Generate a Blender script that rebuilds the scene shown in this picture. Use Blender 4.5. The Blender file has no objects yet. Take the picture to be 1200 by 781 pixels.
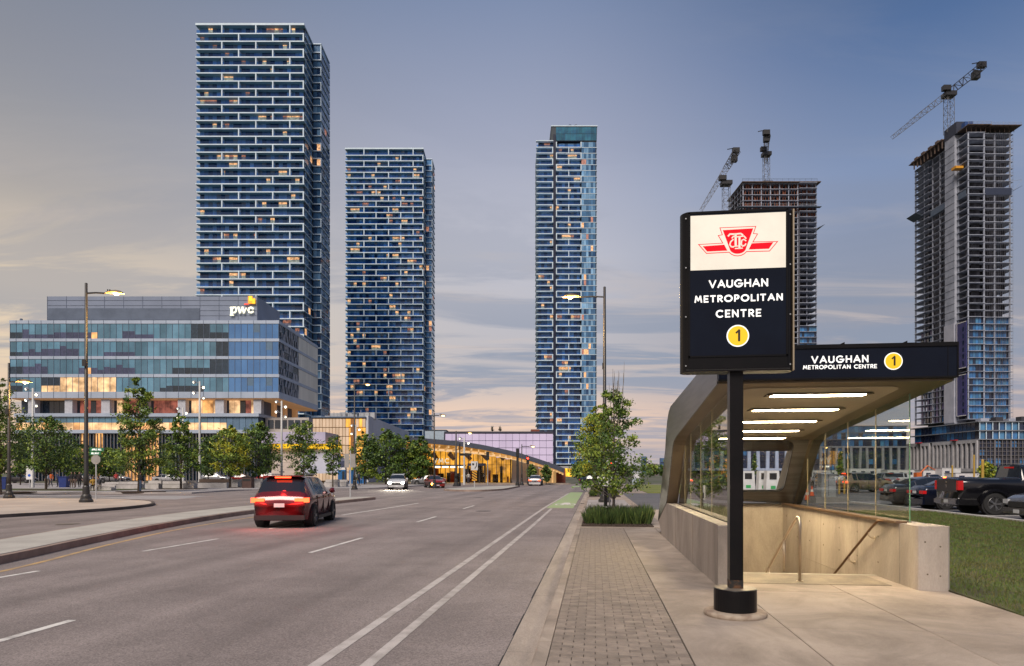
import bpy, bmesh, math, random
import numpy as np
from mathutils import Vector, Matrix
R = random.Random(11)
sin, cos, pi, rad = math.sin, math.cos, math.pi, math.radians
S = bpy.context.scene
COL = S.collection

# ------------------------------------------------------------ camera, sky, sun, exposure
YAW = rad(6.914)              # the camera looks a little left of the road's direction (+Y)
SA, CA = sin(YAW), cos(YAW)
cam = bpy.data.cameras.new("camera")
camo = bpy.data.objects.new("camera", cam)
COL.objects.link(camo)
camo.location = (0, 0, 1.6)
camo.rotation_euler = (pi / 2, 0, YAW)
cam.sensor_width = 36
cam.lens = 24
cam.shift_y = 0.1368
cam.clip_start = 0.1
cam.clip_end = 9000
S.camera = camo

S.view_settings.view_transform = 'Standard'
S.view_settings.look = 'None'
S.view_settings.gamma = 1
S.view_settings.exposure = 1.42
S.render.resolution_x, S.render.resolution_y = 1024, 666
try:
    S.cycles.max_bounces = 7
    S.cycles.transparent_max_bounces = 16
    S.cycles.caustics_reflective = False
    S.cycles.caustics_refractive = False
    S.cycles.sample_clamp_indirect = 4
    S.cycles.use_denoising = True
except Exception:
    pass

SUN_EL, SUN_AZ = rad(48), rad(192)       # high soft dusk light from behind the camera's left shoulder
W = bpy.data.worlds.new("World")
S.world = W
W.use_nodes = True
nt = W.node_tree
nt.nodes.clear()


def N(tree, t, **kw):
    n = tree.nodes.new(t)
    for k, v in kw.items():
        if k in ('operation', 'blend_type', 'sky_type', 'data_type', 'noise_dimensions', 'vector_type', 'feature'):
            setattr(n, k, v)
        else:
            n.inputs[k.replace('_', ' ')].default_value = v
    return n


def L(tree, a, b):
    tree.links.new(a, b)


def ramp(tree, stops, interp='LINEAR'):
    n = tree.nodes.new('ShaderNodeValToRGB')
    n.color_ramp.interpolation = interp
    e = n.color_ramp.elements
    while len(e) < len(stops):
        e.new(0.5)
    for i, (p, c) in enumerate(stops):
        e[i].position = p
        e[i].color = (c[0], c[1], c[2], 1) if len(c) == 3 else c
    return n


def build_world():
    tc = N(nt, 'ShaderNodeTexCoord')
    rot = N(nt, 'ShaderNodeVectorRotate')
    rot.inputs['Axis'].default_value = (0, 0, 1)
    rot.inputs['Angle'].default_value = -YAW
    L(nt, tc.outputs['Generated'], rot.inputs['Vector'])
    sep = N(nt, 'ShaderNodeSeparateXYZ')
    L(nt, rot.outputs[0], sep.inputs[0])
    # elevation colours on the warm (left) side and on the blue (right) side
    rl = ramp(nt, [(0.0, (.60, .45, .38)), (.05, (.70, .54, .43)), (.14, (.68, .59, .48)), (.22, (.64, .57, .47)),
                   (.33, (.385, .37, .365)), (.46, (.26, .27, .31)), (.58, (.165, .20, .27)), (1, (.12, .17, .27))])
    rm = ramp(nt, [(0.0, (.44, .44, .52)), (.03, (.56, .46, .44)), (.075, (.92, .64, .47)), (.13, (.56, .50, .49)), (.20, (.52, .50, .53)),
                   (.30, (.53, .53, .59)), (.45, (.36, .39, .51)), (.58, (.20, .26, .41)), (1, (.10, .16, .29))])
    rr = ramp(nt, [(0.0, (.40, .34, .36)), (.05, (.58, .44, .40)), (.14, (.36, .34, .38)), (.22, (.29, .31, .38)), (.37, (.215, .285, .45)),
                   (.50, (.085, .155, .32)), (.60, (.03, .085, .21)), (1, (.04, .10, .22))])
    for r in (rl, rm, rr):
        L(nt, sep.outputs['Z'], r.inputs[0])
    # the side: x/|xy|
    m1 = N(nt, 'ShaderNodeMapRange')
    m1.interpolation_type = 'SMOOTHSTEP'
    m1.inputs['From Min'].default_value = -.62
    m1.inputs['From Max'].default_value = .02
    L(nt, sep.outputs['X'], m1.inputs['Value'])
    m2 = N(nt, 'ShaderNodeMapRange')
    m2.interpolation_type = 'SMOOTHSTEP'
    m2.inputs['From Min'].default_value = .0
    m2.inputs['From Max'].default_value = .48
    L(nt, sep.outputs['X'], m2.inputs['Value'])
    a = N(nt, 'ShaderNodeMixRGB')
    L(nt, m1.outputs[0], a.inputs[0]); L(nt, rl.outputs[0], a.inputs[1]); L(nt, rm.outputs[0], a.inputs[2])
    b = N(nt, 'ShaderNodeMixRGB')
    L(nt, m2.outputs[0], b.inputs[0]); L(nt, a.outputs[0], b.inputs[1]); L(nt, rr.outputs[0], b.inputs[2])
    # cloud sheets, laid flat overhead so that they draw out into streaks near the horizon
    za = N(nt, 'ShaderNodeMath', operation='MAXIMUM'); L(nt, sep.outputs['Z'], za.inputs[0]); za.inputs[1].default_value = 0.0
    zb = N(nt, 'ShaderNodeMath', operation='ADD'); L(nt, za.outputs[0], zb.inputs[0]); zb.inputs[1].default_value = .07
    dx = N(nt, 'ShaderNodeMath', operation='DIVIDE'); L(nt, sep.outputs['X'], dx.inputs[0]); L(nt, zb.outputs[0], dx.inputs[1])
    dy = N(nt, 'ShaderNodeMath', operation='DIVIDE'); L(nt, sep.outputs['Y'], dy.inputs[0]); L(nt, zb.outputs[0], dy.inputs[1])
    cb = N(nt, 'ShaderNodeCombineXYZ'); L(nt, dx.outputs[0], cb.inputs[0]); L(nt, dy.outputs[0], cb.inputs[1])
    mp = N(nt, 'ShaderNodeMapping'); mp.inputs['Scale'].default_value = (.42, 1.0, 1); mp.inputs['Rotation'].default_value = (0, 0, rad(12))
    L(nt, cb.outputs[0], mp.inputs['Vector'])
    n1 = N(nt, 'ShaderNodeTexNoise', Scale=1.25, Detail=12.0, Roughness=.62, Distortion=.7)
    L(nt, mp.outputs[0], n1.inputs['Vector'])
    c1 = ramp(nt, [(.45, (0, 0, 0)), (.58, (1, 1, 1))], 'EASE')
    L(nt, n1.outputs['Fac'], c1.inputs[0])
    low = ramp(nt, [(0, (.45, .45, .45)), (.05, (.85, .85, .85)), (.17, (.9, .9, .9)), (.26, (.50, .50, .50)), (.38, (.14, .14, .14)), (.6, (.04, .04, .04))])
    L(nt, sep.outputs['Z'], low.inputs[0])
    f1 = N(nt, 'ShaderNodeMath', operation='MULTIPLY'); L(nt, c1.outputs[0], f1.inputs[0]); L(nt, low.outputs[0], f1.inputs[1])
    f1b = N(nt, 'ShaderNodeMath', operation='MULTIPLY'); L(nt, f1.outputs[0], f1b.inputs[0]); f1b.inputs[1].default_value = .85
    dark = ramp(nt, [(0, (.33, .33, .42)), (.15, (.25, .30, .40)), (.4, (.24, .27, .36))])
    L(nt, sep.outputs['Z'], dark.inputs[0])
    c = N(nt, 'ShaderNodeMixRGB'); L(nt, f1b.outputs[0], c.inputs[0]); L(nt, b.outputs[0], c.inputs[1]); L(nt, dark.outputs[0], c.inputs[2])
    # light lit veils
    n2 = N(nt, 'ShaderNodeTexNoise', Scale=2.0, Detail=12.0, Roughness=.64, Distortion=.9)
    mp2 = N(nt, 'ShaderNodeMapping'); mp2.inputs['Location'].default_value = (7, 3, 0); mp2.inputs['Scale'].default_value = (.33, 1.2, 1)
    L(nt, cb.outputs[0], mp2.inputs['Vector']); L(nt, mp2.outputs[0], n2.inputs['Vector'])
    c2 = ramp(nt, [(.50, (0, 0, 0)), (.68, (1, 1, 1))], 'EASE')
    L(nt, n2.outputs['Fac'], c2.inputs[0])
    f2 = N(nt, 'ShaderNodeMath', operation='MULTIPLY'); L(nt, c2.outputs[0], f2.inputs[0]); L(nt, low.outputs[0], f2.inputs[1])
    f2b = N(nt, 'ShaderNodeMath', operation='MULTIPLY'); L(nt, f2.outputs[0], f2b.inputs[0]); f2b.inputs[1].default_value = .62
    lite = ramp(nt, [(0, (.80, .57, .42)), (.12, (.72, .57, .48)), (.4, (.46, .45, .46))])
    L(nt, sep.outputs['Z'], lite.inputs[0])
    d = N(nt, 'ShaderNodeMixRGB'); L(nt, f2b.outputs[0], d.inputs[0]); L(nt, c.outputs[0], d.inputs[1]); L(nt, lite.outputs[0], d.inputs[2])
    wz = ramp(nt, [(0, (1, 1, 1)), (.22, (1, 1, 1)), (.42, (0, 0, 0))]); L(nt, sep.outputs['Z'], wz.inputs[0])
    wi = N(nt, 'ShaderNodeMath', operation='SUBTRACT'); wi.inputs[0].default_value = 1.0; L(nt, m1.outputs[0], wi.inputs[1])
    wf = N(nt, 'ShaderNodeMath', operation='MULTIPLY'); L(nt, wi.outputs[0], wf.inputs[0]); L(nt, wz.outputs[0], wf.inputs[1])
    wm = N(nt, 'ShaderNodeMixRGB', blend_type='MULTIPLY'); L(nt, wf.outputs[0], wm.inputs[0]); L(nt, d.outputs[0], wm.inputs[1]); wm.inputs[2].default_value = (1.17, 1.07, .95, 1)
    d = wm
    sc = N(nt, 'ShaderNodeVectorMath', operation='SCALE'); L(nt, d.outputs[0], sc.inputs[0])
    sc.inputs['Scale'].default_value = 10.0 / (2 ** S.view_settings.exposure)
    sky = N(nt, 'ShaderNodeTexSky', sky_type='NISHITA')
    sky.sun_disc = False
    sky.sun_elevation = SUN_EL
    sky.sun_rotation = SUN_AZ
    mix = N(nt, 'ShaderNodeMixRGB'); mix.inputs[0].default_value = .02
    L(nt, sc.outputs[0], mix.inputs[1]); L(nt, sky.outputs[0], mix.inputs[2])
    bg = N(nt, 'ShaderNodeBackground'); bg.inputs['Strength'].default_value = .1
    out = N(nt, 'ShaderNodeOutputWorld')
    L(nt, mix.outputs[0], bg.inputs['Color']); L(nt, bg.outputs[0], out.inputs['Surface'])


build_world()
sl = bpy.data.lights.new("sun", 'SUN')
sl.energy = 1.5
sl.angle = rad(28)
sl.color = (1.0, .88, .76)
so = bpy.data.objects.new("sun", sl)
COL.objects.link(so)
_d = Vector((sin(SUN_AZ) * cos(SUN_EL), cos(SUN_AZ) * cos(SUN_EL), sin(SUN_EL)))
so.rotation_euler = _d.to_track_quat('Z', 'Y').to_euler()
so.location = (0, -5, 40)


# ------------------------------------------------------------ helpers
MATS = {}


def M(name, c=(.5, .5, .5), rough=.75, metal=0.0, c2=None, vs=2.0, lo=.40, hi=.62, bump=0.0, bs=30.0, rv=0.0, spec=.5,
      coat=0.0, stain=0.0, em=None, es=0.0, ev=0.0, fine=0.0, fs=120.0, stretch=None, samp=True):
    """a procedural material: two-tone noise, fine speckle, bump and a shade that differs between objects"""
    if name in MATS:
        return MATS[name]
    m = bpy.data.materials.new(name)
    m.use_nodes = True
    t = m.node_tree
    t.nodes.clear()
    out = N(t, 'ShaderNodeOutputMaterial')
    p = N(t, 'ShaderNodeBsdfPrincipled')
    p.inputs['Roughness'].default_value = rough
    p.inputs['Metallic'].default_value = metal
    p.inputs['Specular IOR Level'].default_value = spec
    p.inputs['Coat Weight'].default_value = coat
    p.inputs['Coat Roughness'].default_value = .06
    L(t, p.outputs[0], out.inputs['Surface'])
    g = N(t, 'ShaderNodeNewGeometry')
    vec = g.outputs['Position']
    if stretch:
        mp = N(t, 'ShaderNodeMapping'); mp.inputs['Scale'].default_value = stretch
        L(t, vec, mp.inputs['Vector']); vec = mp.outputs[0]
    c2 = c2 or tuple(x * .86 for x in c)
    n = N(t, 'ShaderNodeTexNoise', Scale=vs, Detail=6.0, Roughness=.6)
    L(t, vec, n.inputs['Vector'])
    rp = ramp(t, [(lo, c), (hi, c2)])
    L(t, n.outputs['Fac'], rp.inputs[0])
    col = rp.outputs[0]
    if fine:
        nf = N(t, 'ShaderNodeTexNoise', Scale=fs, Detail=3.0, Roughness=.7)
        L(t, vec, nf.inputs['Vector'])
        mr = N(t, 'ShaderNodeMapRange')
        mr.inputs['From Min'].default_value = .3; mr.inputs['From Max'].default_value = .7
        mr.inputs['To Min'].default_value = 1 - fine; mr.inputs['To Max'].default_value = 1 + fine
        L(t, nf.outputs['Fac'], mr.inputs['Value'])
        vm = N(t, 'ShaderNodeVectorMath', operation='SCALE')
        L(t, col, vm.inputs[0]); L(t, mr.outputs[0], vm.inputs['Scale'])
        col = vm.outputs[0]
    if stain:
        ns = N(t, 'ShaderNodeTexNoise', Scale=.7, Detail=9.0, Roughness=.72, Distortion=.9)
        L(t, vec, ns.inputs['Vector'])
        mr = N(t, 'ShaderNodeMapRange')
        mr.inputs['From Min'].default_value = .42; mr.inputs['From Max'].default_value = .60
        mr.inputs['To Min'].default_value = 1 + stain * .35; mr.inputs['To Max'].default_value = 1 - stain
        L(t, ns.outputs['Fac'], mr.inputs['Value'])
        vm = N(t, 'ShaderNodeVectorMath', operation='SCALE')
        L(t, col, vm.inputs[0]); L(t, mr.outputs[0], vm.inputs['Scale'])
        col = vm.outputs[0]
    if rv:
        oi = N(t, 'ShaderNodeObjectInfo')
        mr = N(t, 'ShaderNodeMapRange')
        mr.inputs['To Min'].default_value = 1 - rv; mr.inputs['To Max'].default_value = 1 + rv
        L(t, oi.outputs['Random'], mr.inputs['Value'])
        vm = N(t, 'ShaderNodeVectorMath', operation='SCALE')
        L(t, col, vm.inputs[0]); L(t, mr.outputs[0], vm.inputs['Scale'])
        col = vm.outputs[0]
    L(t, col, p.inputs['Base Color'])
    if bump:
        nb = N(t, 'ShaderNodeTexNoise', Scale=bs, Detail=5.0, Roughness=.65)
        L(t, vec, nb.inputs['Vector'])
        bp = N(t, 'ShaderNodeBump'); bp.inputs['Strength'].default_value = bump; bp.inputs['Distance'].default_value = .02
        L(t, nb.outputs['Fac'], bp.inputs['Height']); L(t, bp.outputs[0], p.inputs['Normal'])
    if em:
        p.inputs['Emission Color'].default_value = (*em, 1)
        p.inputs['Emission Strength'].default_value = es
        if ev:
            ne = N(t, 'ShaderNodeTexNoise', Scale=ev, Detail=3.0, Roughness=.6)
            L(t, vec, ne.inputs['Vector'])
            mr = N(t, 'ShaderNodeMapRange')
            mr.inputs['From Min'].default_value = .35; mr.inputs['From Max'].default_value = .65
            mr.inputs['To Min'].default_value = es * .25; mr.inputs['To Max'].default_value = es * 1.5
            L(t, ne.outputs['Fac'], mr.inputs['Value']); L(t, mr.outputs[0], p.inputs['Emission Strength'])
        if not samp:
            m.cycles.emission_sampling = 'NONE'
    MATS[name] = m
    return m


def GLASS(name, tint=(.9, .95, .93), refl=1.0, rough=.0, ior=1.5):
    """a thin clear pane: see-through with a mirror share that grows at grazing angles"""
    if name in MATS:
        return MATS[name]
    m = bpy.data.materials.new(name)
    m.use_nodes = True
    t = m.node_tree
    t.nodes.clear()
    out = N(t, 'ShaderNodeOutputMaterial')
    tr = N(t, 'ShaderNodeBsdfTransparent'); tr.inputs[0].default_value = (*tint, 1)
    gl = N(t, 'ShaderNodeBsdfGlossy'); gl.inputs['Roughness'].default_value = rough
    lw = N(t, 'ShaderNodeLayerWeight'); lw.inputs['Blend'].default_value = .5
    pw = N(t, 'ShaderNodeMath', operation='POWER'); pw.inputs[1].default_value = 4.6
    L(t, lw.outputs['Facing'], pw.inputs[0])
    mu = N(t, 'ShaderNodeMath', operation='MULTIPLY_ADD'); mu.inputs[1].default_value = .85 * refl; mu.inputs[2].default_value = .045 * refl
    mu.use_clamp = True
    L(t, pw.outputs[0], mu.inputs[0])
    mx = N(t, 'ShaderNodeMixShader')
    L(t, mu.outputs[0], mx.inputs[0]); L(t, tr.outputs[0], mx.inputs[1]); L(t, gl.outputs[0], mx.inputs[2])
    L(t, mx.outputs[0], out.inputs['Surface'])
    MATS[name] = m
    return m


class B:
    """collects shapes, then links them as ONE mesh object"""

    def __init__(s):
        s.v, s.f, s.m = [], [], []

    def add(s, vs, fs, mi=0):
        o = len(s.v)
        s.v += [tuple(p) for p in vs]
        s.f += [tuple(i + o for i in f) for f in fs]
        s.m += [mi] * len(fs)
        return s

    def box(s, x0, x1, y0, y1, z0, z1, mi=0):
        return s.add([(x0, y0, z0), (x1, y0, z0), (x1, y1, z0), (x0, y1, z0), (x0, y0, z1), (x1, y0, z1), (x1, y1, z1), (x0, y1, z1)],
                     [(0, 3, 2, 1), (4, 5, 6, 7), (0, 1, 5, 4), (1, 2, 6, 5), (2, 3, 7, 6), (3, 0, 4, 7)], mi)

    def prism(s, pts, vec, mi=0):
        """polygon of 3-D points pushed along vec"""
        n = len(pts)
        vx = Vector(vec)
        a = [Vector(p) for p in pts]
        return s.add(a + [p + vx for p in a], [tuple(range(n - 1, -1, -1)), tuple(range(n, 2 * n))] +
                     [(i, (i + 1) % n, (i + 1) % n + n, i + n) for i in range(n)], mi)

    def flat(s, pts, z0, z1, mi=0):
        """counter-clockwise ground polygon with a thickness"""
        return s.prism([(x, y, z0) for x, y in pts], (0, 0, z1 - z0), mi)

    def tube(s, p0, p1, r0, r1=None, n=8, mi=0, cap=True):
        r1 = r0 if r1 is None else r1
        p0, p1 = Vector(p0), Vector(p1)
        d = (p1 - p0).normalized()
        u = d.orthogonal().normalized(); w = d.cross(u)
        vs = []
        for p, r in ((p0, r0), (p1, r1)):
            for i in range(n):
                a = 2 * pi * i / n
                vs.append(p + u * (r * cos(a)) + w * (r * sin(a)))
        fs = [(i, (i + 1) % n, (i + 1) % n + n, i + n) for i in range(n)]
        if cap:
            fs += [tuple(range(n - 1, -1, -1)), tuple(range(n, 2 * n))]
        return s.add(vs, fs, mi)

    def path(s, pts, rs, n=8, mi=0):
        """one continuous tube through pts"""
        pts = [Vector(p) for p in pts]
        if not isinstance(rs, (list, tuple)):
            rs = [rs] * len(pts)
        vs = []
        u = None
        for k, p in enumerate(pts):
            d = (pts[min(k + 1, len(pts) - 1)] - pts[max(k - 1, 0)]).normalized()
            u = d.orthogonal().normalized() if u is None else (u - d * u.dot(d)).normalized()
            w = d.cross(u)
            for i in range(n):
                a = 2 * pi * i / n
                vs.append(p + u * (rs[k] * cos(a)) + w * (rs[k] * sin(a)))
        fs = []
        for k in range(len(pts) - 1):
            for i in range(n):
                fs.append((k * n + i, k * n + (i + 1) % n, (k + 1) * n + (i + 1) % n, (k + 1) * n + i))
        fs += [tuple(range(n - 1, -1, -1)), tuple((len(pts) - 1) * n + i for i in range(n))]
        return s.add(vs, fs, mi)

    def lathe(s, prof, c=(0, 0, 0), n=16, mi=0, ax=None, cap=True):
        """profile of (radius, height) spun about an axis through c"""
        q = Vector(ax or (0, 0, 1)).normalized().to_track_quat('Z', 'Y')
        vs = []
        for r, z in prof:
            for i in range(n):
                a = 2 * pi * i / n
                vs.append(Vector(c) + q @ Vector((r * cos(a), r * sin(a), z)))
        fs = [(k * n + i, k * n + (i + 1) % n, (k + 1) * n + (i + 1) % n, (k + 1) * n + i) for k in range(len(prof) - 1) for i in range(n)]
        if cap:
            fs += [tuple(range(n - 1, -1, -1)), tuple((len(prof) - 1) * n + i for i in range(n))]
        return s.add(vs, fs, mi)

    def clean(s):
        used = sorted({i for f in s.f for i in f}); k = {o: n for n, o in enumerate(used)}
        s.v = [s.v[i] for i in used]; s.f = [tuple(k[i] for i in f) for f in s.f]
        return s

    def mesh(s, name, mats, smooth=False):
        me = bpy.data.meshes.new(name)
        me.from_pydata([tuple(v) for v in s.v], [], s.f)
        for mt in (mats if isinstance(mats, (list, tuple)) else [mats]):
            me.materials.append(mt)
        if any(s.m):
            me.polygons.foreach_set('material_index', s.m)
        if smooth:
            me.polygons.foreach_set('use_smooth', [True] * len(s.f))
        me.update()
        return me

    def obj(s, name, mats, parent=None, smooth=False, **props):
        return put(name, s.mesh(name, mats, smooth), parent, **props)


def put(name, data, parent=None, loc=None, rz=None, **props):
    o = bpy.data.objects.new(name, data)
    COL.objects.link(o)
    o.parent = parent
    if loc is not None:
        o.location = loc
    if rz is not None:
        o.rotation_euler = (0, 0, rz) if not isinstance(rz, tuple) else rz
    for k, v in props.items():
        o[k] = v
    return o


def thing(name, label, cat, loc=(0, 0, 0), rz=0, group=None):
    o = put(name, None, None, loc, rz, label=label, category=cat)
    if group:
        o['group'] = group
    return o


def cw(r, d, z=0.0):
    """a place given as metres right of and ahead of the camera's own heading (the buildings stand square to it)"""
    return (r * CA - d * SA, r * SA + d * CA, z)


def at(px, d, z=0.0):
    return cw((px - 600) / 800 * d, d, z)


def gp(px, py, z=0.0):
    """ground point seen at photo pixel px, py, for ground at height z"""
    return at(px, (1.6 - z) * 800 / (py - 554.6), z)


def copy_thing(o):
    c = o.copy(); COL.objects.link(c)
    for ch in o.children:
        k = ch.copy(); COL.objects.link(k); k.parent = c
        for g in ch.children:
            q = g.copy(); COL.objects.link(q); q.parent = k
    return c


# ------------------------------------------------------------ lettering (stroke capitals, geometric sans)
def arc(cx, cy, rx, ry, a0, a1, n=14):
    return [(cx + rx * cos(rad(a0 + (a1 - a0) * i / n)), cy + ry * sin(rad(a0 + (a1 - a0) * i / n))) for i in range(n + 1)]


GLY = {
    'V': (.74, [[(.0, 1), (.37, 0)], [(.37, 0), (.74, 1)]]),
    'A': (.78, [[(.0, 0), (.39, 1)], [(.39, 1), (.78, 0)], [(.13, .30), (.65, .30)]]),
    'U': (.62, [[(0, 1)] + arc(.31, .31, .31, .31, 180, 360) + [(.62, 1)]]),
    'G': (.94, [arc(.47, .5, .45, .5, 48, 355, 20), [(.48, .46), (.94, .46)]]),
    'H': (.62, [[(0, 0), (0, 1)], [(.62, 0), (.62, 1)], [(0, .5), (.62, .5)]]),
    'N': (.64, [[(0, 0), (0, 1)], [(0, 1), (.64, 0)], [(.64, 0), (.64, 1)]]),
    'M': (.86, [[(0, 0), (.14, 1)], [(.14, 1), (.43, .28)], [(.43, .28), (.72, 1)], [(.72, 1), (.86, 0)]]),
    'E': (.46, [[(0, 0), (0, 1)], [(0, 1), (.48, 1)], [(0, .5), (.42, .5)], [(0, 0), (.48, 0)]]),
    'T': (.60, [[(.30, 0), (.30, 1)], [(0, 1), (.60, 1)]]),
    'R': (.52, [[(0, 0), (0, 1)], [(0, 1), (.24, 1)] + arc(.24, .73, .26, .27, 90, -90, 10) + [(0, .46)], [(.2, .46), (.54, 0)]]),
    'O': (.94, [arc(.47, .5, .47, .5, 0, 360, 26)]),
    'P': (.50, [[(0, 0), (0, 1)], [(0, 1), (.24, 1)] + arc(.24, .71, .27, .29, 90, -90, 10) + [(0, .42)]]),
    'L': (.44, [[(0, 1), (0, 0)], [(0, 0), (.46, 0)]]),
    'I': (.0, [[(0, 0), (0, 1)]]),
    'C': (.78, [arc(.47, .5, .45, .5, 48, 312, 20)]),
    'W': (1.0, [[(0, 1), (.25, 0)], [(.25, 0), (.5, 1)], [(.5, 1), (.75, 0)], [(.75, 0), (1, 1)]]),
    'Y': (.66, [[(0, 1), (.33, .5)], [(.66, 1), (.33, .5)], [(.33, .5), (.33, 0)]]),
    '1': (.26, [[(0, .76), (.26, 1)], [(.26, 1), (.26, 0)]]),
    ' ': (.28, []),
}


def stroke(b, pts, t, O, X, Y, nrm, dep, mi=0, e=.5):
    """flat bar strokes along a polyline in the plane O + x X + y Y, raised by dep along nrm"""
    O, X, Y, nrm = Vector(O), Vector(X), Vector(Y), Vector(nrm)
    for (x0, y0), (x1, y1) in zip(pts, pts[1:]):
        dx, dy = x1 - x0, y1 - y0
        l = math.hypot(dx, dy) or 1e-6
        ux, uy = dx / l, dy / l
        ex = t * e * (.55 if len(pts) > 3 else .8)
        ax, ay, bx, by = x0 - ux * ex, y0 - uy * ex, x1 + ux * ex, y1 + uy * ex
        q = [(ax - uy * t / 2, ay + ux * t / 2), (ax + uy * t / 2, ay - ux * t / 2), (bx + uy * t / 2, by - ux * t / 2), (bx - uy * t / 2, by + ux * t / 2)]
        b.prism([O + X * p + Y * r for p, r in q], nrm * dep, mi)


def lettering(b, text, h, t, gap, center, X, Y, nrm, dep=.006, mi=0, wid=1.0):
    tot = sum(GLY[c][0] * h * wid for c in text) + gap * (len(text) - 1)
    X, Y = Vector(X), Vector(Y)
    x = -tot / 2
    for c in text:
        w, st = GLY[c]
        for pl in st:
            stroke(b, [(x + px * h * wid, (py - .5) * (h - t) + 0) for px, py in pl], t, center, X, Y, nrm, dep, mi)
        x += w * h * wid + gap


# ------------------------------------------------------------ materials
ASPHALT = M('asphalt', (.232, .196, .187), .82, c2=(.192, .161, .154), vs=.35, bump=.5, bs=160, fine=.50, fs=55, stain=.10)
def _wheel_tracks():
    t = ASPHALT.node_tree
    p = [n for n in t.nodes if n.type == 'BSDF_PRINCIPLED'][0]
    src = p.inputs['Base Color'].links[0].from_socket
    g = N(t, 'ShaderNodeNewGeometry')
    mp = N(t, 'ShaderNodeMapping'); mp.inputs['Scale'].default_value = (.9, .03, 1)
    L(t, g.outputs['Position'], mp.inputs['Vector'])
    n = N(t, 'ShaderNodeTexNoise', Scale=1.0, Detail=4.0); L(t, mp.outputs[0], n.inputs['Vector'])
    mr = N(t, 'ShaderNodeMapRange'); mr.inputs['From Min'].default_value = .35; mr.inputs['From Max'].default_value = .65
    mr.inputs['To Min'].default_value = .82; mr.inputs['To Max'].default_value = 1.15
    L(t, n.outputs['Fac'], mr.inputs['Value'])
    vm = N(t, 'ShaderNodeVectorMath', operation='SCALE'); L(t, src, vm.inputs[0]); L(t, mr.outputs[0], vm.inputs['Scale'])
    L(t, vm.outputs[0], p.inputs['Base Color'])
_wheel_tracks()
LOT = M('lot_asphalt', (.12, .118, .125), .85, c2=(.095, .093, .10), vs=.5, bump=.3, bs=120, fine=.2, fs=60)
CONC = M('concrete', (.33, .272, .225), .85, c2=(.245, .198, .162), vs=.9, lo=.38, hi=.66, bump=.25, bs=60, fine=.13, fs=90, rv=.08, stain=.24)
CONCD = M('concrete_grey', (.30, .28, .27), .85, c2=(.22, .205, .20), vs=1.2, bump=.25, bs=60, fine=.12, fs=90)
GUTTER = M('gutter_concrete', (.38, .32, .27), .85, c2=(.28, .235, .20), vs=1.6, bump=.25, bs=60, fine=.14, fs=80, stain=.2, stretch=(1, .25, 1))
WALLC = M('cast_concrete', (.40, .35, .305), .8, c2=(.31, .265, .23), vs=1.4, lo=.35, hi=.7, bump=.28, bs=26, fine=.08, fs=70, stretch=(1, 1, .35), stain=.22)
PAVER = M('paver_clay', (.245, .20, .165), .85, c2=(.185, .15, .125), vs=6, bump=.3, bs=90, fine=.15, fs=160, rv=.16)
SAND = M('joint_sand', (.045, .04, .038), .95)
PAINTW = M('road_paint', (.62, .60, .57), .7, c2=(.30, .28, .27), vs=4, lo=.48, hi=.70, fine=.12, fs=60)
PAINTWW = M('worn_paint', (.46, .42, .40), .7, c2=(.29, .26, .24), vs=3.2, lo=.42, hi=.66, fine=.15, fs=60)
PAINTY = M('yellow_paint', (.46, .30, .13), .7, c2=(.26, .19, .13), vs=3, lo=.45, hi=.68, fine=.12)
PAINTG = M('green_paint', (.27, .38, .17), .7, c2=(.30, .33, .20), vs=1.2, fine=.15)
GRASS = M('lawn_base', (.055, .075, .018), .95, c2=(.06, .052, .025), vs=1.1, bump=.5, bs=40, fine=.3, fs=50)
BLADE = M('grass_blade', (.080, .120, .022), .8, c2=(.085, .085, .026), vs=1.0, lo=.46, hi=.64)
SOIL = M('soil', (.035, .022, .016), .95, c2=(.06, .04, .028), vs=18, bump=.8, bs=30)
EARTH = M('far_ground', (.10, .095, .075), .95, c2=(.06, .075, .035), vs=.02, fine=.2, fs=.6)
BLACK = M('black_metal', (.007, .007, .008), .3, c2=(.010, .009, .010), spec=.14)
BLACKM = M('black_matte', (.012, .012, .013), .7)
PANEL = M('sign_panel', (.006, .008, .016), .25, c2=(.007, .010, .020), spec=.14)
STEEL = M('brushed_steel', (.215, .21, .215), .32, metal=.9, c2=(.165, .16, .165), vs=1.0, bump=.05, bs=60, stretch=(1, 1, 14))
BRONZE = M('bronze_panel', (.21, .165, .12), .42, metal=.55, c2=(.17, .135, .10), vs=.8)
RAIL = M('rail_steel', (.50, .42, .34), .3, metal=.95)
SOFFIT = M('soffit_panel', (.42, .38, .31), .7, c2=(.38, .345, .285), vs=1.2, spec=.2)
WHITEP = M('white_paint', (.72, .71, .70), .5)
GALV = M('galvanised', (.42, .43, .45), .5, metal=.5)
DARKPOLE = M('dark_pole', (.028, .026, .026), .45, c2=(.02, .019, .019))
WOODC = M('wood_soffit', (.42, .22, .09), .6, c2=(.34, .17, .07), vs=.4, em=(1, .52, .20), es=.10, samp=False)
PANE = GLASS('clear_pane', (.90, .94, .91), 1.25)
PANEEDGE = M('pane_edge', (.12, .28, .16), .2, spec=.8)
TYRE = M('tyre', (.014, .014, .015), .8)
RIM = M('wheel_rim', (.28, .28, .29), .35, metal=.8)
CARGLASS = M('car_glass', (.012, .015, .020), .06, spec=.9)
# ------------------------------------------------------------ ground, road, kerbs
def struct(b, name, mats, parent=None, **k):
    return b.obj(name, mats, parent, **({} if parent else {'kind': 'structure'}), **k)


HX0, HX1, HY0, HY1 = 2.05, 4.36, 11.35, 16.6      # the stair opening
RZ = -.12                                          # road level; pavements are at 0

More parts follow.
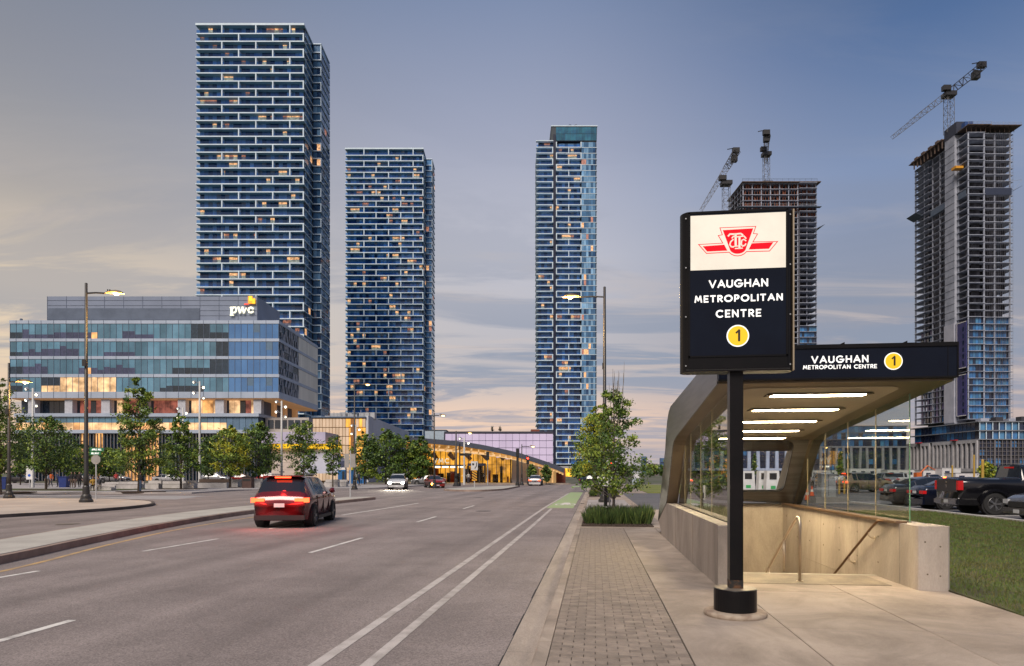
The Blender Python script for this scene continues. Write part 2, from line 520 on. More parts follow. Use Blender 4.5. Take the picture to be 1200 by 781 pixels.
b = B()
xs = [-4500, HX0, HX1, 4500]; ys = [-4500, HY0, 24, 4500]
for i in range(3):
    for j in range(3):
        if not (i == 1 and j == 1):
            b.add([(xs[i], ys[j], -.17), (xs[i + 1], ys[j], -.17), (xs[i + 1], ys[j + 1], -.17), (xs[i], ys[j + 1], -.17)], [(0, 1, 2, 3)])
struct(b, 'ground', EARTH)

road = B()
road.add([(-260, -14, RZ), (-.842, -14, RZ), (-.842, 96, RZ), (-260, 96, RZ)], [(0, 1, 2, 3)])
road = struct(road, 'road', ASPHALT)
b = B()
b.add([(-260, 96.0, RZ + .002), (260, 96.0, RZ + .002), (260, 108, RZ + .002), (-260, 108, RZ + .002)], [(0, 1, 2, 3)])
struct(b, 'cross_street', ASPHALT)
b = B(); rr_ = random.Random(5); yy_ = -12.0
while yy_ < 70:      # the tar-dark seam between asphalt and gutter
    w_ = rr_.uniform(.010, .026); l_ = rr_.uniform(.15, .5)
    b.add([(-.842 - w_, yy_, RZ + .003), (-.838, yy_, RZ + .003), (-.838, yy_ + l_, RZ + .003), (-.842 - w_, yy_ + l_, RZ + .003)], [(0, 1, 2, 3)]); yy_ += l_
b.obj('tar_seam', BLACKM, road, kind='stuff')


def mark(name, pts, mat, z=.004):
    """painted marking: a sheet on the road through centre-line points with a width"""
    bb = B()
    (w, line) = pts
    l, r = [], []
    for i, (x, y) in enumerate(line):
        a = line[max(i - 1, 0)]; c = line[min(i + 1, len(line) - 1)]
        dx, dy = c[0] - a[0], c[1] - a[1]
        k = math.hypot(dx, dy)
        l.append((x - dy / k * w / 2, y + dx / k * w / 2, RZ + z)); r.append((x + dy / k * w / 2, y - dx / k * w / 2, RZ + z))
    for i in range(len(line) - 1):
        bb.add([l[i], r[i], r[i + 1], l[i + 1]], [(3, 2, 1, 0)])
    return bb.obj(name, mat, road)


def cl(x):                    # the lanes drift a little left with distance
    return x - .0018 * 0


for x, y0, ln in ((-6.03, 3.9, 3.2), (-6.10, 13.9, 3.4), (-6.2, 23.2, 3.0), (-6.3, 32.2, 3.2)):
    mark('lane_dash', (.11, [(x, y0 + .2), (x - .03, y0 + .2 + ln)]), PAINTW)
for p, q in (((-9.74, 9.5), (-9.70, 10.9)), ((-9.86, 13.9), (-9.78, 16.8)), ((-9.95, 19.9), (-10.0, 22.4))):
    mark('lane_dash', (.11, [p, q]), PAINTW)
mark('turn_lane_line', (.13, [(-10.26, 26.9), (-10.1, 33), (-9.98, 38.0)]), PAINTW)
bike1 = [(-2.48, -2), (-2.48, 30), (-2.46, 36), (-2.2, 58)]
bike2 = [(-2.02, -2), (-2.02, 22), (-2.08, 33)]
mark('bike_lane_line', (.12, bike1), PAINTWW)
mark('bike_lane_line', (.12, bike2), PAINTWW)
b = B(); b.add([(-2.38, 33.5, RZ + .006), (-1.05, 33.5, RZ + .006), (-1.05, 61, RZ + .006), (-2.12, 61, RZ + .006)], [(0, 1, 2, 3)])
b.obj('green_bike_box', PAINTG, road)
b = B(); b.add([(-2.9, 84, RZ + .006), (-1.2, 84, RZ + .006), (-1.2, 92, RZ + .006), (-2.9, 92, RZ + .006)], [(0, 1, 2, 3)])
b.obj('green_bike_box', PAINTG, road)
b = B()
for i in range(2):        # bicycle symbol rings painted on the green
    cx, cy = -1.9 + i * .62, 37.4
    for k in range(12):
        a0, a1 = 2 * pi * k / 12, 2 * pi * (k + 1) / 12
        b.add([(cx + .26 * cos(a0), cy + 1.0 * sin(a0), RZ + .010), (cx + .26 * cos(a1), cy + 1.0 * sin(a1), RZ + .010),
               (cx + .17 * cos(a1), cy + .75 * sin(a1), RZ + .010), (cx + .17 * cos(a0), cy + .75 * sin(a0), RZ + .010)], [(3, 2, 1, 0)])
b.add([(-1.9, 37.3, RZ + .0101), (-1.28, 37.3, RZ + .0101), (-1.45, 39.6, RZ + .0101), (-1.75, 39.6, RZ + .0101)], [(0, 1, 2, 3)])
b.obj('bicycle_symbol', PAINTW, road)

for x_, y_ in ((-5.0, 30.5), (-8.0, 47.0), (-17.6, 21.0)):
    q = B(); q.lathe([(.36, 0), (.36, .004)], (x_, y_, RZ + .002), 20); q.obj('manhole_rim', M('iron_rim', (.06, .052, .048), .6), road)
    q = B(); q.lathe([(.30, 0), (.30, .003)], (x_, y_, RZ + .0065), 20); q.obj('manhole_cover', M('iron_cover', (.09, .08, .075), .6, c2=(.05, .045, .04), vs=20), road)
for y_ in (38.0,):
    q = B(); q.box(-.80, -.58, y_, y_ + .62, -.107, -.103); dr = q.obj('drain_grate', M('iron_rim', (.06, .052, .048), .6), road)
    for i_ in range(7):
        B().box(-.78, -.60, y_ + .05 + i_ * .08, y_ + .09 + i_ * .08, -.1028, -.1015).obj('grate_slot', BLACKM, dr)

# near kerb and gutter, cast in lengths
kerb = thing('kerb', 'pale concrete kerb and gutter along the brick verge', 'kerb', (0, 0, 0))
kerb['kind'] = 'structure'; del kerb['category']
g = B().box(-.84, -.545, 0, 3.02, -.17, -.108).mesh('gutter_pan', GUTTER)
k = B()
k.prism([(-.545, 0, -.17), (-.408, 0, -.17), (-.408, 0, .0), (-.515, 0, .0), (-.538, 0, -.02)], (0, 3.02, 0))
k = k.mesh('kerb_length', CONC)
for i in range(32):
    y = -2.6 + i * 3.03
    if y < 96:
        put('gutter_pan', g, kerb, (0, y, 0)); put('kerb_length', k, kerb, (0, y, 0))

# ------------------------------------------------------------ median islands
def island(name, near, far, top=.035):
    pts = near + far[::-1]
    b = B()
    b.flat(pts[::-1] if sum((pts[i][0] * pts[(i + 1) % len(pts)][1] - pts[(i + 1) % len(pts)][0] * pts[i][1]) for i in range(len(pts))) < 0 else pts, -.17, top)
    return struct(b, name, M('island_kerb', (.31, .23, .19), .85, c2=(.22, .16, .135), vs=1.5, bump=.3, bs=50, fine=.1))


def smooth(pts, n=6):
    out = []
    for i in range(len(pts) - 1):
        p0, p1, p2, p3 = [Vector(pts[min(max(j, 0), len(pts) - 1)]) for j in (i - 1, i, i + 1, i + 2)]
        for k in range(n):
            t = k / n
            out.append(tuple(.5 * (2 * p1 + (p2 - p0) * t + (2 * p0 - 5 * p1 + 4 * p2 - p3) * t * t + (3 * p1 - p0 - 3 * p2 + p3) * t ** 3)))
    out.append(tuple(pts[-1]))
    return out


near = smooth([(-9.6, 2), (-10.15, 7), (-11.1, 11.5), (-12.1, 15), (-13.35, 20), (-14.25, 26), (-14.45, 33), (-14.2, 40), (-14.15, 43)])
far = [(x - 2.25 + .35 * max(0, (y - 26) / 16), y + .8) for x, y in near[:-4]]
far = far + [(-15.55, 43.2), (-14.9, 44.0)]
isl = island('median_island', near, far)
nin = [(x - .17, y + .05) for x, y in near]
fin = [(x + .15, y) for x, y in far[:-1]] + [(-14.9, 43.7)]
b = B(); pts = nin + fin[::-1]; b.flat(pts[::-1], .02, .047); b.obj('paving_top', M('island_concrete', (.42, .40, .36), .85, c2=(.34, .32, .29), vs=.8, fine=.12, bump=.2), isl)
mark('edge_line', (.12, smooth([(-8.9, -2), (-9.3, 5), (-10.3, 10.8), (-11.6, 15.2), (-12.7, 20), (-13.3, 26.5), (-13.4, 33)])), PAINTY)
isl2n = [(-14.6, 65.5), (-13.2, 63.3), (-11.4, 62.6), (-9.9, 64), (-9.1, 67.5), (-9.0, 74), (-9.2, 84)]
isl2f = [(-15.0, 67), (-14.2, 72), (-12.4, 80), (-10.2, 84.5)]
isl2 = island('median_island', smooth(isl2n, 4), smooth(isl2f, 4))
b = B(); pp = smooth(isl2n, 4) + smooth(isl2f, 4)[::-1]
cx = sum(p[0] for p in pp) / len(pp); cy = sum(p[1] for p in pp) / len(pp)
b.flat([(cx + (x - cx) * .95, cy + (y - cy) * .97) for x, y in pp], .02, .047); b.obj('paving_top', MATS['island_concrete'], isl2)

# ------------------------------------------------------------ plazas on the far side
def plaza(name, pts, mat=CONC, top=0.0):
    b = B(); b.flat(pts, -.17, top)
    b.obj(name, mat, None, kind='structure')


PL1 = smooth([(-23.6, -6), (-23.4, 12), (-23.0, 22), (-22.2, 26.7), (-22.3, 30.5), (-23.6, 34), (-27, 37.6), (-33, 39.4), (-60, 40.5)], 5) + [(-250, 41), (-250, -6)]
PLZ = M('plaza_concrete', (.43, .37, .32), .85, c2=(.33, .28, .245), vs=.35, bump=.15, bs=40, fine=.10, fs=30)
PLZ2 = M('plaza_paving', (.36, .335, .33), .85, c2=(.27, .25, .25), vs=.25, bump=.15, bs=40, fine=.10, fs=20)
plaza('plaza_pavement', PL1, PLZ)
b = B(); cp = smooth([(-23.6, -6), (-23.4, 12), (-23.0, 22), (-22.2, 26.7), (-22.3, 30.5), (-23.6, 34), (-27, 37.6), (-33, 39.4), (-60, 40.5)], 5)
DK = M('dark_kerb', (.10, .085, .08), .9, c2=(.06, .05, .048), vs=1.2, fine=.12)
for (x0, y0), (x1, y1) in zip(cp, cp[1:]):
    d = Vector((x1 - x0, y1 - y0, 0)).normalized(); n = Vector((d.y, -d.x, 0)) * .16
    b.add([(x0, y0, -.17), (x1, y1, -.17), (x1 + n.x, y1 + n.y, -.17), (x0 + n.x, y0 + n.y, -.17),
           (x0, y0, .012), (x1, y1, .012), (x1 + n.x, y1 + n.y, .012), (x0 + n.x, y0 + n.y, .012)],
          [(4, 7, 6, 5), (2, 3, 7, 6), (0, 1, 5, 4), (0, 4, 7, 3), (1, 2, 6, 5)])
struct(b, 'plaza_kerb', DK)
PL2 = smooth([(-60, 53), (-36, 52.6), (-33.6, 55), (-34.2, 60), (-33, 64.5), (-27.5, 68), (-23.8, 73), (-23, 85), (-23.0, 95.5)], 5) + [(-250, 95.5), (-250, 53)]
plaza('plaza_pavement', PL2[::-1] if sum((PL2[i][0] * PL2[(i + 1) % len(PL2)][1] - PL2[(i + 1) % len(PL2)][0] * PL2[i][1]) for i in range(len(PL2))) < 0 else PL2, PLZ2)
# lighter bands and dark crosswalk stripes across the side street
for i in range(9):
    b = B(); x = -62 + i * 3.0
    b.add([(x, 42.2, RZ + .005), (x + 1.5, 42.2, RZ + .005), (x + 4.5, 46.6, RZ + .005), (x + 3.0, 46.6, RZ + .005)], [(0, 1, 2, 3)])
    b.obj('crossing_stripe', M('crossing_band', (.05, .047, .05), .8), road)
b = B(); b.add([(-66, 41.4, RZ + .0045), (-27, 41.4, RZ + .0045), (-29, 48.2, RZ + .0045), (-66, 48.2, RZ + .0045)], [(0, 1, 2, 3)])
b.obj('crossing_field', M('crossing_light', (.30, .29, .30), .85), road)
for (x0, x1, y0, y1) in ((-95, -43.5, 56.5, 63), (-46, -40, 63.5, 66)):
    b = B(); b.box(x0, x1, y0, y1, -.05, .035); struct(b, 'lawn_strip', GRASS)
# far walks and lawns on the near side beyond the planters
b = B(); b.box(-.40, 2.12, 24.62, 29.2, -.16, .0)
b.box(1.74, 2.12, 20.55, 24.62, -.16, .0); b.box(1.74, 2.12, 29.2, 95.5, -.16, .0)
b.box(-.40, 1.74, 41.4, 46.2, -.16, .0); b.box(-.40, 1.74, 80, 95.5, -.16, .0)
struct(b, 'sidewalk', CONC)
b = B(); b.box(2.13, 4.74, 18.6, 30.5, -.16, -.004); struct(b, 'plaza_path', M('warm_concrete', (.44, .36, .28), .85, c2=(.36, .29, .23), vs=.6, fine=.1))
b = B(); b.box(2.13, 13.8, 30.51, 56, -.16, -.03); struct(b, 'driveway', LOT)
b = B(); b.box(2.13, 4.2, 56.1, 95.5, -.16, .0); struct(b, 'walkway', CONC)
b = B(); b.box(4.22, 13.6, 56.1, 95.5, -.16, .03); struct(b, 'lawn', M('yellow_lawn', (.17, .18, .035), .95, c2=(.11, .13, .03), vs=.4, fine=.2, fs=10))  # far lawn, a lighter and yellower green than the near one

# lawn beside the entrance
b = B(); b.box(4.76, 13.75, -10, 30.4, -.16, .015); struct(b, 'lawn', GRASS)
rg = np.random.RandomState(3)
n = 120000
y = 3.5 + 26.8 * rg.rand(n) ** 1.7
x = 4.78 + (13.72 - 4.78) * rg.rand(n)
h = .022 + .035 * rg.rand(n)
w = .0035 + .0010 * y * .6
a = rg.rand(n) * 6.283
lx, ly = (rg.rand(n) - .5) * .035, (rg.rand(n) - .5) * .035
V = np.empty((n, 3, 3), dtype=np.float32)
V[:, 0] = np.stack([x - np.cos(a) * w, y - np.sin(a) * w, np.full(n, .012)], 1)
V[:, 1] = np.stack([x + np.cos(a) * w, y + np.sin(a) * w, np.full(n, .012)], 1)
V[:, 2] = np.stack([x + lx, y + ly, .015 + h], 1)


def tri_mesh(name, V, mats, mi=None, quads=False):
    k = 4 if quads else 3
    n = V.shape[0]
    me = bpy.data.meshes.new(name)
    me.vertices.add(n * k); me.loops.add(n * k); me.polygons.add(n)
    me.vertices.foreach_set('co', V.reshape(-1).astype(np.float32))
    me.loops.foreach_set('vertex_index', np.arange(n * k, dtype=np.int32))
    me.polygons.foreach_set('loop_start', np.arange(0, n * k, k, dtype=np.int32))
    me.polygons.foreach_set('loop_total', np.full(n, k, dtype=np.int32))
    for m in mats:
        me.materials.append(m)
    if mi is not None:
        me.polygons.foreach_set('material_index', mi.astype(np.int32))
    me.update()
    return me


BLADE2 = M('grass_blade_dry', (.13, .115, .04), .85)
put('lawn_grass', tri_mesh('lawn_grass', V, [BLADE, BLADE2], (rg.rand(n) < .16)), kind='stuff')

# car park to the right
b = B(); b.box(13.98, 130, 8, 95.4, -.16, -.02); struct(b, 'parking_lot', LOT)
b = B(); b.box(13.76, 13.97, -10, 56, -.16, .07); struct(b, 'parking_kerb', M('pale_kerb', (.52, .50, .47), .85, c2=(.42, .40, .38), vs=2))
for i in range(12):
    b = B(); b.box(14.1, 19.4, 22.5 + i * 2.75, 22.6 + i * 2.75, -.0195, -.0155); b.obj('stall_line', PAINTW, None, kind='structure')

# ------------------------------------------------------------ brick verge
pv = B(); pv.box(-.405, .828, 2.0, 20.22, -.16, -.012)
pv = struct(pv, 'brick_verge', SAND)
BL, BW, J = .2052, .1026, .006
full = B()
def paver_mesh(l):
    q = B(); c = .004
    x0, x1, y0, y1, z = 0, l - J, 0, BW - J, 0
    q.add([(x0, y0, -.05), (x1, y0, -.05), (x1, y1, -.05), (x0, y1, -.05), (x0, y0, z - c), (x1, y0, z - c), (x1, y1, z - c), (x0, y1, z - c),
           (x0 + c, y0 + c, z), (x1 - c, y0 + c, z), (x1 - c, y1 - c, z), (x0 + c, y1 - c, z)],
          [(0, 1, 5, 4), (1, 2, 6, 5), (2, 3, 7, 6), (3, 0, 4, 7), (4, 5, 9, 8), (5, 6, 10, 9), (6, 7, 11, 10), (7, 4, 8, 11), (8, 9, 10, 11)])
    return q
pf = paver_mesh(BL).mesh('paver', PAVER)
ph = paver_mesh(BL / 2).mesh('paver', PAVER)
rest = B(); cnt = 0
rows = int((20.2 - 5.05) / BW)
for r in range(rows):
    y = 5.05 + r * BW
    xx = -.402; seq = [BL] * 6 if r % 2 == 0 else [BL / 2] + [BL] * 5 + [BL / 2]
    for l in seq:
        dz = R.uniform(-.0022, .0012); tx = R.uniform(-.003, .003); ty = R.uniform(-.004, .004)
        if cnt < 300:
            put('paver', pf if l > .15 else ph, pv, (xx, y, dz), (tx, ty, R.uniform(-.004, .004))); cnt += 1
        else:
            q = paver_mesh(l); rest.add([(a + xx, bb + y, c + dz) for a, bb, c in q.v], q.f)
        xx += l
    cnt += 0
rest.obj('paver_field', M('paver_clay_far', (.245, .20, .165), .85, c2=(.185, .15, .125), vs=9, bump=.3, bs=90, fine=.15, fs=60), pv, kind='stuff')
b = B(); b.box(-.405, 1.735, 20.23, 20.54, -.16, .002); struct(b, 'edging_band', CONC)

# ------------------------------------------------------------ plaza slabs at the entrance
sw = thing('sidewalk', 'pale concrete slabs of the sidewalk before the entrance', 'sidewalk'); sw['kind'] = 'structure'; del sw['category']
SX = [.832, 1.97, 3.35, 4.755]; SY = [0.6, 2.85, 5.1, 7.35, 9.62, 11.34]
b = B(); b.box(.832, 4.755, -8, .595, -.16, 0); b.obj('slab', CONC, sw)
for i in range(3):
    for j in range(5):
        x0, x1, y0, y1 = SX[i], SX[i + 1], SY[j], SY[j + 1]
        gz = R.uniform(-.002, .002); c = .005; z = gz
        q = B()
        x0 += .004; y0 += .004; x1 -= .004; y1 -= .004
        q.add([(x0, y0, -.16), (x1, y0, -.16), (x1, y1, -.16), (x0, y1, -.16), (x0, y0, z - c), (x1, y0, z - c), (x1, y1, z - c), (x0, y1, z - c),
               (x0 + c, y0 + c, z), (x1 - c, y0 + c, z), (x1 - c, y1 - c, z), (x0 + c, y1 - c, z)],
              [(0, 1, 5, 4), (1, 2, 6, 5), (2, 3, 7, 6), (3, 0, 4, 7), (4, 5, 9, 8), (5, 6, 10, 9), (6, 7, 11, 10), (7, 4, 8, 11), (8, 9, 10, 11)])
        q.obj('slab', CONC, sw)
for y0, y1 in ((11.345, 14.2), (14.2, 17.2), (17.2, 20.22)):
    B().box(.835, 1.72, y0 + .004, y1 - .004, -.16, R.uniform(-.002, .001)).obj('slab', CONC, sw)
B().box(1.735, 2.12, 18.9, 20.22, -.16, -.001).obj('slab', CONC, sw)
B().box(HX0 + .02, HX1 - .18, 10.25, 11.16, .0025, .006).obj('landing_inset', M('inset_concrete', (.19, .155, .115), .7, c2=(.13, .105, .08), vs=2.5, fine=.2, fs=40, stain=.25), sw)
B().box(HX0, HX1, 11.2, 11.338, .0035, .007).obj('warning_strip', M('nosing', (.20, .18, .15), .7, c2=(.26, .23, .19), vs=6), sw)

# ------------------------------------------------------------ stairs
st = thing('staircase', 'concrete steps leading down between the cream walls under the canopy', 'staircase', (0, 0, 0))
stm = B().box(HX0 + .005, HX1 - .005, 0, .33, -.3, 0).mesh('step', WALLC)
for i in range(16):
    put('step', stm, st, (0, HY0 + .005 + i * .30, -.165 * (i + 1)))
B().box(HX0, HX1, HY0 + 4.8, 24, -2.9, -2.66).obj('landing', WALLC, st)

# ------------------------------------------------------------ station entrance: walls
ent = thing('station_entrance', 'subway entrance with bronze folded canopy, glass sides and low concrete walls', 'station entrance')
def wall_prism(x0, x1, prof):
    q = B(); q.prism([(x0, y, z) for y, z in prof], (x1 - x0, 0, 0)); return q
lw = wall_prism(1.725, 2.045, [(9.9, -.17), (18.25, -.17), (18.25, .10), (18.95, .30), (17.2, .80), (17.0, .868), (9.92, .868), (9.9, .85)])
lw.obj('low_wall', WALLC, ent)
B().box(1.742, 2.044, 9.92, 11.3, -.17, .0).obj('wall_footing', CONCD, ent)
B().box(1.75, 2.045, 11.3, 24, -3, -.172).obj('stair_wall', WALLC, ent)
rw = B()
rw.prism([(4.37, 9.97, -.17), (4.385, 9.92, -.17), (4.76, 9.9, -.17), (4.79, 9.93, -.17), (4.79, 10.45, -.17), (4.37, 10.45, -.17)], (0, 0, 1.045))
rw.obj('low_wall', WALLC, ent)
rw2 = B().box(4.365, 4.785, 10.456, 18.2, -.17, .868).box(4.365, 4.785, 10.456, 24, -3, -.17)
rw2.obj('low_wall', WALLC, ent)
B().box(2.046, 4.364, 16.62, 16.95, -1.2, .868).obj('end_wall', WALLC, ent)
B().box(1.9, 4.5, 16.96, 24.2, -.6, -.18).obj('stair_ceiling', CONCD, ent)
for i in range(14):          # tie holes left by the formwork
    y = 11.2 + (i // 2) * .85; z = .62 if i % 2 else .22
    B().lathe([(.016, 0), (.016, .004)], (4.366, y, z), 8, 0, (-1, 0, 0)).obj('tie_hole', M('hole_shadow', (.12, .09, .06), .9), ent)
B().box(4.31, 4.47, 10.46, 16.6, .871, .905).obj('wall_cap', M('cap_bronze', (.16, .10, .06), .45, metal=.5), ent)
for i in range(3):
    B().box(3.85 + 0, 4.1, 16.612, 16.618, 0, .001)

for i_, y_ in enumerate((12.05, 13.9, 15.4)):
    B().box(4.3635, 4.366, y_, y_ + .006, -.5, .868).obj('wall_joint', M('hole_shadow', (.12, .09, .06), .9), ent)
for y_ in (12.4, 15.0):
    B().box(1.7235, 1.726, y_, y_ + .007, -.0, .867).obj('wall_joint', MATS['hole_shadow'], ent)
for x_, z_ in ((4.50, .22), (4.66, .60), (4.66, .20), (4.47, .66)):
    B().lathe([(.012, 0), (.012, .004)], (x_, 9.902 + (4.76 - x_) * .053, z_), 8, 0, (0, -1, 0)).obj('tie_hole', MATS['hole_shadow'], ent)

# side bands: matched outer and inner outlines (Y, Z)
OUT = [(9.93, 3.335), (12.4, 3.25), (15.9, 3.12), (16.3, 3.03), (16.62, 2.85), (16.85, 2.6), (17.1, 2.18), (18.0, 1.31), (19.05, .30)]
INN = [(9.93, 2.86), (12.4, 2.615), (14.7, 2.39), (15.2, 2.31), (15.45, 2.22), (15.62, 2.08), (15.78, 1.9), (16.3, 1.35), (16.86, .872)]
# refine the rounding with a spline on both
def band(x0, x1, name, lip=0):
    q = B(); n = len(OUT); vs = []
    for (yo, zo), (yi, zi) in zip(OUT, INN):
        vs += [(x0, yo, zo), (x0, yi, zi), (x1, yo, zo), (x1, yi, zi)]
    fs = []
    for i in range(n - 1):
        a, c = i * 4, i * 4 + 4
        fs += [(a, c, c + 1, a + 1), (a + 2, a + 3, c + 3, c + 2), (a, a + 2, c + 2, c), (a + 1, c + 1, c + 3, a + 3)]
    fs += [(0, 1, 3, 2), (4 * n - 4, 4 * n - 2, 4 * n - 1, 4 * n - 3)]
    q.add(vs, fs)
    return q
band(1.715, 1.735, 's').obj('side_panel', STEEL, ent)
band(1.736, 1.985, 's').obj('canopy_frame', BRONZE, ent)
band(4.60, 4.83, 's').obj('canopy_frame', BRONZE, ent)
band(4.831, 4.85, 's').obj('side_panel', STEEL, ent)
# roof skin and soffit
def sheet(prof, x0, x1, th):
    q = B()
    for (y0, z0), (y1, z1) in zip(prof, prof[1:]):
        q.add([(x0, y0, z0), (x1, y0, z0), (x1, y1, z1), (x0, y1, z1), (x0, y0, z0 + th), (x1, y0, z0 + th), (x1, y1, z1 + th), (x0, y1, z1 + th)],
              [(0, 3, 2, 1), (4, 5, 6, 7), (0, 1, 5, 4), (2, 3, 7, 6), (1, 2, 6, 5), (3, 0, 4, 7)])
    return q
sheet([(y, z - .05) for y, z in OUT[:7]], 1.986, 4.599, .04).obj('roof_skin', STEEL, ent)
sheet([(y, z) for y, z in INN[:4]], 1.986, 4.599, .03).obj('ceiling', BRONZE, ent)
def rr_ring(cx, cy, hw, hh, r, n=12):
    out = []
    for (sx, sy, a0) in ((1, 1, 0), (-1, 1, 90), (-1, -1, 180), (1, -1, 270)):
        for k in range(n + 1):
            a = rad(a0 + 90 * k / n)
            out.append((cx + sx * (hw - r) + r * cos(a), cy + sy * (hh - r) + r * sin(a)))
    return out
SL = (2.39 - 2.86) / (14.7 - 9.93)
zc = lambda y: 2.86 + SL * (y - 9.93)
ring = rr_ring(3.22, 12.62, 1.10, 2.42, .22, 8)
q = B(); q.prism([(x, y, zc(y) - .012) for x, y in ring[::-1]], (0, 0, .010)); q.obj('ceiling_panel', SOFFIT, ent)
LAMPW = M('lamp_white', (1, 1, 1), .5, em=(1.0, .78, .46), es=28)
LAMPB = M('lamp_housing', (.07, .05, .03), .6)
for y in (10.68, 11.83, 12.95, 14.02, 14.98):
    z = zc(y)
    lt = thing('ceiling_light', {10.68: 'long warm strip light in the canopy ceiling nearest the fascia', 11.83: 'second warm strip light back from the fascia under the canopy',
               12.95: 'middle strip light of the five under the canopy', 14.02: 'fourth strip light back, second from the rear window',
               14.98: 'shortest looking strip light just above the rear window'}[y], 'ceiling light', (3.3, y, z - .013), 0, 'strip lights in the canopy ceiling')
    hh = .125
    q = B(); q.box(-.75, .75, -hh - .03, hh + .03, -.012, -.001); q.obj('housing', LAMPB, lt)
    q = B(); q.box(-.66, .66, -hh + .02, hh - .02, -.020, -.0125); q.obj('diffuser', LAMPW, lt)
# rear metal panel with the rounded window
def slant(x, s):            # s from the sill (0) up to the ceiling (1)
    y = 16.86 + (15.30 - 16.86) * s if False else None
    return None
P0, P1 = Vector((0, 16.60, .905)), Vector((0, 15.42, 2.36))
dirv = (P1 - P0).normalized(); LEN = (P1 - P0).length
def SP(x, s, out=0.0):
    p = P0 + dirv * s
    nn = Vector((0, -dirv.z, dirv.y))
    return (x, p.y + nn.y * out, p.z + nn.z * out)
inner = rr_ring(3.20, .36 + .73, 1.11, .73, .17, 8)
outer = []
cx0, cy0 = 3.27, LEN / 2
for (x, s) in inner:
    dx, ds = x - 3.20, s - 1.09
    fx = (4.598 - 3.20) / dx if dx > 0 else ((1.988 - 3.20) / dx if dx < 0 else 1e9)
    fs_ = (LEN - 1.09) / ds if ds > 0 else ((0 - 1.09) / ds if ds < 0 else 1e9)
    f = min(fx, fs_)
    outer.append((3.20 + dx * f, 1.09 + ds * f))
q = B(); n = len(inner)
vs = [SP(x, s, .03) for x, s in inner] + [SP(x, s, .03) for x, s in outer] + [SP(x, s, -.05) for x, s in inner]
fs = [(i, i + n, (i + 1) % n + n, (i + 1) % n) for i in range(n)] + [(i, (i + 1) % n, (i + 1) % n + 2 * n, i + 2 * n) for i in range(n)]
q.add(vs, fs); q.obj('rear_panel', STEEL, ent)
q = B(); vs = []; g2 = [(3.20 + (x - 3.20) * .992, 1.09 + (s - 1.09) * .988) for x, s in inner]
q.add([SP(x, s, .033) for x, s in inner] + [SP(x, s, .033) for x, s in g2], [(i, (i + 1) % n, (i + 1) % n + n, i + n) for i in range(n)])
q.obj('window_gasket', BLACKM, ent)
q = B(); q.prism([SP(x, s, -.02) for x, s in inner[::-1]], (0, .006, .008)); q.obj('rear_window', GLASS('rear_pane', (.93, .95, .96), .8), ent)
B().box(1.99, 4.6, 16.52, 16.60, .869, .90).obj('sill_gasket', BLACKM, ent)
# back skin under the rear window, outside
B().prism([(1.99, 17.1, 2.1), (1.99, 19.0, .28), (1.99, 18.95, .2), (1.99, 16.95, .80), (1.99, 16.7, 1.05)], (.001, 0, 0))

# glass sides
def glass_side(x, ys, name):
    for i in range(len(ys) - 1):
        y0, y1 = ys[i] + .006, ys[i + 1] - .006
        q = B()
        zt = lambda y: (zc(y) - .004) if y <= 14.7 else (2.39 - (y - 14.7) * .16 if y < 15.2 else max(.92, 2.31 - (y - 15.2) * 1.0 - max(0, y - 15.6) * .25))
        steps = [y0 + (y1 - y0) * k / 5 for k in range(6)] if y1 > 15 else [y0, y1]
        pts = [(x, y0, .872)] + [(x, y, max(zt(y), .874)) for y in steps] + [(x, y1, .872)]
        q.prism([(a, bb, min(c, 2.86)) for a, bb, c in pts], (.012, 0, 0))
        q.obj('glass_pane', PANE, ent)
        e = B().box(x - .0015, x + .0135, ys[i + 1] - .0055, ys[i + 1] + .0055, .872, max(zt(ys[i + 1]), .9)) if i < len(ys) - 2 else None
        if e:
            e.obj('glass_joint', M('joint_silicone', (.42, .34, .22), .5), ent)
    e = B().box(x - .001, x + .013, ys[0] - .002, ys[0] + .0055, .872, 2.86 - .09)
    e.obj('glass_edge', PANEEDGE, ent)
    B().box(x - .02, x + .03, ys[0], 16.5, .869, .885).obj('glass_shoe', M('shoe', (.06, .045, .03), .5, metal=.5), ent)
glass_side(1.955, [10.45, 11.85, 13.05, 14.4, 15.3, 16.4], 'l')
glass_side(4.615, [10.72, 11.95, 13.2, 14.45, 15.6, 16.4], 'r')
for i, y in enumerate((12.6,)):
    q = B().box(1.94, 1.953, y - .07, y + .07, 1.12, 1.38); q.obj('call_box', GALV, ent)
    q = B().box(1.934, 1.94, y - .05, y + .05, 1.15, 1.25); q.obj('call_box_screen', BLACKM, ent)

# fascia sign
fs_ = thing('fascia_sign', 'wide black station name sign across the canopy front', 'sign', (3.285, 9.9, 2.90))
HWF = 1.565
q = B()
q.box(-HWF, HWF, -.06, .0, 0, .46)
q.box(-HWF, HWF, .001, .06, .002, .458)
q.obj('sign_box', PANEL, fs_)
q = B()
q.box(-HWF - .006, HWF + .006, -.075, .05, .415, .468); q.box(-HWF - .006, HWF + .006, -.07, .05, -.012, .012)
q.box(HWF - .012, HWF + .007, -.072, .05, .0121, .4149); q.box(HWF - .13, HWF - .122, -.064, -.059, .013, .414)
q.obj('frame', BLACK, fs_)
LET = M('letter_white', (.6, .6, .6), .5, em=(1, .97, .92), es=.30)
LETY = M('badge_yellow', (.6, .37, .01), .5, em=(1, .62, .01), es=.20)
LETB = M('badge_black', (.03, .02, .01), .5)
q = B(); lettering(q, 'VAUGHAN', .100, .0175, .036, (.05, -.0602, .262), (1, 0, 0), (0, 0, 1), (0, -1, 0))
lettering(q, 'METROPOLITAN CENTRE', .056, .0098, .0188, (.05, -.0602, .158), (1, 0, 0), (0, 0, 1), (0, -1, 0))
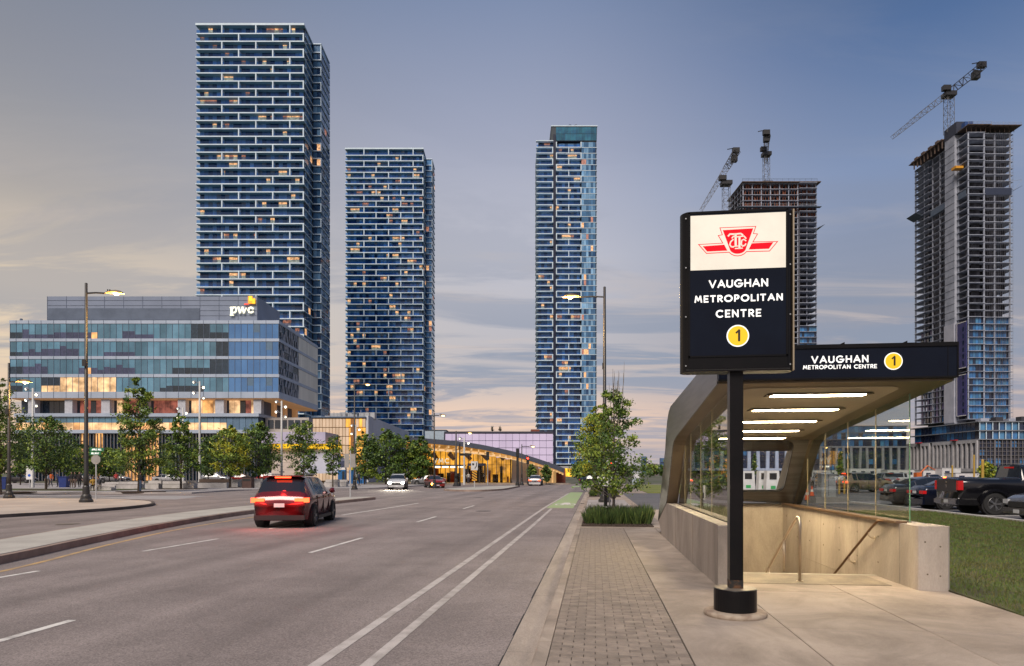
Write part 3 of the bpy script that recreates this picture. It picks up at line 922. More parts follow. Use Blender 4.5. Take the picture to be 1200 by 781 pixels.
q.obj('lettering', LET, fs_)
def badge(parent, cx, cy, cz, r, h):
    n = 40
    q = B(); q.prism([(cx + r * cos(2 * pi * i / n), cy, cz + r * sin(2 * pi * i / n)) for i in range(n)], (0, -.005, 0)); q.obj('badge_ring', LET, parent)
    q = B(); q.prism([(cx + r * .89 * cos(2 * pi * i / n), cy - .0055, cz + r * .89 * sin(2 * pi * i / n)) for i in range(n)], (0, -.003, 0)); q.obj('badge_disc', LETY, parent)
    q = B(); stroke(q, [(-.13 * h, .28 * h), (.10 * h, .5 * h)], h * .15, (cx, cy - .009, cz), (1, 0, 0), (0, 0, 1), (0, -1, 0), .003)
    stroke(q, [(.10 * h, .44 * h), (.10 * h, -.44 * h)], h * .19, (cx, cy - .0091, cz), (1, 0, 0), (0, 0, 1), (0, -1, 0), .003, e=.3)
    q.obj('numeral', LETB, parent)
badge(fs_, .745, -.0602, .222, .118, .125)
for x in (-.74, .05, .86):       # small brackets standing up on the fascia top
    B().prism([(x, -.05, .469), (x + .07, -.05, .469), (x + .07, -.05, .50)], (0, .04, 0)).obj('bracket', BLACK, fs_)

# ------------------------------------------------------------ handrails
hr = thing('handrail', 'freestanding bent steel handrail in the middle of the stairs', 'handrail', (3.0, 10.4, 0))
q = B(); q.path([(0, .1, -.0), (0, .1, .80), (0, .115, .88), (0, .16, .935), (0, .24, .94), (0, .34, .89), (0, .62, .735), (0, 1.5, .20), (0, 3.2, -.80), (0, 5.5, -2.2)], .021, 10)
q.obj('rail', RAIL, hr, True)
for a_, b_, c_ in ((.95, .03, .53), (1.9, -.6, -.04), (3.1, -1.2, -.74)):
    q = B(); q.tube((0, a_, b_), (0, a_, c_), .018); q.obj('post', RAIL, hr, True)
q = B(); q.lathe([(.05, .0), (.05, .012), (.024, .014)], (0, .1, .001), 14); q.obj('floor_flange', RAIL, hr)
hr = thing('handrail', 'sloping steel handrail bracketed to the right hand stair wall', 'handrail', (4.27, 10.7, 0))
q = B(); q.path([(.07, .16, .885), (.0, .26, .875), (0, .5, .76), (0, 3.0, -.69), (0, 5.0, -1.9)], .021, 10); q.obj('rail', M('rail_bronze', (.16, .09, .05), .4, metal=.7), hr, True)
for yy, zz in ((.62, .70), (1.45, .21), (2.9, -.62)):
    q = B(); q.path([(0, yy, zz - .02), (.0, yy, zz - .09), (.05, yy, zz - .12), (.093, yy, zz - .12)], .009, 6); q.lathe([(.03, 0), (.03, .006)], (.093, yy, zz - .12), 12, 0, (-1, 0, 0)); q.obj('bracket', RAIL, hr)

# ------------------------------------------------------------ the big pylon sign
PX, PY = 1.575, 7.96
py = thing('station_pylon_sign', 'tall black station sign with lit white emblem panel on a single post', 'sign', (PX, PY, 0))
q = B(); q.lathe([(.335, -.02), (.345, .02), (.338, .045), (.31, .052), (.28, .056)], (0, 0, .0), 40); q.obj('base_ring', M('ring_concrete', (.34, .28, .22), .85, c2=(.22, .16, .12), vs=8, bump=.4, bs=60), py, True)
q = B(); q.lathe([(.232, .055), (.234, .06), (.234, .296), (.230, .302), (.0, .303)], (0, 0, 0), 40); q.obj('base_drum', BLACK, py)
q = B(); q.lathe([(.222, .3035), (.222, .308)], (0, 0, 0), 40); q.obj('drum_lid', M('lid_grey', (.20, .17, .14), .5, metal=.4), py)
q = B(); q.box(-.073, .073, -.073, .073, .3085, 2.80); q.obj('post', BLACK, py)
q = B(); q.box(-.0735, .0735, -.0735, .0735, .3086, .40); q.obj('post_rust', M('rusty_foot', (.10, .045, .02), .8, c2=(.012, .012, .012), vs=14, lo=.42, hi=.55), py)
z0, z1, hw, dp = 2.735, 4.525, .610, .13
plan = [(-hw, -dp + .02), (-hw + .02, -dp)] + [(hw - .02, -dp), (hw, -dp + .02)] + arc(hw - .09, dp - .09, .09, .09, 0, 90, 6) + arc(-hw + .09, dp - .09, .09, .09, 90, 180, 6)
lobe = [(x, y) for x, y in arc(-hw + .10, 0, .10, dp, 270, 90, 14)] + [(x, y) for x, y in arc(hw - .10, 0, .10, dp, 90, -90, 14)]
q = B(); q.prism([(x, y, z0) for x, y in lobe[::-1]], (0, 0, z1 - z0)); q.obj('sign_case', BLACK, py)
q = B(); q.box(-.515, .515, -dp - .008, -dp + .01, 2.91, 4.495); q.obj('sign_face', PANEL, py)
q = B(); q.box(-.53, .53, -dp - .006, -dp + .01, 2.76, 2.905); q.obj('lower_face', BLACK, py)
q = B()
for x0, x1, a, c in ((-.535, -.516, 2.89, 4.51), (.516, .535, 2.89, 4.51)):
    q.box(x0, x1, -dp - .014, -dp + .01, a, c)
q.box(-.535, .535, -dp - .014, -dp + .01, 4.4965, 4.5115); q.box(-.535, .535, -dp - .014, -dp + .01, 2.891, 2.9085)
q.obj('frame', BLACK, py)
q = B(); q.box(hw - .012, hw + .004, -dp + .03, dp - .03, 2.74, 4.52); q.obj('side_strip', M('strip_brass', (.42, .34, .24), .4, metal=.6), py)
for x_ in (-.57, .57):
    for z_ in (2.80, 3.35, 3.9, 4.45):
        B().lathe([(.009, 0), (.007, .004)], (x_ * .985, -dp - .001, z_), 8, 0, (0, -1, 0)).obj('screw', GALV, py)
B().box(-hw + .05, hw - .05, -dp - .0015, -dp + .001, 2.752, 2.757).obj('case_seam', M('seam_grey', (.05, .05, .05), .6), py)
WPANEL = M('lit_white_panel', (.6, .58, .52), .5, em=(1.0, .90, .74), es=.14)
wz0, wz1 = 3.865, 4.475
q = B(); q.box(-.512, .512, -dp - .0105, -dp - .0085, wz0, wz1); q.obj('emblem_panel', WPANEL, py)
RED = M('emblem_red', (.55, .005, .012), .9, spec=.05, em=(1, .015, .03), es=.22)
def P2(pts, dep, mat, name, o):
    # crop pixels (1200 wide = 110 photo px) turned into metres on the panel
    k = (1.024 / 1200)
    q = B()
    vv = [((x - 604) * k, -dp - .0106 - o, 4.17 - (y - 295) * k) for x, y in pts]
    q.prism(vv[::-1] if True else vv, (0, -dep, 0)); q.obj(name, mat, py)
def sym(half):
    return half + [(1208 - x, y) for x, y in half[::-1]]
outer = sym([(600 - 0, 105), (372, 105), (403, 198), (350, 205), (407, 306), (98, 312), (205, 440), (492, 436)] + [(520, 462), (560, 482), (604, 488)])
P2(outer, .001, RED, 'emblem_outline', 0)
def shrink(pts, t, c=(604, 300)):
    out = []; n = len(pts)
    A = sum(pts[i][0] * pts[(i + 1) % n][1] - pts[(i + 1) % n][0] * pts[i][1] for i in range(n))
    sg = 1 if A > 0 else -1
    for i in range(n):
        a, bb, cc = Vector(pts[i - 1]), Vector(pts[i]), Vector(pts[(i + 1) % n])
        d1 = (bb - a); d2 = (cc - bb)
        if d1.length < 1e-6 or d2.length < 1e-6:
            out.append(tuple(bb)); continue
        d1.normalize(); d2.normalize()
        n1 = Vector((-d1.y, d1.x)) * sg; n2 = Vector((-d2.y, d2.x)) * sg
        m = (n1 + n2)
        if m.length < .2:
            out.append(tuple(bb)); continue
        m.normalize()
        out.append(tuple(bb + m * (t / max(.35, m.dot(n1)))))
    return out
op = []
for p in outer:
    if not op or (Vector(p) - Vector(op[-1])).length > 2:
        op.append(p)
P2(shrink(op, 9), .001, WPANEL, 'emblem_field', .0012)
P2([(160, 342), (432, 332), (472, 410), (215, 412)], .001, RED, 'emblem_wing', .0024)
P2([(1208 - x, y - 8 if x < 300 else y - 6) for x, y in [(160, 332), (430, 334), (468, 412), (215, 414)]][::-1], .001, RED, 'emblem_wing', .0024)
sh = [(414, 142), (500, 385)] + [(604 + 104 * cos(rad(a)), 380 + 76 * sin(rad(a))) for a in range(170, 5, -15)] + [(708, 385), (797, 134)]
P2(sh, .001, RED, 'emblem_shield', .0024)
q = B(); kk = 1.024 / 1200
def mono(pts, t):
    stroke(q, [((x - 604) * kk, (295 - y) * kk) for x, y in pts], t * kk, (0, -dp - .0145, 4.17), (1, 0, 0), (0, 0, 1), (0, -1, 0), .001)
mono([(482, 222), (505, 197), (560, 200), (640, 196), (665, 215)], 20)
mono([(575, 200), (577, 355)], 28); mono([(548, 360), (606, 356)], 12)
mono([(530, 250), (548, 228), (600, 236), (680, 230), (706, 262)], 16)
mono([(624, 236), (624, 385)], 26); mono([(572, 388), (660, 386)], 14)
mono([(545, 268), (512, 300), (502, 335), (520, 362), (548, 368)], 17)
mono([(704, 292), (680, 272), (652, 285)], 15); mono([(652, 285), (646, 335), (662, 360), (690, 352), (703, 332)], 17)
q.obj('emblem_monogram', WPANEL, py)
q = B()
pz = lambda yy: 1.6 + (554.6 - yy) / 800 * 7.66
for txt, yc, hh, gg in (('VAUGHAN', 334.2, .089, .0275), ('METROPOLITAN', 351.4, .079, .0325), ('CENTRE', 369.0, .086, .035)):
    lettering(q, txt, hh, .0155, gg, (.005, -dp - .0082, pz(yc) - .005), (1, 0, 0), (0, 0, 1), (0, -1, 0))
q.obj('lettering', LET, py)
badge(py, .0, -dp - .0082, pz(395.6), .121, .125)
for x in (-.35, .0, .28):
    B().box(x, x + .03, -.01, .02, 4.5255, 4.56).obj('lifting_eye', BLACK, py)
# ------------------------------------------------------------ buildings (each stands square to the camera's heading: local x right, y away)
def rooted(name, label, r, d, cat='building', rz=0.0, **k):
    t = thing(name, label, cat, cw(r, d, 0), YAW + rz)
    for a, v in k.items():
        t[a] = v
    return t


TW = M('tower_white', (.58, .70, .80), .6, c2=(.50, .61, .71), vs=.3)
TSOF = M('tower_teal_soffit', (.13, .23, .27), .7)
TCORE = M('tower_core', (.030, .045, .060), .6, c2=(.02, .03, .045), vs=.2)
G = [M('window_blue', (.06, .16, .32), .12, c2=(.09, .22, .41), vs=.35, spec=.6, rv=.35),
     M('window_deep', (.012, .045, .13), .10, c2=(.02, .08, .20), vs=.35, spec=.6, rv=.35),
     M('window_pale', (.26, .46, .68), .15, c2=(.16, .34, .58), vs=.5, spec=.6, rv=.25),
     M('window_curtain', (.22, .25, .30), .5, c2=(.14, .17, .22), vs=.6, rv=.25),
     M('window_lit', (.4, .2, .1), .5, c2=(.3, .16, .08), vs=.8, em=(1, .52, .24), es=.36, ev=1.6, samp=False),
     M('window_dim', (.2, .1, .1), .5, em=(1, .40, .24), es=.14, ev=1.6, samp=False)]
GUARD = GLASS('balcony_glass', (.52, .74, .98), 1.1, .04)
FRAMEW = TW


LASTLIT = [False]


def pick(r, lit=.05, w=(.40, .26, .24, .10)):
    x = r.random()
    if LASTLIT[0] and lit > .03:
        x *= .16                  # lit rooms come in runs of panes
    LASTLIT[0] = x < lit
    if x < lit:
        return 4 if r.random() < .6 else 5
    x = r.random() * sum(w)
    for i, v in enumerate(w):
        x -= v
        if x <= 0:
            return i
    return 0


PANES = {}


def pane_mesh(w, h, mi):
    k = (round(w, 3), round(h, 3), mi)
    if k not in PANES:
        q = B(); q.box(0, w, -.05, 0, 0, h, 0)
        PANES[k] = q.mesh('window', G[mi])
    return PANES[k]


def fill_windows(root, spots, budget, name='window_wall'):
    """spots: (x, y, z, w, h, side, mi); the most visible become windows of their own, the rest one joined part"""
    spots.sort(key=lambda s: (0 if s[6] in (4, 5) else 1, s[7]))
    rest = B()
    for i, (x, y, z, w, h, side, mi, _) in enumerate(spots):
        if i < budget:
            put('window', pane_mesh(w, h, mi), root, (x, y, z), pi / 2 * side)
        elif side == 0:
            rest.box(x, x + w, y - .05, y, z, z + h, mi)
        elif side == 1:
            rest.box(x, x + .05, y, y + w, z, z + h, mi)
        else:
            rest.box(x - .05, x, y - w, y, z, z + h, mi)
    if rest.v:
        rest.obj(name, G, root, kind='stuff')


def condo(name, label, px, d, seed, zhide):
    """tall white slab-and-balcony tower with a lower rear wing to its right"""
    r = random.Random(seed)
    t = rooted(name, label, (px - 600) / 800 * d, d)
    Wd, H, fh, n = 40.4, 170.4, 2.97, 56
    core = B(); core.box(.6, Wd - .3, 1.86, 11.0, -.15, H - .5); core.box(2, Wd + 2.9, 11.9, 24, -.15, H - .7)
    core.obj('core', TCORE, t)
    zs = [H - .45] + [H - 3.75 - fh * i for i in range(n)]
    meshes = []
    for par in (0, 1):
        q = B(); ov = .0 if par else -.28
        q.box(ov, Wd - ov * .4, -.02 if par else -.14, 1.84, -.40, 0)
        q.box(ov + .12, Wd + .1, 1.841, 11.4, -.36, -.02)
        q.box(Wd - 1, Wd + 3.3, 11.401, 24.2, -.36, -.02)
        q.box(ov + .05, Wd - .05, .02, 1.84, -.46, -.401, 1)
        meshes.append(q.mesh('floor_slab', [TW, TSOF]))
    fin = B().box(-.22, .22, -.10, 1.85, .0, fh - .401).mesh('divider', TW)
    finr = B().box(-.22, .22, -.10, .35, .0, fh - .401).mesh('divider', TW)
    finc = B().box(-.18, .18, -.02, .5, .0, fh - .361).mesh('corner_frame', TW)
    gd = B().box(.1, Wd - .1, -.02, .01, .0, 1.08).mesh('balcony_guard', GUARD)
    spots = []
    for i, z in enumerate(zs):
        if z < 2:
            break
        par = i % 2
        put('floor_slab', meshes[par], t, (0, 0, z))
        if i == 0:
            continue
        hh = (zs[i - 1] - z) - .46
        if z > zhide:
            put('balcony_guard', gd, t, (0, 0, z))
        xsd = ([10.4 - .8, 10.4 - .8 + 12.75, 10.4 - .8 + 25.5] if par == 1 else [15.9, 28.7, Wd - .25])
        if z > zhide:
            for x in xsd:
                o = put('divider', fin if x < 40 else finr, t, (x, 0, z))
                if i == 1:
                    o.scale = (1, 1, 1.27)
        for kx in (Wd + 3.1,):
            if i % 2 == 0 or i == 1:
                put('corner_frame', finc, t, (kx, 11.42, z))
        x = .7
        while x < Wd - 1.6:
            w = 1.5
            spots.append((x, 1.85, z + .02, w, hh, 0, pick(r, .06), r.random() + (0 if z > zhide else 5)))
            x += 1.56
        yy = 2.0
        while yy < 10.8:       # right flank
            spots.append((Wd - .30, yy, z, 2.2, hh, 1, pick(r, .02, (.45, .25, .25, .03)), 3 + r.random()))
            yy += 2.35
        for k in range(2):     # rear wing, front and flank
            spots.append((Wd + .05 + k * 1.45, 11.88, z, 1.38, hh, 0, pick(r, .03, (.6, .3, .1, .0)), 2 + r.random()))
        yy = 12.0
        while yy < 23:
            spots.append((Wd + 2.95, yy, z, 2.5, hh, 1, pick(r, .02, (.5, .3, .2, .0)), 4 + r.random()))
            yy += 2.7
    fill_windows(t, spots, 300)
    q = B()
    q.box(-.28, Wd + .1, -.14, .1, H - .449, H - .1); q.box(12, 24, 4, 9, H - .4, H + .8)
    q.obj('roof_edge', TW, t)
    return t


condo('condo_tower', 'tallest looking white banded condo tower, behind the glass office with the tan overhang', 230, 256, 5, 38)
condo('condo_tower', 'second white banded condo tower, rising behind the four dense plaza trees', 404.8, 354, 9, 14)


def condo_c():
    d = 352; k = d / 800
    t = rooted('condo_tower', 'slim blue glass condo tower with dark vertical stripe and slanted glass crown', (629 - 600) / 800 * d, d)
    r = random.Random(3)
    T1, T2, fh = 173.2, 180.6, 2.97
    a, b_, c, e = 8.5, 9.9, 23.1, 31.0
    core = B(); core.box(.9, a, 1.86, 24, -.15, T1 - .3); core.box(a, e - .4, 1.87, 24, -.15, T1 - .5); core.obj('core', TCORE, t)
    B().box(a, b_ - .1, -.3, 2, 4, T1 + 3).obj('dark_stripe', M('stripe_navy', (.008, .010, .028), .3, c2=(.012, .015, .04)), t)
    # crown
    q = B(); q.prism([(7.3, .6, T1), (e, .6, T1), (e + .2, .6, T2), (7.7, .6, T2)], (0, 22, 0)); q.obj('crown_core', TCORE, t)
    for i in range(14):
        for j in range(2):
            x0 = 9.95 + i * 1.5
            z0 = T1 + .2 + j * 3.5
            put('crown_pane', B().box(0, 1.44, -.06, 0, 0, 3.3).mesh('crown_pane', M('crown_glass', (.03, .15, .22), .1, c2=(.02, .09, .16), vs=.3, spec=1, rv=.3)) if (i, j) == (0, 0) else bpy.data.meshes['crown_pane'],
                t, (x0, .59, z0))
    q = B(); q.box(7.4, e + .4, .3, 23, T2, T2 + .5); q.obj('roof_edge', TW, t)
    n = 57
    sl_l = B().box(-.3, a, -.1, 1.84, -.40, 0).box(.0, .9, 1.841, 24, -.36, -.02).mesh('wing_slab', TW)
    sl_c = B().box(b_, c, -.1, 1.84, -.40, 0).mesh('floor_slab', TW)
    sl_r = B().box(c, e + .1, .3, 1.84, -.30, -.05).box(e - 1, e + .1, 1.841, 24, -.30, -.05).mesh('edge_slab', TW)
    v_full = B().box(b_ + .0, b_ + .5, -.14, 1.84, 0, fh - .401).box(c - .5, c, -.14, 1.84, 0, fh - .401).mesh('balcony_frame', TW)
    v_mid = B().box((b_ + c) / 2 - .2, (b_ + c) / 2 + .2, -.1, 1.84, 0, fh - .401).mesh('divider', TW)
    v_l = B().box(a - .55, a - .05, -.14, 1.84, 0, fh - .401).mesh('wing_divider', TW)
    gl = B().box(-.1, a - .05, -.05, -.02, 0, 1.05).mesh('wing_guard', GUARD)
    gc = B().box(b_ + .5, c - .5, -.05, -.02, 0, 1.05).mesh('balcony_guard', GUARD)
    spots = []
    for i in range(n):
        z = T1 - .4 - fh * (i + 1)
        if z < 5:
            break
        put('wing_slab', sl_l, t, (0, 0, z)); put('floor_slab', sl_c, t, (0, 0, z)); put('edge_slab', sl_r, t, (0, 0, z))
        put('balcony_frame' if i % 2 == 0 else 'divider', v_full if i % 2 == 0 else v_mid, t, (0, 0, z))
        if i % 2 == 1:
            put('wing_divider', v_l, t, (0, 0, z))
        put('wing_guard', gl, t, (0, 0, z)); put('balcony_guard', gc, t, (0, 0, z))
        for x0, x1, yy, w, ww in ((.95, a - .1, 1.85, 1.5, (.45, .2, .3, .05)), (b_ + .1, c - .2, 1.86, 1.55, (.45, .2, .28, .07)), (c + .05, e - .5, .42, 1.2, (.5, .06, .44, .0))):
            x = x0
            while x + w < x1 + .3:
                mi = pick(r, .05 if x0 < c else .05, ww)
                if x0 > c - .1 and mi < 3:
                    mi = {0: 0, 1: 1, 2: 2}[mi]
                spots.append((x, yy, z + .02, w - .06, fh - .45, 0, mi, r.random() + (1 if x0 < 5 else 0)))
                x += w
        yy = 1
        while yy < 22:
            spots.append((e - .15, yy, z, 2.5, fh - .4, 1, 0, 9)); yy += 2.7
    fill_windows(t, spots, 300)
    q = B(); q.box(c, e - .45, .43, 1.86, 5, T1 - .5); q.obj('glass_backing', TCORE, t)
    q = B()
    for i in range(n + 1):
        z = T1 - .42 - fh * i
        q.box(-.3, a, -.1, 1.84, z - 0 if i == 0 else z + 5000, z + .4 if i == 0 else z + 5000.1)
        break
    q.obj('wing_roof', TW, t)
    q = B(); q.box(-.5, e + 1, -1.2, 3, 4.0, 5.2); q.obj('podium_slab', M('podium_grey', (.35, .35, .36), .8), t)
    q = B(); q.box(6, 28, 1.5, 3, -.15, 3.99); q.obj('lobby', M('lobby_glow', (.5, .3, .08), .6, em=(1, .50, .03), es=.55, ev=.4, samp=False), t)
    q = B()
    for i in range(8):
        q = B(); q.box(2 + i * 4, 2.5 + i * 4, -.8, -.3, -.15, 3.99); q.obj('column', TCORE, t)
    q = B(); q.tube((18.5, 6, T2 + .5), (19.2, 6, T2 + 3.0), .15, n=5); q.tube((19.2, 6, T2 + 3.0), (17.3, 6, T2 + 3.9), .14, n=5); q.tube((19.2, 6, T2 + 3.0), (21.2, 6, T2 + 3.9), .14, n=5)
    q.obj('roof_aerial', DARKPOLE, t)


condo_c()

# ------------------------------------------------------------ towers under construction
CS = M('raw_slab', (.36, .39, .47), .85, c2=(.22, .24, .31), vs=.4)
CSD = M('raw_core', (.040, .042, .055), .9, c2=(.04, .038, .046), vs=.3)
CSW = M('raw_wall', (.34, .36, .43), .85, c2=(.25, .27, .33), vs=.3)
CPART = M('stud_grey', (.13, .13, .155), .85, c2=(.07, .07, .09), vs=.7)
FORM = M('formwork', (.13, .085, .065), .8, c2=(.06, .045, .04), vs=.8)
SAFE = M('safety_rail', (.09, .12, .17), .6)
CB = [M('clad_blue', (.04, .17, .38), .12, c2=(.025, .10, .26), vs=.5, spec=1, rv=.35), M('clad_dark', (.012, .02, .05), .15, spec=1, rv=.3),
      M('clad_bright', (.07, .22, .38), .15, c2=(.05, .15, .30), vs=.6, spec=1, rv=.25), M('clad_lilac', (.24, .17, .32), .3, c2=(.12, .11, .26), vs=.8, rv=.3)]


def tower_d():
    d = 295
    r = random.Random(21)
    t = rooted('unfinished_tower', 'tall bare concrete tower still being built, crane on top and blue cladding low down', 534 / 800 * d, d, 'tower')
    fh, n, Wd, Dp = 2.95, 50, 19.6, 39.0
    zt = 149.0
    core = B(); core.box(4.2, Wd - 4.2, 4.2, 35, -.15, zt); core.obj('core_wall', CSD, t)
    B().box(-.9, 4.25, 7.4, 14.2, -.15, zt + 7).obj('shear_wall', CSW, t)
    for j in range(46):
        B().box(-.96, -.901, 7.35, 14.25, 3 + j * 3.2, 3.14 + j * 3.2).obj('pour_joint', CSD, t) if j % 1 == 0 else None
    def slab(par):
        q = B(); q.box(0, 7.6, -.1, 7.3, -.22, 0); q.box(7.601, Wd, .9, 7.3, -.22, 0); q.box(.6, Wd, 7.301, 26, -.22, 0); q.box(0, Wd, 26.001, Dp, -.22, 0)
        q.box(Wd + .001, Wd + 1.6, 2.0, 9, -.22, 0); q.box(-.6, -.001, 27, Dp - 1, -.2, 0); q.box(2, Wd - 4, Dp + .001, Dp + 1.8, -.2, 0)
        return q
    sm = slab(0).mesh('floor_slab', CS)
    posts = B()
    for x, y in ((.4, .3), (7.2, .3), (7.4, 6.8), (.5, 6.8), (12.5, 1.3), (Wd - .5, 1.3), (Wd - .5, 7), (.9, 15), (.9, 20.5), (.9, 26), (.4, 31.5), (.4, Dp - .5), (Wd - .5, 20), (Wd - .5, 34), (9, Dp - .6)):
        posts.box(x - .22, x + .22, y - .22, y + .22, 0, fh - .221)
    pm = posts.mesh('column_set', CS)
    thin = B()
    for i in range(14):
        x = 8.3 + i * .82
        thin.box(x, x + .08, 1.0, 1.08, 0, fh - .221)
    for x, y in ((Wd + 1.5, 2.1), (Wd + 1.5, 8.8), (Wd + .5, 2.1), (-.5, 27.2), (-.5, Dp - 1.2), (-.5, 33)):
        thin.tube((x, y, 0), (x, y, fh - .221), .04, n=4)
    for i in range(8):
        thin.box(.25, .33, 15.5 + i * 1.4, 15.58 + i * 1.4, 0, fh - .221)
    rail = B(); rail.tube((Wd, 2.05, 1.1), (Wd + 1.55, 2.05, 1.1), .04, n=4); rail.tube((Wd + 1.55, 2.05, 1.1), (Wd + 1.55, 8.9, 1.1), .04, n=4)
    rail.tube((-.55, 27, 1.1), (-.55, Dp - 1, 1.1), .04, n=4)
    th = thin.mesh('prop_set', CPART); rm = rail.mesh('edge_rail', GALV)
    part_w = []
    for v in range(4):
        q = B()
        for i in range(9):
            x = r.uniform(.6, 6.6); q.box(x, x + r.uniform(.4, 1.8), 2.2, 2.3, 0, fh - .221)
        for i in range(10):
            x = r.uniform(8, Wd - 2); q.box(x, x + r.uniform(.4, 1.8), 3.2, 3.3, 0, fh - .221)
        for i in range(12):
            y = r.uniform(15, Dp - 3); q.box(2.6, 2.7, y, y + r.uniform(.5, 2), 0, fh - .221)
        part_w.append(q.mesh('partition', CPART))
    for i in range(n + 1):
        z = zt - fh * i
        if z < 24:
            break
        put('floor_slab', sm, t, (0, 0, z))
        if i:
            put('column_set', pm, t, (0, 0, z), kind='stuff'); put('prop_set', th, t, (0, 0, z), kind='stuff')
            if i > 3:
                put('partition', part_w[r.randrange(4)], t, (0, 0, z), kind='stuff')
            put('edge_rail', rm, t, (0, 0, z))
        # blue glass below
        if z < 68:
            for k in range(6):
                o = put('window', pane_mesh2(1.18, fh - .24, r.choice((0, 0, 2, 1))), t, (.3 + k * 1.22, .75, z), 0)
            for k in range(9):
                put('window', pane_mesh2(1.2, fh - .24, r.choice((0, 0, 2, 0, 1))), t, (8.2 + k * 1.23, 2.0, z), 0)
            for k in range(9):
                if z < 60 or k > 4:
                    put('window', pane_mesh2(1.7, fh - .24, r.choice((3, 3, 1, 0, 1))), t, (1.6, 16 + k * 2.3, z), -pi / 2 * -1)
    # dark blue strip with white outline beside the shear wall
    for z0, z1 in ((26.5, 44.6), (47.3, 67.5)):
        B().box(-.55, -.2, .2, 7.1, z0, z1).obj('blue_strip', M('strip_blue', (.035, .035, .16), .3, c2=(.02, .02, .10), vs=.6, spec=.8), t)
        for (y0, y1, a, c) in ((6.2, 6.5, z0, z1), (.3, 6.19, z0, z0 + .3), (.3, 6.19, z1 - .3, z1)):
            B().box(-.62, -.551, y0, y1, a, c).obj('white_outline', WHITEP, t)
        for k in range(6):
            B().box(-.60, -.551, 1.6, 2.6, z0 + 1.2 + k * 2.95, z0 + 3.1 + k * 2.95).obj('strip_window', CB[1], t)
    B().box(-1.2, -.921, 7.3, 14.3, 24, 67.9).obj('grey_cladding', M('clad_grey', (.42, .43, .50), .4, c2=(.36, .37, .44), vs=.3), t)
    # top deck: table forms, screens and rails
    q = B()
    q.box(-2.0, 7.2, 14.6, Dp + 1.5, zt + 3.6, zt + 3.9); q.obj('deck_form', FORM, t)
    for i in range(9):
        y = 15 + i * 2.7
        B().box(-1.7, -1.2, y, y + .3, zt + .1, zt + 3.59).obj('form_post', FORM, t)
        B().box(-1.9, 2 + (i % 3), y, y + 2.2, zt + 3.91, zt + 4.3 + .8 * (i % 2)).obj('form_panel', FORM, t)
    B().box(-1.0, 6.4, 6.0, 14.5, zt + 2.4, zt + 7.6).obj('climbing_form', M('form_navy', (.03, .035, .06), .7), t)
    B().box(-.6, 9.5, -1.3, 5.9, zt + 2.6, zt + 2.9).obj('deck_form', FORM, t)
    B().box(8.8, Wd + 2.8, -1.5, 12, zt + 2.2, zt + 2.5).obj('deck_form', FORM, t)
    for i in range(11):
        x = -.4 + i * 2.05
        B().box(x, x + .16, .2, .36, zt + .05, zt + 2.19).obj('form_post', FORM, t)
    for x0, x1, z in ((-.6, 9.4, zt + 4.0), (9.5, Wd + 2.7, zt + 3.6)):
        q = B(); q.tube((x0, -1.3, z), (x1, -1.3, z), .05, n=4); q.tube((x0, -1.3, z - .5), (x1, -1.3, z - .5), .04, n=4)
        for k in range(6):
            xx = x0 + (x1 - x0) * k / 5; q.tube((xx, -1.3, z - 1.2), (xx, -1.3, z), .04, n=4)
        q.obj('edge_rail', GALV, t)
    B().box(.2, 3.8, 2, 4.4, zt + 2.91, zt + 5.6).obj('site_box', M('tarp_blue', (.02, .06, .20), .6), t)
    # catch fan and loading platform
    q = B(); q.prism([(Wd + 1.6, 1.5, zt - 24.5), (Wd + 5.2, 1.5, zt - 22.6), (Wd + 5.2, 12, zt - 22.6), (Wd + 1.6, 12, zt - 24.5)], (0, 0, .12)); q.obj('catch_fan', SAFE, t)
    q = B(); q.tube((Wd + 1.6, 1.5, zt - 24.4), (Wd + 5.0, 1.5, zt - 20), .05, n=4); q.tube((Wd + 5.0, 1.5, zt - 20), (Wd, 1.5, zt - 20.5), .05, n=4); q.obj('fan_brace', GALV, t)
    q = B(); q.prism([(.2, Dp + 1, zt - 24.5), (-3.4, Dp + 1, zt - 22.6), (-3.4, Dp - 7, zt - 22.6), (.2, Dp - 7, zt - 24.5)], (0, 0, .12)); q.obj('catch_fan', SAFE, t)
    q = B(); q.box(-3.2, .2, 3.0, 6.0, zt - 14.2, zt - 13.9); q.box(-3.2, -3.1, 3, 6, zt - 13.9, zt - 13.0); q.box(-3.2, .2, 3.0, 3.1, zt - 13.9, zt - 13.2); q.obj('loading_platform', M('platform_yellow', (.65, .30, .02), .6), t)
    for y0, y1 in ((1, 6), (15.5, 26)):
        B().box(-.12, -.05, y0, y1, zt - 27.2, zt - 24.4).obj('debris_net', SAFE, t)
    B().box(8, Wd, .78, .85, zt - 26.8, zt - 23.8).obj('debris_net', M('net_navy', (.025, .035, .07), .8), t)


def pane_mesh2(w, h, mi):
    k = ('c', round(w, 3), round(h, 3), mi)
    if k not in PANES:
        PANES[k] = B().box(0, w - .06, 0, .05, 0, h).mesh('window', CB[mi])
    return PANES[k]


tower_d()


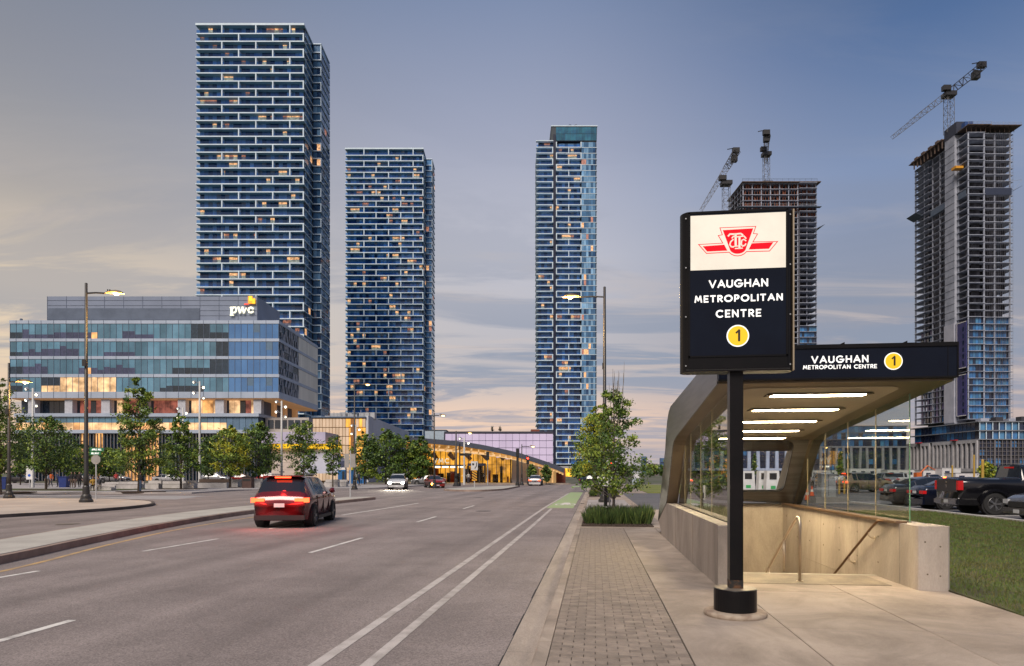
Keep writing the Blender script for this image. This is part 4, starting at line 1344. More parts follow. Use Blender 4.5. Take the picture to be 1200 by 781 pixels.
def tower_e():
    d = 352
    r = random.Random(8)
    t = rooted('unfinished_tower', 'unfinished concrete tower with rust coloured top floors, partly behind the black pylon sign', (870 - 600) / 800 * d, d, 'tower')
    fh, n, Wd, Dp = 2.95, 48, 38.5, 24
    zt = 152.4
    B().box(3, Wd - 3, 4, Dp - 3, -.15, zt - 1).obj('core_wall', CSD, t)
    q = B(); q.box(0, Wd, 0, Dp, -.24, 0); q.box(Wd - 9.5, Wd - .4, -1.3, -.001, -.22, 0); q.box(Wd + .001, Wd + 1.2, 3, 9, -.2, 0)
    sm = q.mesh('floor_slab', CS)
    q = B()
    for i in range(9):
        x = .3 + i * 4.7
        q.box(x, x + .4, .3, .7, 0, fh - .241)
    for i in range(5):
        q.box(.3, .7, 4 + i * 4.6, 4.4 + i * 4.6, 0, fh - .241)
    q.tube((Wd + 1.1, 3.1, 0), (Wd + 1.1, 3.1, fh - .22), .05, n=4)
    pm = q.mesh('column_set', CS)
    pws = []
    for v in range(4):
        q = B()
        for i in range(12):
            x = r.uniform(1, Wd - 3); q.box(x, x + r.uniform(.4, 2.4), 1.9, 2.0, 0, fh - .241)
        q.box(Wd - 9.6, Wd - 9.4, -1.2, 1.8, 0, fh - .241)
        pws.append(q.mesh('partition', CPART))
    for i in range(n):
        z = zt - 1.2 - fh * i
        if z < 12:
            break
        put('floor_slab', sm, t, (0, 0, z))
        if i:
            put('column_set', pm, t, (0, 0, z), kind='stuff')
            if i > 5:
                put('partition', pws[r.randrange(4)], t, (0, 0, z), kind='stuff')
            if i <= 6:       # rust-red shoring under the fresh floors
                q = B()
                for k in range(26):
                    x = .4 + k * 1.47 + r.uniform(-.2, .2)
                    q.box(x, x + .3, .8, 1.0, .0, fh - .26)
                    if r.random() < .45:
                        q.box(x, x + 1.2, 1.3, 1.4, .3, fh - .5)
                for k in range(14):
                    q.box(.8, 1.0, 1.6 + k * 1.55, 1.9 + k * 1.55, 0, fh - .26)
                q.obj('shoring', M('shoring_rust', (.20, .065, .035), .8, c2=(.07, .035, .03), vs=.5), t, kind='stuff').location = (0, 0, z)
        if z < 75:
            for k in range(7):
                put('window', pane_mesh2(1.25, fh - .26, r.choice((0, 0, 2, 1))), t, (Wd - 9.2 + k * 1.27, -.3, z), 0)
    q = B(); q.tube((0, -.2, zt + 1.0), (Wd, -.2, zt + 1.0), .06, n=4); q.tube((0, -.2, zt + .4), (Wd, -.2, zt + .4), .05, n=4)
    for k in range(14):
        q.tube((k * Wd / 13, -.2, zt - .5), (k * Wd / 13, -.2, zt + 1.0), .06, n=4)
    q.obj('edge_rail', SAFE, t)
    B().box(-.4, Wd + 1.6, -1.2, Dp, zt - 1.19, zt - .75).obj('top_deck', FORM, t)
    B().box(12, 17, 3, 7, zt - .74, zt + 1.3).obj('core_head', CSD, t)
    q = B(); q.prism([(Wd, 0, zt - 24.5), (Wd + 4.0, 0, zt - 22.6), (Wd + 4.0, 10, zt - 22.6), (Wd, 10, zt - 24.5)], (0, 0, .12)); q.obj('catch_fan', SAFE, t)
    q = B(); q.box(-2.5, Wd + 1.4, -2.2, -.001, zt - 14.2, zt - 14.0); q.obj('catch_fan', SAFE, t)
    q = B()
    for k in range(20):
        q.tube((k * 2, -2.2, zt - 14.1), (k * 2, -2.2, zt - 12.8), .05, n=4)
    q.tube((-2.5, -2.2, zt - 12.8), (Wd + 1.4, -2.2, zt - 12.8), .05, n=4)
    q.obj('fan_rail', GALV, t)


tower_e()


# ------------------------------------------------------------ cranes
CRM = M('crane_steel', (.16, .16, .17), .6, c2=(.08, .08, .085), vs=.4)
def lattice(b, p0, p1, w0, w1, nseg, r=.11):
    p0, p1 = Vector(p0), Vector(p1)
    d = (p1 - p0).normalized(); u = d.cross(Vector((0, 1, 0))).normalized()
    if u.length < .1:
        u = Vector((1, 0, 0))
    w = d.cross(u)
    def ring(k):
        f = k / nseg; c = p0.lerp(p1, f); s = (w0 + (w1 - w0) * f) / 2
        return [c + u * s + w * s, c - u * s + w * s, c - u * s - w * s, c + u * s - w * s]
    for k in range(nseg):
        a, c = ring(k), ring(k + 1)
        for i in range(4):
            b.tube(a[i], c[i], r, n=4, cap=False)
            b.tube(a[i], c[(i + 1) % 4] if k % 2 else c[(i - 1) % 4], r * .6, n=4, cap=False)
            b.tube(c[i], c[(i + 1) % 4], r * .6, n=4, cap=False)


def crane(label, px, d, ybase, ytop, jib, tail, w=2.2, pivot=None):
    """jib and tail: photo pixels the ends stand at, taken in a plane square to the view at depth d"""
    k = d / 800
    t = rooted('tower_crane', label, (px - 600) * k, d, 'crane', group='tower cranes on the unfinished towers')
    Z = lambda y, o=0: 1.6 + (554.6 - y) * (d + o) / 800
    X = lambda x, o=0: (x - 600) * (d + o) / 800 - (px - 600) * k
    q = B(); lattice(q, (0, 0, Z(ybase)), (0, 0, Z(ytop)), w, w, max(4, int((Z(ytop) - Z(ybase)) / 2.6))); q.obj('mast', CRM, t)
    q = B(); q.box(-w * .8, w * .8, -w * .7, w * .7, Z(ytop) - 1.5, Z(ytop) + .4); q.box(-w * 1.3, -w * .2, -w * .9, -w * .2, Z(ytop) + .41, Z(ytop) + 2.6); q.obj('slewing_cab', DARKPOLE, t)
    q = B()
    a = Vector((X(jib[0], jib[2]), jib[2], Z(jib[1], jib[2]))); c = Vector((X(tail[0], tail[2]), tail[2], Z(tail[1], tail[2])))
    f = (0 - a.x) / (c.x - a.x) if tail[2] == 0 else a.y / (a.y - c.y)
    m = a.lerp(c, f)
    lattice(q, m, a, w * .85, w * .5, 16, .10); q.obj('jib', CRM, t)
    q = B(); lattice(q, m, c, w * .9, w * 1.1, 7, .16); q.obj('counter_jib', DARKPOLE, t)
    e = c - (c - m) * .18
    q = B(); q.box(e.x - 1.6, e.x + 1.2, e.y - 1.2, e.y + 1.2, e.z - 3.6, e.z - .2); q.obj('counterweight', DARKPOLE, t)
    q = B(); q.box(c.x - 2.0, c.x + 1.4, c.y - 1.0, c.y + 1.0, c.z - .6, c.z + 1.8); q.tube((c.x - 1.5, c.y, c.z + 1.8), (c.x - 4.6, c.y, c.z + 1.2), .22, n=5); q.obj('winch', DARKPOLE, t)
    q = B(); q.tube(m + Vector((0, 0, 1.5)), a.lerp(m, .3) + Vector((0, 0, 1.6)), .07, n=4); q.tube(m + Vector((0, 0, 1.5)), c, .07, n=4); q.obj('stay', DARKPOLE, t)
    return t


crane('long luffing crane on the bare tower farthest right, arm slanting up to the right', 1112, 308, 157, 110, (1046, 161, 0), (1151, 78, 0), 3.0)
crane('smaller slanting crane just left of the rust topped tower', 851, 345, 262, 214, (822, 246, 0), (863, 178, 0), 3.2)
crane('upright crane seen end on above the rust topped tower', 898, 366, 219, 180, (897.2, 192, 34), (898.6, 157, -8), 2.8)
# ------------------------------------------------------------ glass office building
def office():
    d = 150; k = d / 800
    X = lambda px: (px - 12) * k
    Z = lambda py: 1.6 + (554.6 - py) * k
    r = random.Random(4)
    t = rooted('office_building', 'glass and silver office block with tan overhang and white lettering on the roof screen', (12 - 600) * k, d)
    SIL = M('office_silver', (.40, .46, .57), .45, c2=(.34, .40, .50), vs=.2, metal=.2)
    SILD = M('office_louvre', (.10, .13, .19), .6, c2=(.075, .10, .15), vs=.4)
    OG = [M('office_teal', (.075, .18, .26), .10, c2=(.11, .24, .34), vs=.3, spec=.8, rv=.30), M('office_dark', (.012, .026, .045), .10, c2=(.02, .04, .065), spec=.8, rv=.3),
          M('office_slate', (.07, .08, .15), .3, c2=(.05, .06, .11), rv=.2), M('office_reflect_blue', (.06, .16, .36), .12, c2=(.08, .20, .42), vs=.2, spec=.8, rv=.12),
          M('office_reflect_grey', (.12, .20, .30), .4, rv=.2),
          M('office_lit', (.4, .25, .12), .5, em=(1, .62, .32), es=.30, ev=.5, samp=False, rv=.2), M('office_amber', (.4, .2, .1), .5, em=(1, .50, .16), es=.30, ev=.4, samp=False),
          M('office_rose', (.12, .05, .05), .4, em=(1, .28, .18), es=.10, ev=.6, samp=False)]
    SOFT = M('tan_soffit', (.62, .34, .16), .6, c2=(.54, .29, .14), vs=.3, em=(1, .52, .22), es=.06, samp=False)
    Wd, Dp = X(326.5), 30
    zr = Z(375.7)
    B().box(.3, Wd - .3, .35, Dp - .2, Z(466) + .5, zr - .5).obj('core', SILD, t)
    B().box(.3, Wd - 4.8, 3.0, Dp - 4, -.15, Z(467)).obj('core', SILD, t)
    # roof screen
    q = B(); x0, x1 = X(54), X(300.6)
    q.box(x0, x1, 0.4, 15, zr, Z(347)); q.obj('roof_screen', M('screen_blue_grey', (.20, .24, .33), .5, c2=(.17, .205, .285), vs=.2), t)
    for i in range(5):
        z0 = Z(347) - .9 - i * 1.12
        B().box(x0 - .02, x1 + .02, .34, .39, z0, z0 + .05).obj('screen_joint', M('joint_blue', (.13, .16, .23), .6), t)
    for i in range(12):
        B().box(x0 + i * (x1 - x0) / 11 - .03, x0 + i * (x1 - x0) / 11 + .03, .33, .389, zr, Z(347)).obj('screen_joint', M('joint_blue', (.13, .16, .23), .6), t)
    B().box(x0 + .1, X(233), .30, .36, zr + .2, Z(361)).obj('louvre_panel', SILD, t)
    q = B(); q.tube((X(217), 4, Z(347)), (X(217), 4, Z(342)), .18); q.obj('vent_pipe', SILD, t)
    q = B(); q.tube((X(14), 3, zr), (X(14), 3, zr + .8), .08); q.lathe([(.3, 0), (.3, .5), (.1, .6)], (X(13.4), 3, zr + .5), 8); q.obj('roof_antenna', SILD, t)
    # floors
    rows = [(379.6, 397), (400.4, 417.6), (421, 438.6), (442.3, 459.4)]
    bands = [(375.7, 379.6), (397, 400.4), (417.6, 421), (438.6, 442.3), (459.4, 466.7)]
    npn = 43; pw = Wd / npn
    for a, b_ in bands:
        B().box(-.12, Wd + .12, -.12, Dp, Z(b_), Z(a)).obj('spandrel', SIL, t)
        fm = 'office_fin%.1f' % a
        mesh = B().box(-.035, .035, -.17, -.12, Z(b_) + .03, Z(a) - .03).mesh('spandrel_joint', SILD)
        for i in range(1, npn, 2):
            put('spandrel_joint', mesh, t, (i * pw, 0, 0))
    mm = {}
    for ri, (a, b_) in enumerate(rows):
        run = 0
        for i in range(npn):
            px = 12 + (i + .5) * 7.3
            h = Z(a) - Z(b_); z0 = Z(b_)
            if run <= 0:
                run = r.randrange(2, 7); sp = r.choice((.28, .42, .42, .5)); kind_ = r.random()
            run -= 1
            if px > 265:  # differing reflections along the facade are put into the pane colours by region
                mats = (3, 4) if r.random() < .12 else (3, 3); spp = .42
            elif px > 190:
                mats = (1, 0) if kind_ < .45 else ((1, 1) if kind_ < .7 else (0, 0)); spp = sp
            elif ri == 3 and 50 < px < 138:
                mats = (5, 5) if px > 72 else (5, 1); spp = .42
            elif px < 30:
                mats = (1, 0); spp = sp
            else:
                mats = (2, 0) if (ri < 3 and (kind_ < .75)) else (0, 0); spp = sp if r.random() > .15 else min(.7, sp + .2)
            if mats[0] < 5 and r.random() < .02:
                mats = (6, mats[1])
            sp_ = spp
            key = (mats, sp_, ri)
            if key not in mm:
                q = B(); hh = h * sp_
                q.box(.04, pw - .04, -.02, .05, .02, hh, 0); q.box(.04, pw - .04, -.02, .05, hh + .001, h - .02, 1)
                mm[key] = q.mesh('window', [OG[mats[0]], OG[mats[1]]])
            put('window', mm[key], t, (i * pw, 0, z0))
        m2 = B().box(-.04, .04, -.09, .03, .0, Z(a) - Z(b_)).mesh('mullion', SILD)
        for i in range(npn + 1):
            put('mullion', m2, t, (i * pw, 0, Z(b_) + .0))
    # right flank: patterned screens and a pale glazed part
    BEI = M('flank_glass', (.82, .76, .64), .35, c2=(.74, .69, .58), vs=.15, rv=.1)
    PAT = M('screen_white', (.55, .56, .60), .6)
    for ri, (a, b_) in enumerate(rows):
        z0, h = Z(b_), Z(a) - Z(b_)
        B().box(Wd - .25, Wd - .1, .4, 14.0, z0, z0 + h).obj('screen_backing', OG[1], t)
        q = B(); rr = random.Random(ri)
        for i in range(34):      # leaning white blades in front of dark glass
            y = .6 + i * .4
            s = rr.choice((-1, 1)) * rr.uniform(.25, .9)
            zz = z0 + rr.choice((0, h * .5))
            q.prism([(Wd - .05, y, zz), (Wd - .05, y + .16, zz), (Wd - .05, y + .16 + s, zz + h * .5), (Wd - .05, y + s, zz + h * .5)], (.12, 0, 0))
        q.obj('sun_screen', PAT, t, kind='stuff')
        pm = B().box(Wd - .05, Wd + .02, .03, 1.45, 0.02, h - .02).mesh('flank_pane', BEI)
        for i in range(11):
            put('flank_pane', pm, t, (0, 14.0 + i * 1.47, z0))
    # tan underside of the overhang
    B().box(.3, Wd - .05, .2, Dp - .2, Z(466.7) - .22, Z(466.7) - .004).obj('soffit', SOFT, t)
    # open level
    zb, zt_ = Z(484.7), Z(466.7) - .221
    for px0, px1, dd in ((31, 39, 1.2), (74, 83, 1.2), (117, 127, 1.2), (162, 171, 1.2), (207, 216, 1.2), (251, 261, 1.2), (296, 305, 1.2)):
        B().box(X(px0), X(px1), .5, 2.2, zb, zt_).obj('column', M('column_white', (.46, .47, .52), .6), t)
    for px0, y0, w in ((313, 9, 1.6), (326, 16, 1.6), (338, 24, 1.8)):
        xx = (px0 - 600) / 800 * (150 + y0) + 588 * k
        B().box(xx, xx + w, y0, y0 + 2, zb, zt_).obj('tan_column', SOFT, t)
    for (a, b_, mi) in ((39.5, 73, 1), (84, 116, 7), (128, 161, 7), (172, 206, 7), (217, 250, 6), (262, 295, 5)):
        n = 5; w = (X(b_) - X(a)) / n
        for i in range(n):
            m_ = mi if r.random() < .7 else r.choice((1, 7, 5))
            B().box(X(a) + i * w + .04, X(a) + (i + 1) * w - .04, 2.9, 2.98, zb + .02, zt_ - .02).obj('window', OG[m_], t)
    B().box(X(31) - 1, X(303), 3.2, 3.3, zb, zt_).obj('inner_wall', SILD, t)
    # podium
    xp = X(303)
    for (a, b_) in ((484.7, 488.6), (504, 508)):
        B().box(X(18), xp + .2, -.5, 26, Z(b_), Z(a)).obj('podium_band', SIL, t)
    B().box(X(19), xp - .1, .7, 25, -.15, Z(489)).obj('podium_core', SILD, t)
    n = 38; w = (xp - X(19)) / n
    for i in range(n):
        px = 19 + (i + .5) * (284 / n)
        top = 4 if px > 240 else 0
        low = 4 if px > 262 else (5 if r.random() < .75 else 6)
        q = B(); h = Z(488.6) - Z(504); q.box(.04, w - .04, 0, .06, .02, h * .55, 0); q.box(.04, w - .04, 0, .06, h * .551, h - .02, 1)
        q.obj('window', [OG[low], OG[top]], t); bpy.context.scene.collection.objects[-1].location = (X(19) + i * w, -.1, Z(504))
    fm = B().box(-.06, .06, -.2, .1, 0, Z(508) - 0).mesh('ground_fin', M('fin_grey', (.16, .15, .16), .6))
    for i in range(70):
        put('ground_fin', fm, t, (X(22) + i * (xp - X(22)) / 70, 0, -.1))
    for i in range(34):
        wv = (xp - X(20)) / 34; px = 20 + i * 283 / 34
        m_ = OG[6] if (60 < px < 210 and r.random() < .4) else OG[1]
        B().box(X(20) + i * wv, X(20) + (i + 1) * wv - .05, .2, .3, .0, Z(508)).obj('ground_window', m_, t)
    # podium flank, stepped pale stone
    STN = M('podium_stone', (.50, .45, .42), .8, c2=(.42, .38, .36), vs=.3)
    B().box(xp + .21, xp + 10, 3.5, 28, Z(506), Z(488)).obj('podium_flank', STN, t)
    for i in range(6):
        B().box(xp + .9 + i * 1.5, xp + 2.1 + i * 1.5, 3.38, 3.49, Z(501), Z(491)).obj('flank_window', OG[1], t)
    # letters and the stepped emblem on the screen
    LW = M('cream_letters', (.7, .68, .55), .5, em=(1, .95, .72), es=.35, samp=False)
    sc = 1 / 22.98
    def W(pts, wdt, nm, mat=LW):
        q = B(); stroke(q, [((262 + x * sc - 283) * k, -(342 + y * sc - 362) * k) for x, y in pts], wdt * sc * k, (X(283), .16, Z(362)), (1, 0, 0), (0, 0, 1), (0, -1, 0), .25)
        q.obj(nm, mat, t)
    W([(215, 430), (215, 620)], 58, 'letter_stem'); W([(180, 632), (265, 632)], 24, 'letter_foot'); W([(180, 428), (225, 424)], 26, 'letter_serif')
    W([(240, 450), (270, 420), (320, 420), (340, 460), (335, 520), (300, 560), (250, 565)], 34, 'letter_bowl')
    W([(400, 425), (440, 560)], 52, 'letter_bar'); W([(440, 565), (510, 430)], 28, 'letter_bar'); W([(510, 425), (545, 560)], 52, 'letter_bar'); W([(545, 565), (610, 440)], 28, 'letter_bar')
    W([(780, 440), (740, 420), (690, 440), (665, 500), (690, 555), (740, 562), (795, 535)], 40, 'letter_curve'); W([(775, 450), (790, 455)], 44, 'letter_tip')
    for x0, x1, y0, y1, c in ((665, 775, 125, 320, (1, .30, .02)), (776, 850, 185, 322, (1, .48, .02)), (560, 664, 325, 350, (.9, .06, .02)), (690, 774, 121, 250, (1, .55, .03))):
        m_ = M('emblem_%d' % x0, c, .5, em=c, es=.35, samp=False)
        g0 = .16 - (.03 if x0 == 690 else 0)
        B().box(X(262 + x0 * sc), X(262 + x1 * sc), g0 - .3, g0, Z(342 + y1 * sc), Z(342 + y0 * sc)).obj('emblem_block', m_, t)


office()


# ------------------------------------------------------------ station head house with the arched roof
def station():
    d = 110; k = d / 800
    t = rooted('bus_station', 'low glowing station hall with a long arched roof and honey lit glass front', (480 - 600) * k, d)
    X = lambda px, o=0: (px - 600) * (d + o) / 800 - (480 - 600) * k
    Z = lambda py, o=0: 1.6 + (554.6 - py) * (d + o) / 800
    out_ = smooth([(476, 512.5), (490, 513), (505, 514.5), (535, 517), (560, 520.5), (585, 525.5), (605, 530), (625, 536), (640, 541), (652, 545), (661, 549)], 3)
    inn = smooth([(476, 527), (490, 526.8), (505, 527), (530, 528.2), (560, 531), (580, 533.8), (600, 537.2), (615, 541), (630, 544.8), (645, 548.2), (656, 550.2)], 3)
    ROOF = M('roof_edge_dark', (.05, .06, .09), .5)
    WS = M('honey_soffit', (.55, .32, .09), .6, c2=(.45, .26, .08), vs=.5, em=(1, .46, .08), es=.12, ev=.3, samp=False)  # soffit, head beam and ribs glow themselves to stand for the hall's light
    top, bot, sof = B(), B(), B()
    for i in range(len(out_) - 1):
        (a, az), (c, cz) = out_[i], out_[i + 1]
        (e, ez), (f, fz) = inn[i], inn[i + 1]
        o0, o1 = -5, 20
        xa, xc, za, zc_ = X(a, o0), X(c, o0), Z(az, o0), Z(cz, o0)
        top.add([(xa, o0, za - .75), (xc, o0, zc_ - .75), (xc, o1, zc_ - .75), (xa, o1, za - .75), (xa, o0, za), (xc, o0, zc_), (xc, o1, zc_), (xa, o1, za)],
                [(0, 3, 2, 1), (4, 5, 6, 7), (0, 1, 5, 4), (2, 3, 7, 6)])
        xe, xf, ze, zf = X(e, 0), X(f, 0), Z(ez, 0), Z(fz, 0)
        sof.add([(xa, o0 + .1, za - .77), (xc, o0 + .1, zc_ - .77), (xf, -.1, zf + .15), (xe, -.1, ze + .15)], [(0, 1, 2, 3)])
        bot.add([(xe, -.35, ze - .2), (xf, -.35, zf - .2), (xf, .0, zf - .2), (xe, .0, ze - .2), (xe, -.35, ze + .14), (xf, -.35, zf + .14), (xf, .0, zf + .14), (xe, .0, ze + .14)],
                [(0, 3, 2, 1), (4, 5, 6, 7), (0, 1, 5, 4), (2, 3, 7, 6)])
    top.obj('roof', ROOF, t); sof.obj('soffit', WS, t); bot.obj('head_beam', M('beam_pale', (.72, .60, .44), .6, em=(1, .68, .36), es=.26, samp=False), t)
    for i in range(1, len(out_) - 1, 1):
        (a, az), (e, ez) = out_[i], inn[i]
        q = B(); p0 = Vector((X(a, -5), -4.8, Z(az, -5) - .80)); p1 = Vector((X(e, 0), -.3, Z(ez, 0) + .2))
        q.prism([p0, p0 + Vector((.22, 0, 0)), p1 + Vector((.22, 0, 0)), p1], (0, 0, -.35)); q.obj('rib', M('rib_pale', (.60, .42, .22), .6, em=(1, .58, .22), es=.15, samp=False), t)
    def inn_y(px):
        return np.interp(px, [p[0] for p in inn], [p[1] for p in inn])
    IN = M('hall_glow', (.5, .3, .08), .7, c2=(.3, .18, .05), vs=.35, em=(1, .52, .08), es=.36, ev=.45, samp=False)
    for i_ in range(12):
        xa_, xb_ = X(478 + i_ * 10.25), X(478 + (i_ + 1) * 10.25)
        B().box(xa_, xb_ - .02, 6.0, 6.2, 0, min(6.2, Z(inn_y(478 + (i_ + 1) * 10.25)))).obj('rear_wall', IN, t)
    B().box(X(478), X(601), .3, 6.0, -.1, .05).obj('hall_floor', M('hall_floor', (.3, .2, .1), .5, em=(1, .6, .2), es=.06, samp=False), t)
    DK_ = M('hall_dark', (.03, .02, .015), .7)
    rr = random.Random(6)
    for i in range(16):
        x = X(482 + i * 7.4 + rr.uniform(-2, 2))
        B().box(x, x + rr.uniform(.3, 1.2), 3 + rr.random() * 2, 5.4, .05, rr.uniform(1.0, 3.0)).obj('interior_fitting', DK_ if i % 3 else M('fitting_red', (.4, .05, .02), .6), t)
    for i in range(6):
        q = B(); q.prism([(X(482 + i * 20), 3.0, 4.6), (X(486 + i * 20), 3.0, 5.3), (X(492 + i * 20), 3.0, 4.0), (X(489 + i * 20), 3.0, 3.6)], (0, .1, 0)); q.obj('ceiling_baffle', M('baffle', (.35, .18, .06), .7), t)
    HG = GLASS('hall_glass', (.95, .88, .70), .8)
    def zi(x):
        for (e, ez), (f, fz) in zip(inn, inn[1:]):
            if X(e) <= x <= X(f):
                return Z(ez) + (Z(fz) - Z(ez)) * (x - X(e)) / (X(f) - X(e)) - .2
        return 3
    n = 22; x0, x1 = X(478), X(598.5); w = (x1 - x0) / n
    for i in range(n):
        a = x0 + i * w
        zt = min(zi(a + .01), zi(a + w - .01))
        for (l, h) in ((.25, 2.9), (2.95, zt)):
            B().box(a + .05, a + w - .05, 0, .03, l, h).obj('pane', HG, t)
        B().box(a - .045, a + .045, -.08, .05, 0, zt).obj('mullion', DK_, t)
        B().box(a + .046, a + w - .046, -.05, .04, 2.9, 2.949).obj('transom', DK_, t)
    B().box(x1 - .1, x1 + .1, -.3, .2, 0, zi(x1)).obj('corner_mullion', DK_, t)
    # pale wall and arcade at the low end
    PW = M('pale_wall', (.45, .44, .47), .7, c2=(.38, .37, .40), vs=.4)
    q = B(); q.prism([(X(599.2), .0, 0), (X(631), .0, 0), (X(631), .0, Z(545) - .1), (X(615), 0, Z(541.3) - .1), (X(600), 0, Z(537.4) - .1)], (0, .4, 0)); q.obj('end_wall', PW, t)
    for px in (632, 637.5, 643.5, 648.5):
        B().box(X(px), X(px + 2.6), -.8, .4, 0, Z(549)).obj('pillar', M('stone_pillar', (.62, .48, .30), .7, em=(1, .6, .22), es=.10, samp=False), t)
    B().box(X(631), X(654), 2, 2.3, 0, Z(549)).obj('arcade_wall', M('arcade_glow', (.4, .25, .1), .7, em=(1, .58, .25), es=.25, ev=.6, samp=False), t)
    B().box(X(652.5), X(663), .5, 8, 0, Z(550)).obj('brick_wall', M('red_brick', (.22, .06, .035), .85, c2=(.16, .045, .03), vs=3, fine=.2, fs=4), t)
    # entrance doors and canopy
    B().box(X(549), X(569.5), -2.2, -.1, 2.75, 3.15).obj('door_canopy', M('canopy_navy', (.05, .07, .14), .5), t)
    for px in (549.2, 556, 562.5, 568.8):
        B().box(X(px) - .13, X(px) + .13, -2.0, -1.8, 0, 2.75).obj('door_post', DK_, t)
    B().box(X(510), X(546), -1.4, -.1, 2.72, 2.9).obj('front_canopy', M('canopy_navy', (.05, .07, .14), .5), t)
    for i in range(4):
        B().box(X(510 + i * 9.4), X(517 + i * 9.4), -1.42, -1.401, 2.45, 2.70).obj('canopy_light', M('canopy_lamp', (.9, .9, .8), .5, em=(1, .92, .75), es=.8, samp=False), t)
    q = B(); lettering(q, 'VMC', .80, .12, .30, (X(518), -1.45, 3.55), (1, 0, 0), (0, 0, 1), (0, -1, 0), .1)
    q.obj('lettering', M('white_sign_letters', (.6, .6, .55), .5, em=(1, .92, .7), es=.2, samp=False), t)
    B().box(X(472), X(664), -7.5, -.9, -.16, .03).obj('forecourt', CONC, t)


station()

# lilac clad block behind the hall
def lilac():
    d = 155; k = d / 800
    t = rooted('theatre_building', 'flat roofed lilac panelled block behind the arched hall', (521.5 - 600) * k, d)
    X = lambda px: (px - 521.5) * k
    Z = lambda py: 1.6 + (554.6 - py) * k
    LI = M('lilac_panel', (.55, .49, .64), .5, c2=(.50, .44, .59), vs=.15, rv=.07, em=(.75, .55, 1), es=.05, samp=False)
    B().box(.05, X(648), .35, 20, -.15, Z(507.6)).obj('core', M('core_navy', (.05, .05, .08), .7), t)
    pm = B().box(.03, X(529.4) - .03, 0, .34, .04, 1.55).mesh('panel', LI)
    for i in range(16):
        for j in range(6):
            put('panel', pm, t, (.05 + i * X(529.4), 0, Z(508.2) - 1.62 * (j + 1)))
    B().box(-.2, X(648.3), -.1, 20, Z(507.5), Z(505.8)).obj('roof_edge', M('core_navy', (.05, .05, .08), .7), t)
    B().box(-.25, .0, -.12, 1, -.15, Z(507.7)).obj('corner_post', M('core_navy', (.05, .05, .08), .7), t)
    B().box(X(623), X(633), 4, 9, Z(505.8), Z(502)).obj('roof_box', M('red_brick', (.22, .06, .035), .85), t)
    return t, X, Z


lt_, LX, LZ = lilac()
for px, nm in ((577, 'first'), (586, 'second')):
    b = B(); rr = random.Random(int(px))
    for i in range(40):
        a = rr.random() * 6.28; h = rr.random()
        b.tube((0, 0, h * .4), ((.5 - h * .25) * cos(a), (.5 - h * .25) * sin(a), .2 + h * 1.2), .05, .02, n=3)
    p = at(px, 157, 1.6 + (554.6 - 505.6) * 157 / 800)
    pl = thing('roof_plant', 'small dark roof shrub on the lilac block, %s' % ('the left of the two' if px < 580 else 'the right of the two'), 'shrub', p, group='shrubs on the lilac roof')
    b.obj('foliage', M('roof_shrub', (.03, .035, .02), .9), pl)

# pale low block between tower and lilac block
b = rooted('low_building', 'plain pale blue low block left of the lilac one', (498 - 600) / 800 * 175, 175)
B().box(0, 5.4, 0, 12, -.15, 12.5).obj('wall', M('pale_blue_wall', (.36, .44, .52), .7), b)
B().box(-.1, 5.5, -.1, 12, 12.5, 12.7).obj('roof', TCORE, b)


# ------------------------------------------------------------ community centre: glowing screen front and white wedge
def centre():
    d = 130; k = d / 800
    t = rooted('community_centre', 'boxy building with amber glowing mesh front and a long white side wall', (366 - 600) * k, d)
    X = lambda px: (px - 366) * k
    Z = lambda py: 1.6 + (554.6 - py) * k
    B().box(.1, X(428) - .05, .5, 40, -.15, Z(489.5)).obj('core', M('centre_core', (.25, .16, .08), .8), t)
    MESHP = [M('mesh_cream', (.52, .42, .33), .6, c2=(.44, .35, .27), vs=.5, em=(1, .62, .32), es=.08, samp=False, rv=.2), M('mesh_amber', (.5, .26, .06), .6, c2=(.4, .2, .05), vs=.5, em=(1, .48, .06), es=.30, ev=.4, samp=False, rv=.3)]
    rr = random.Random(2)
    w = X(428) / 16
    ms = [B().box(.05, w - .05, 0, .3, .05, 1.62).mesh('mesh_panel', m) for m in MESHP]
    for i in range(16):
        for j in range(7):
            am = (i > 10 and j > 0) or (i > 6 and rr.random() < .3)
            put('mesh_panel', ms[1 if am else 0], t, (.05 + i * w, 0, Z(490.5) - 1.7 * (j + 1)))
    B().box(X(411), X(414.5), -.15, .35, Z(545), Z(491)).obj('wood_fin', M('wood_fin', (.30, .13, .04), .7), t)
    B().box(-.2, X(429), -.2, 40, Z(489.5), Z(488.4)).obj('roof_edge', M('edge_blue', (.10, .16, .26), .5), t)
    WL = M('white_corrugated', (.52, .54, .60), .6, c2=(.46, .48, .54), vs=.2)
    wl = B().box(X(428.3), X(428.3) + .5, .2, 4.1, -.15, Z(487)).mesh('side_wall', WL)
    for i in range(13):
        put('side_wall', wl, t, (0, i * 4.0, 0))
    for i in range(9):
        x = X(370 + i * 7 + rr.uniform(-2, 2)); B().box(x, x + rr.uniform(.5, 1.6), 5, 7, Z(488.3), Z(488.3) + rr.uniform(.4, 1.3)).obj('roof_unit', GALV, t)
    q = B()
    for i in range(10):
        q = B(); x = X(382 + i * 4.6); q.tube((x, 3, Z(488.3)), (x, 3, Z(488.3) + rr.uniform(.6, 1.6)), .06, n=5); q.obj('roof_pole', GALV, t)


centre()

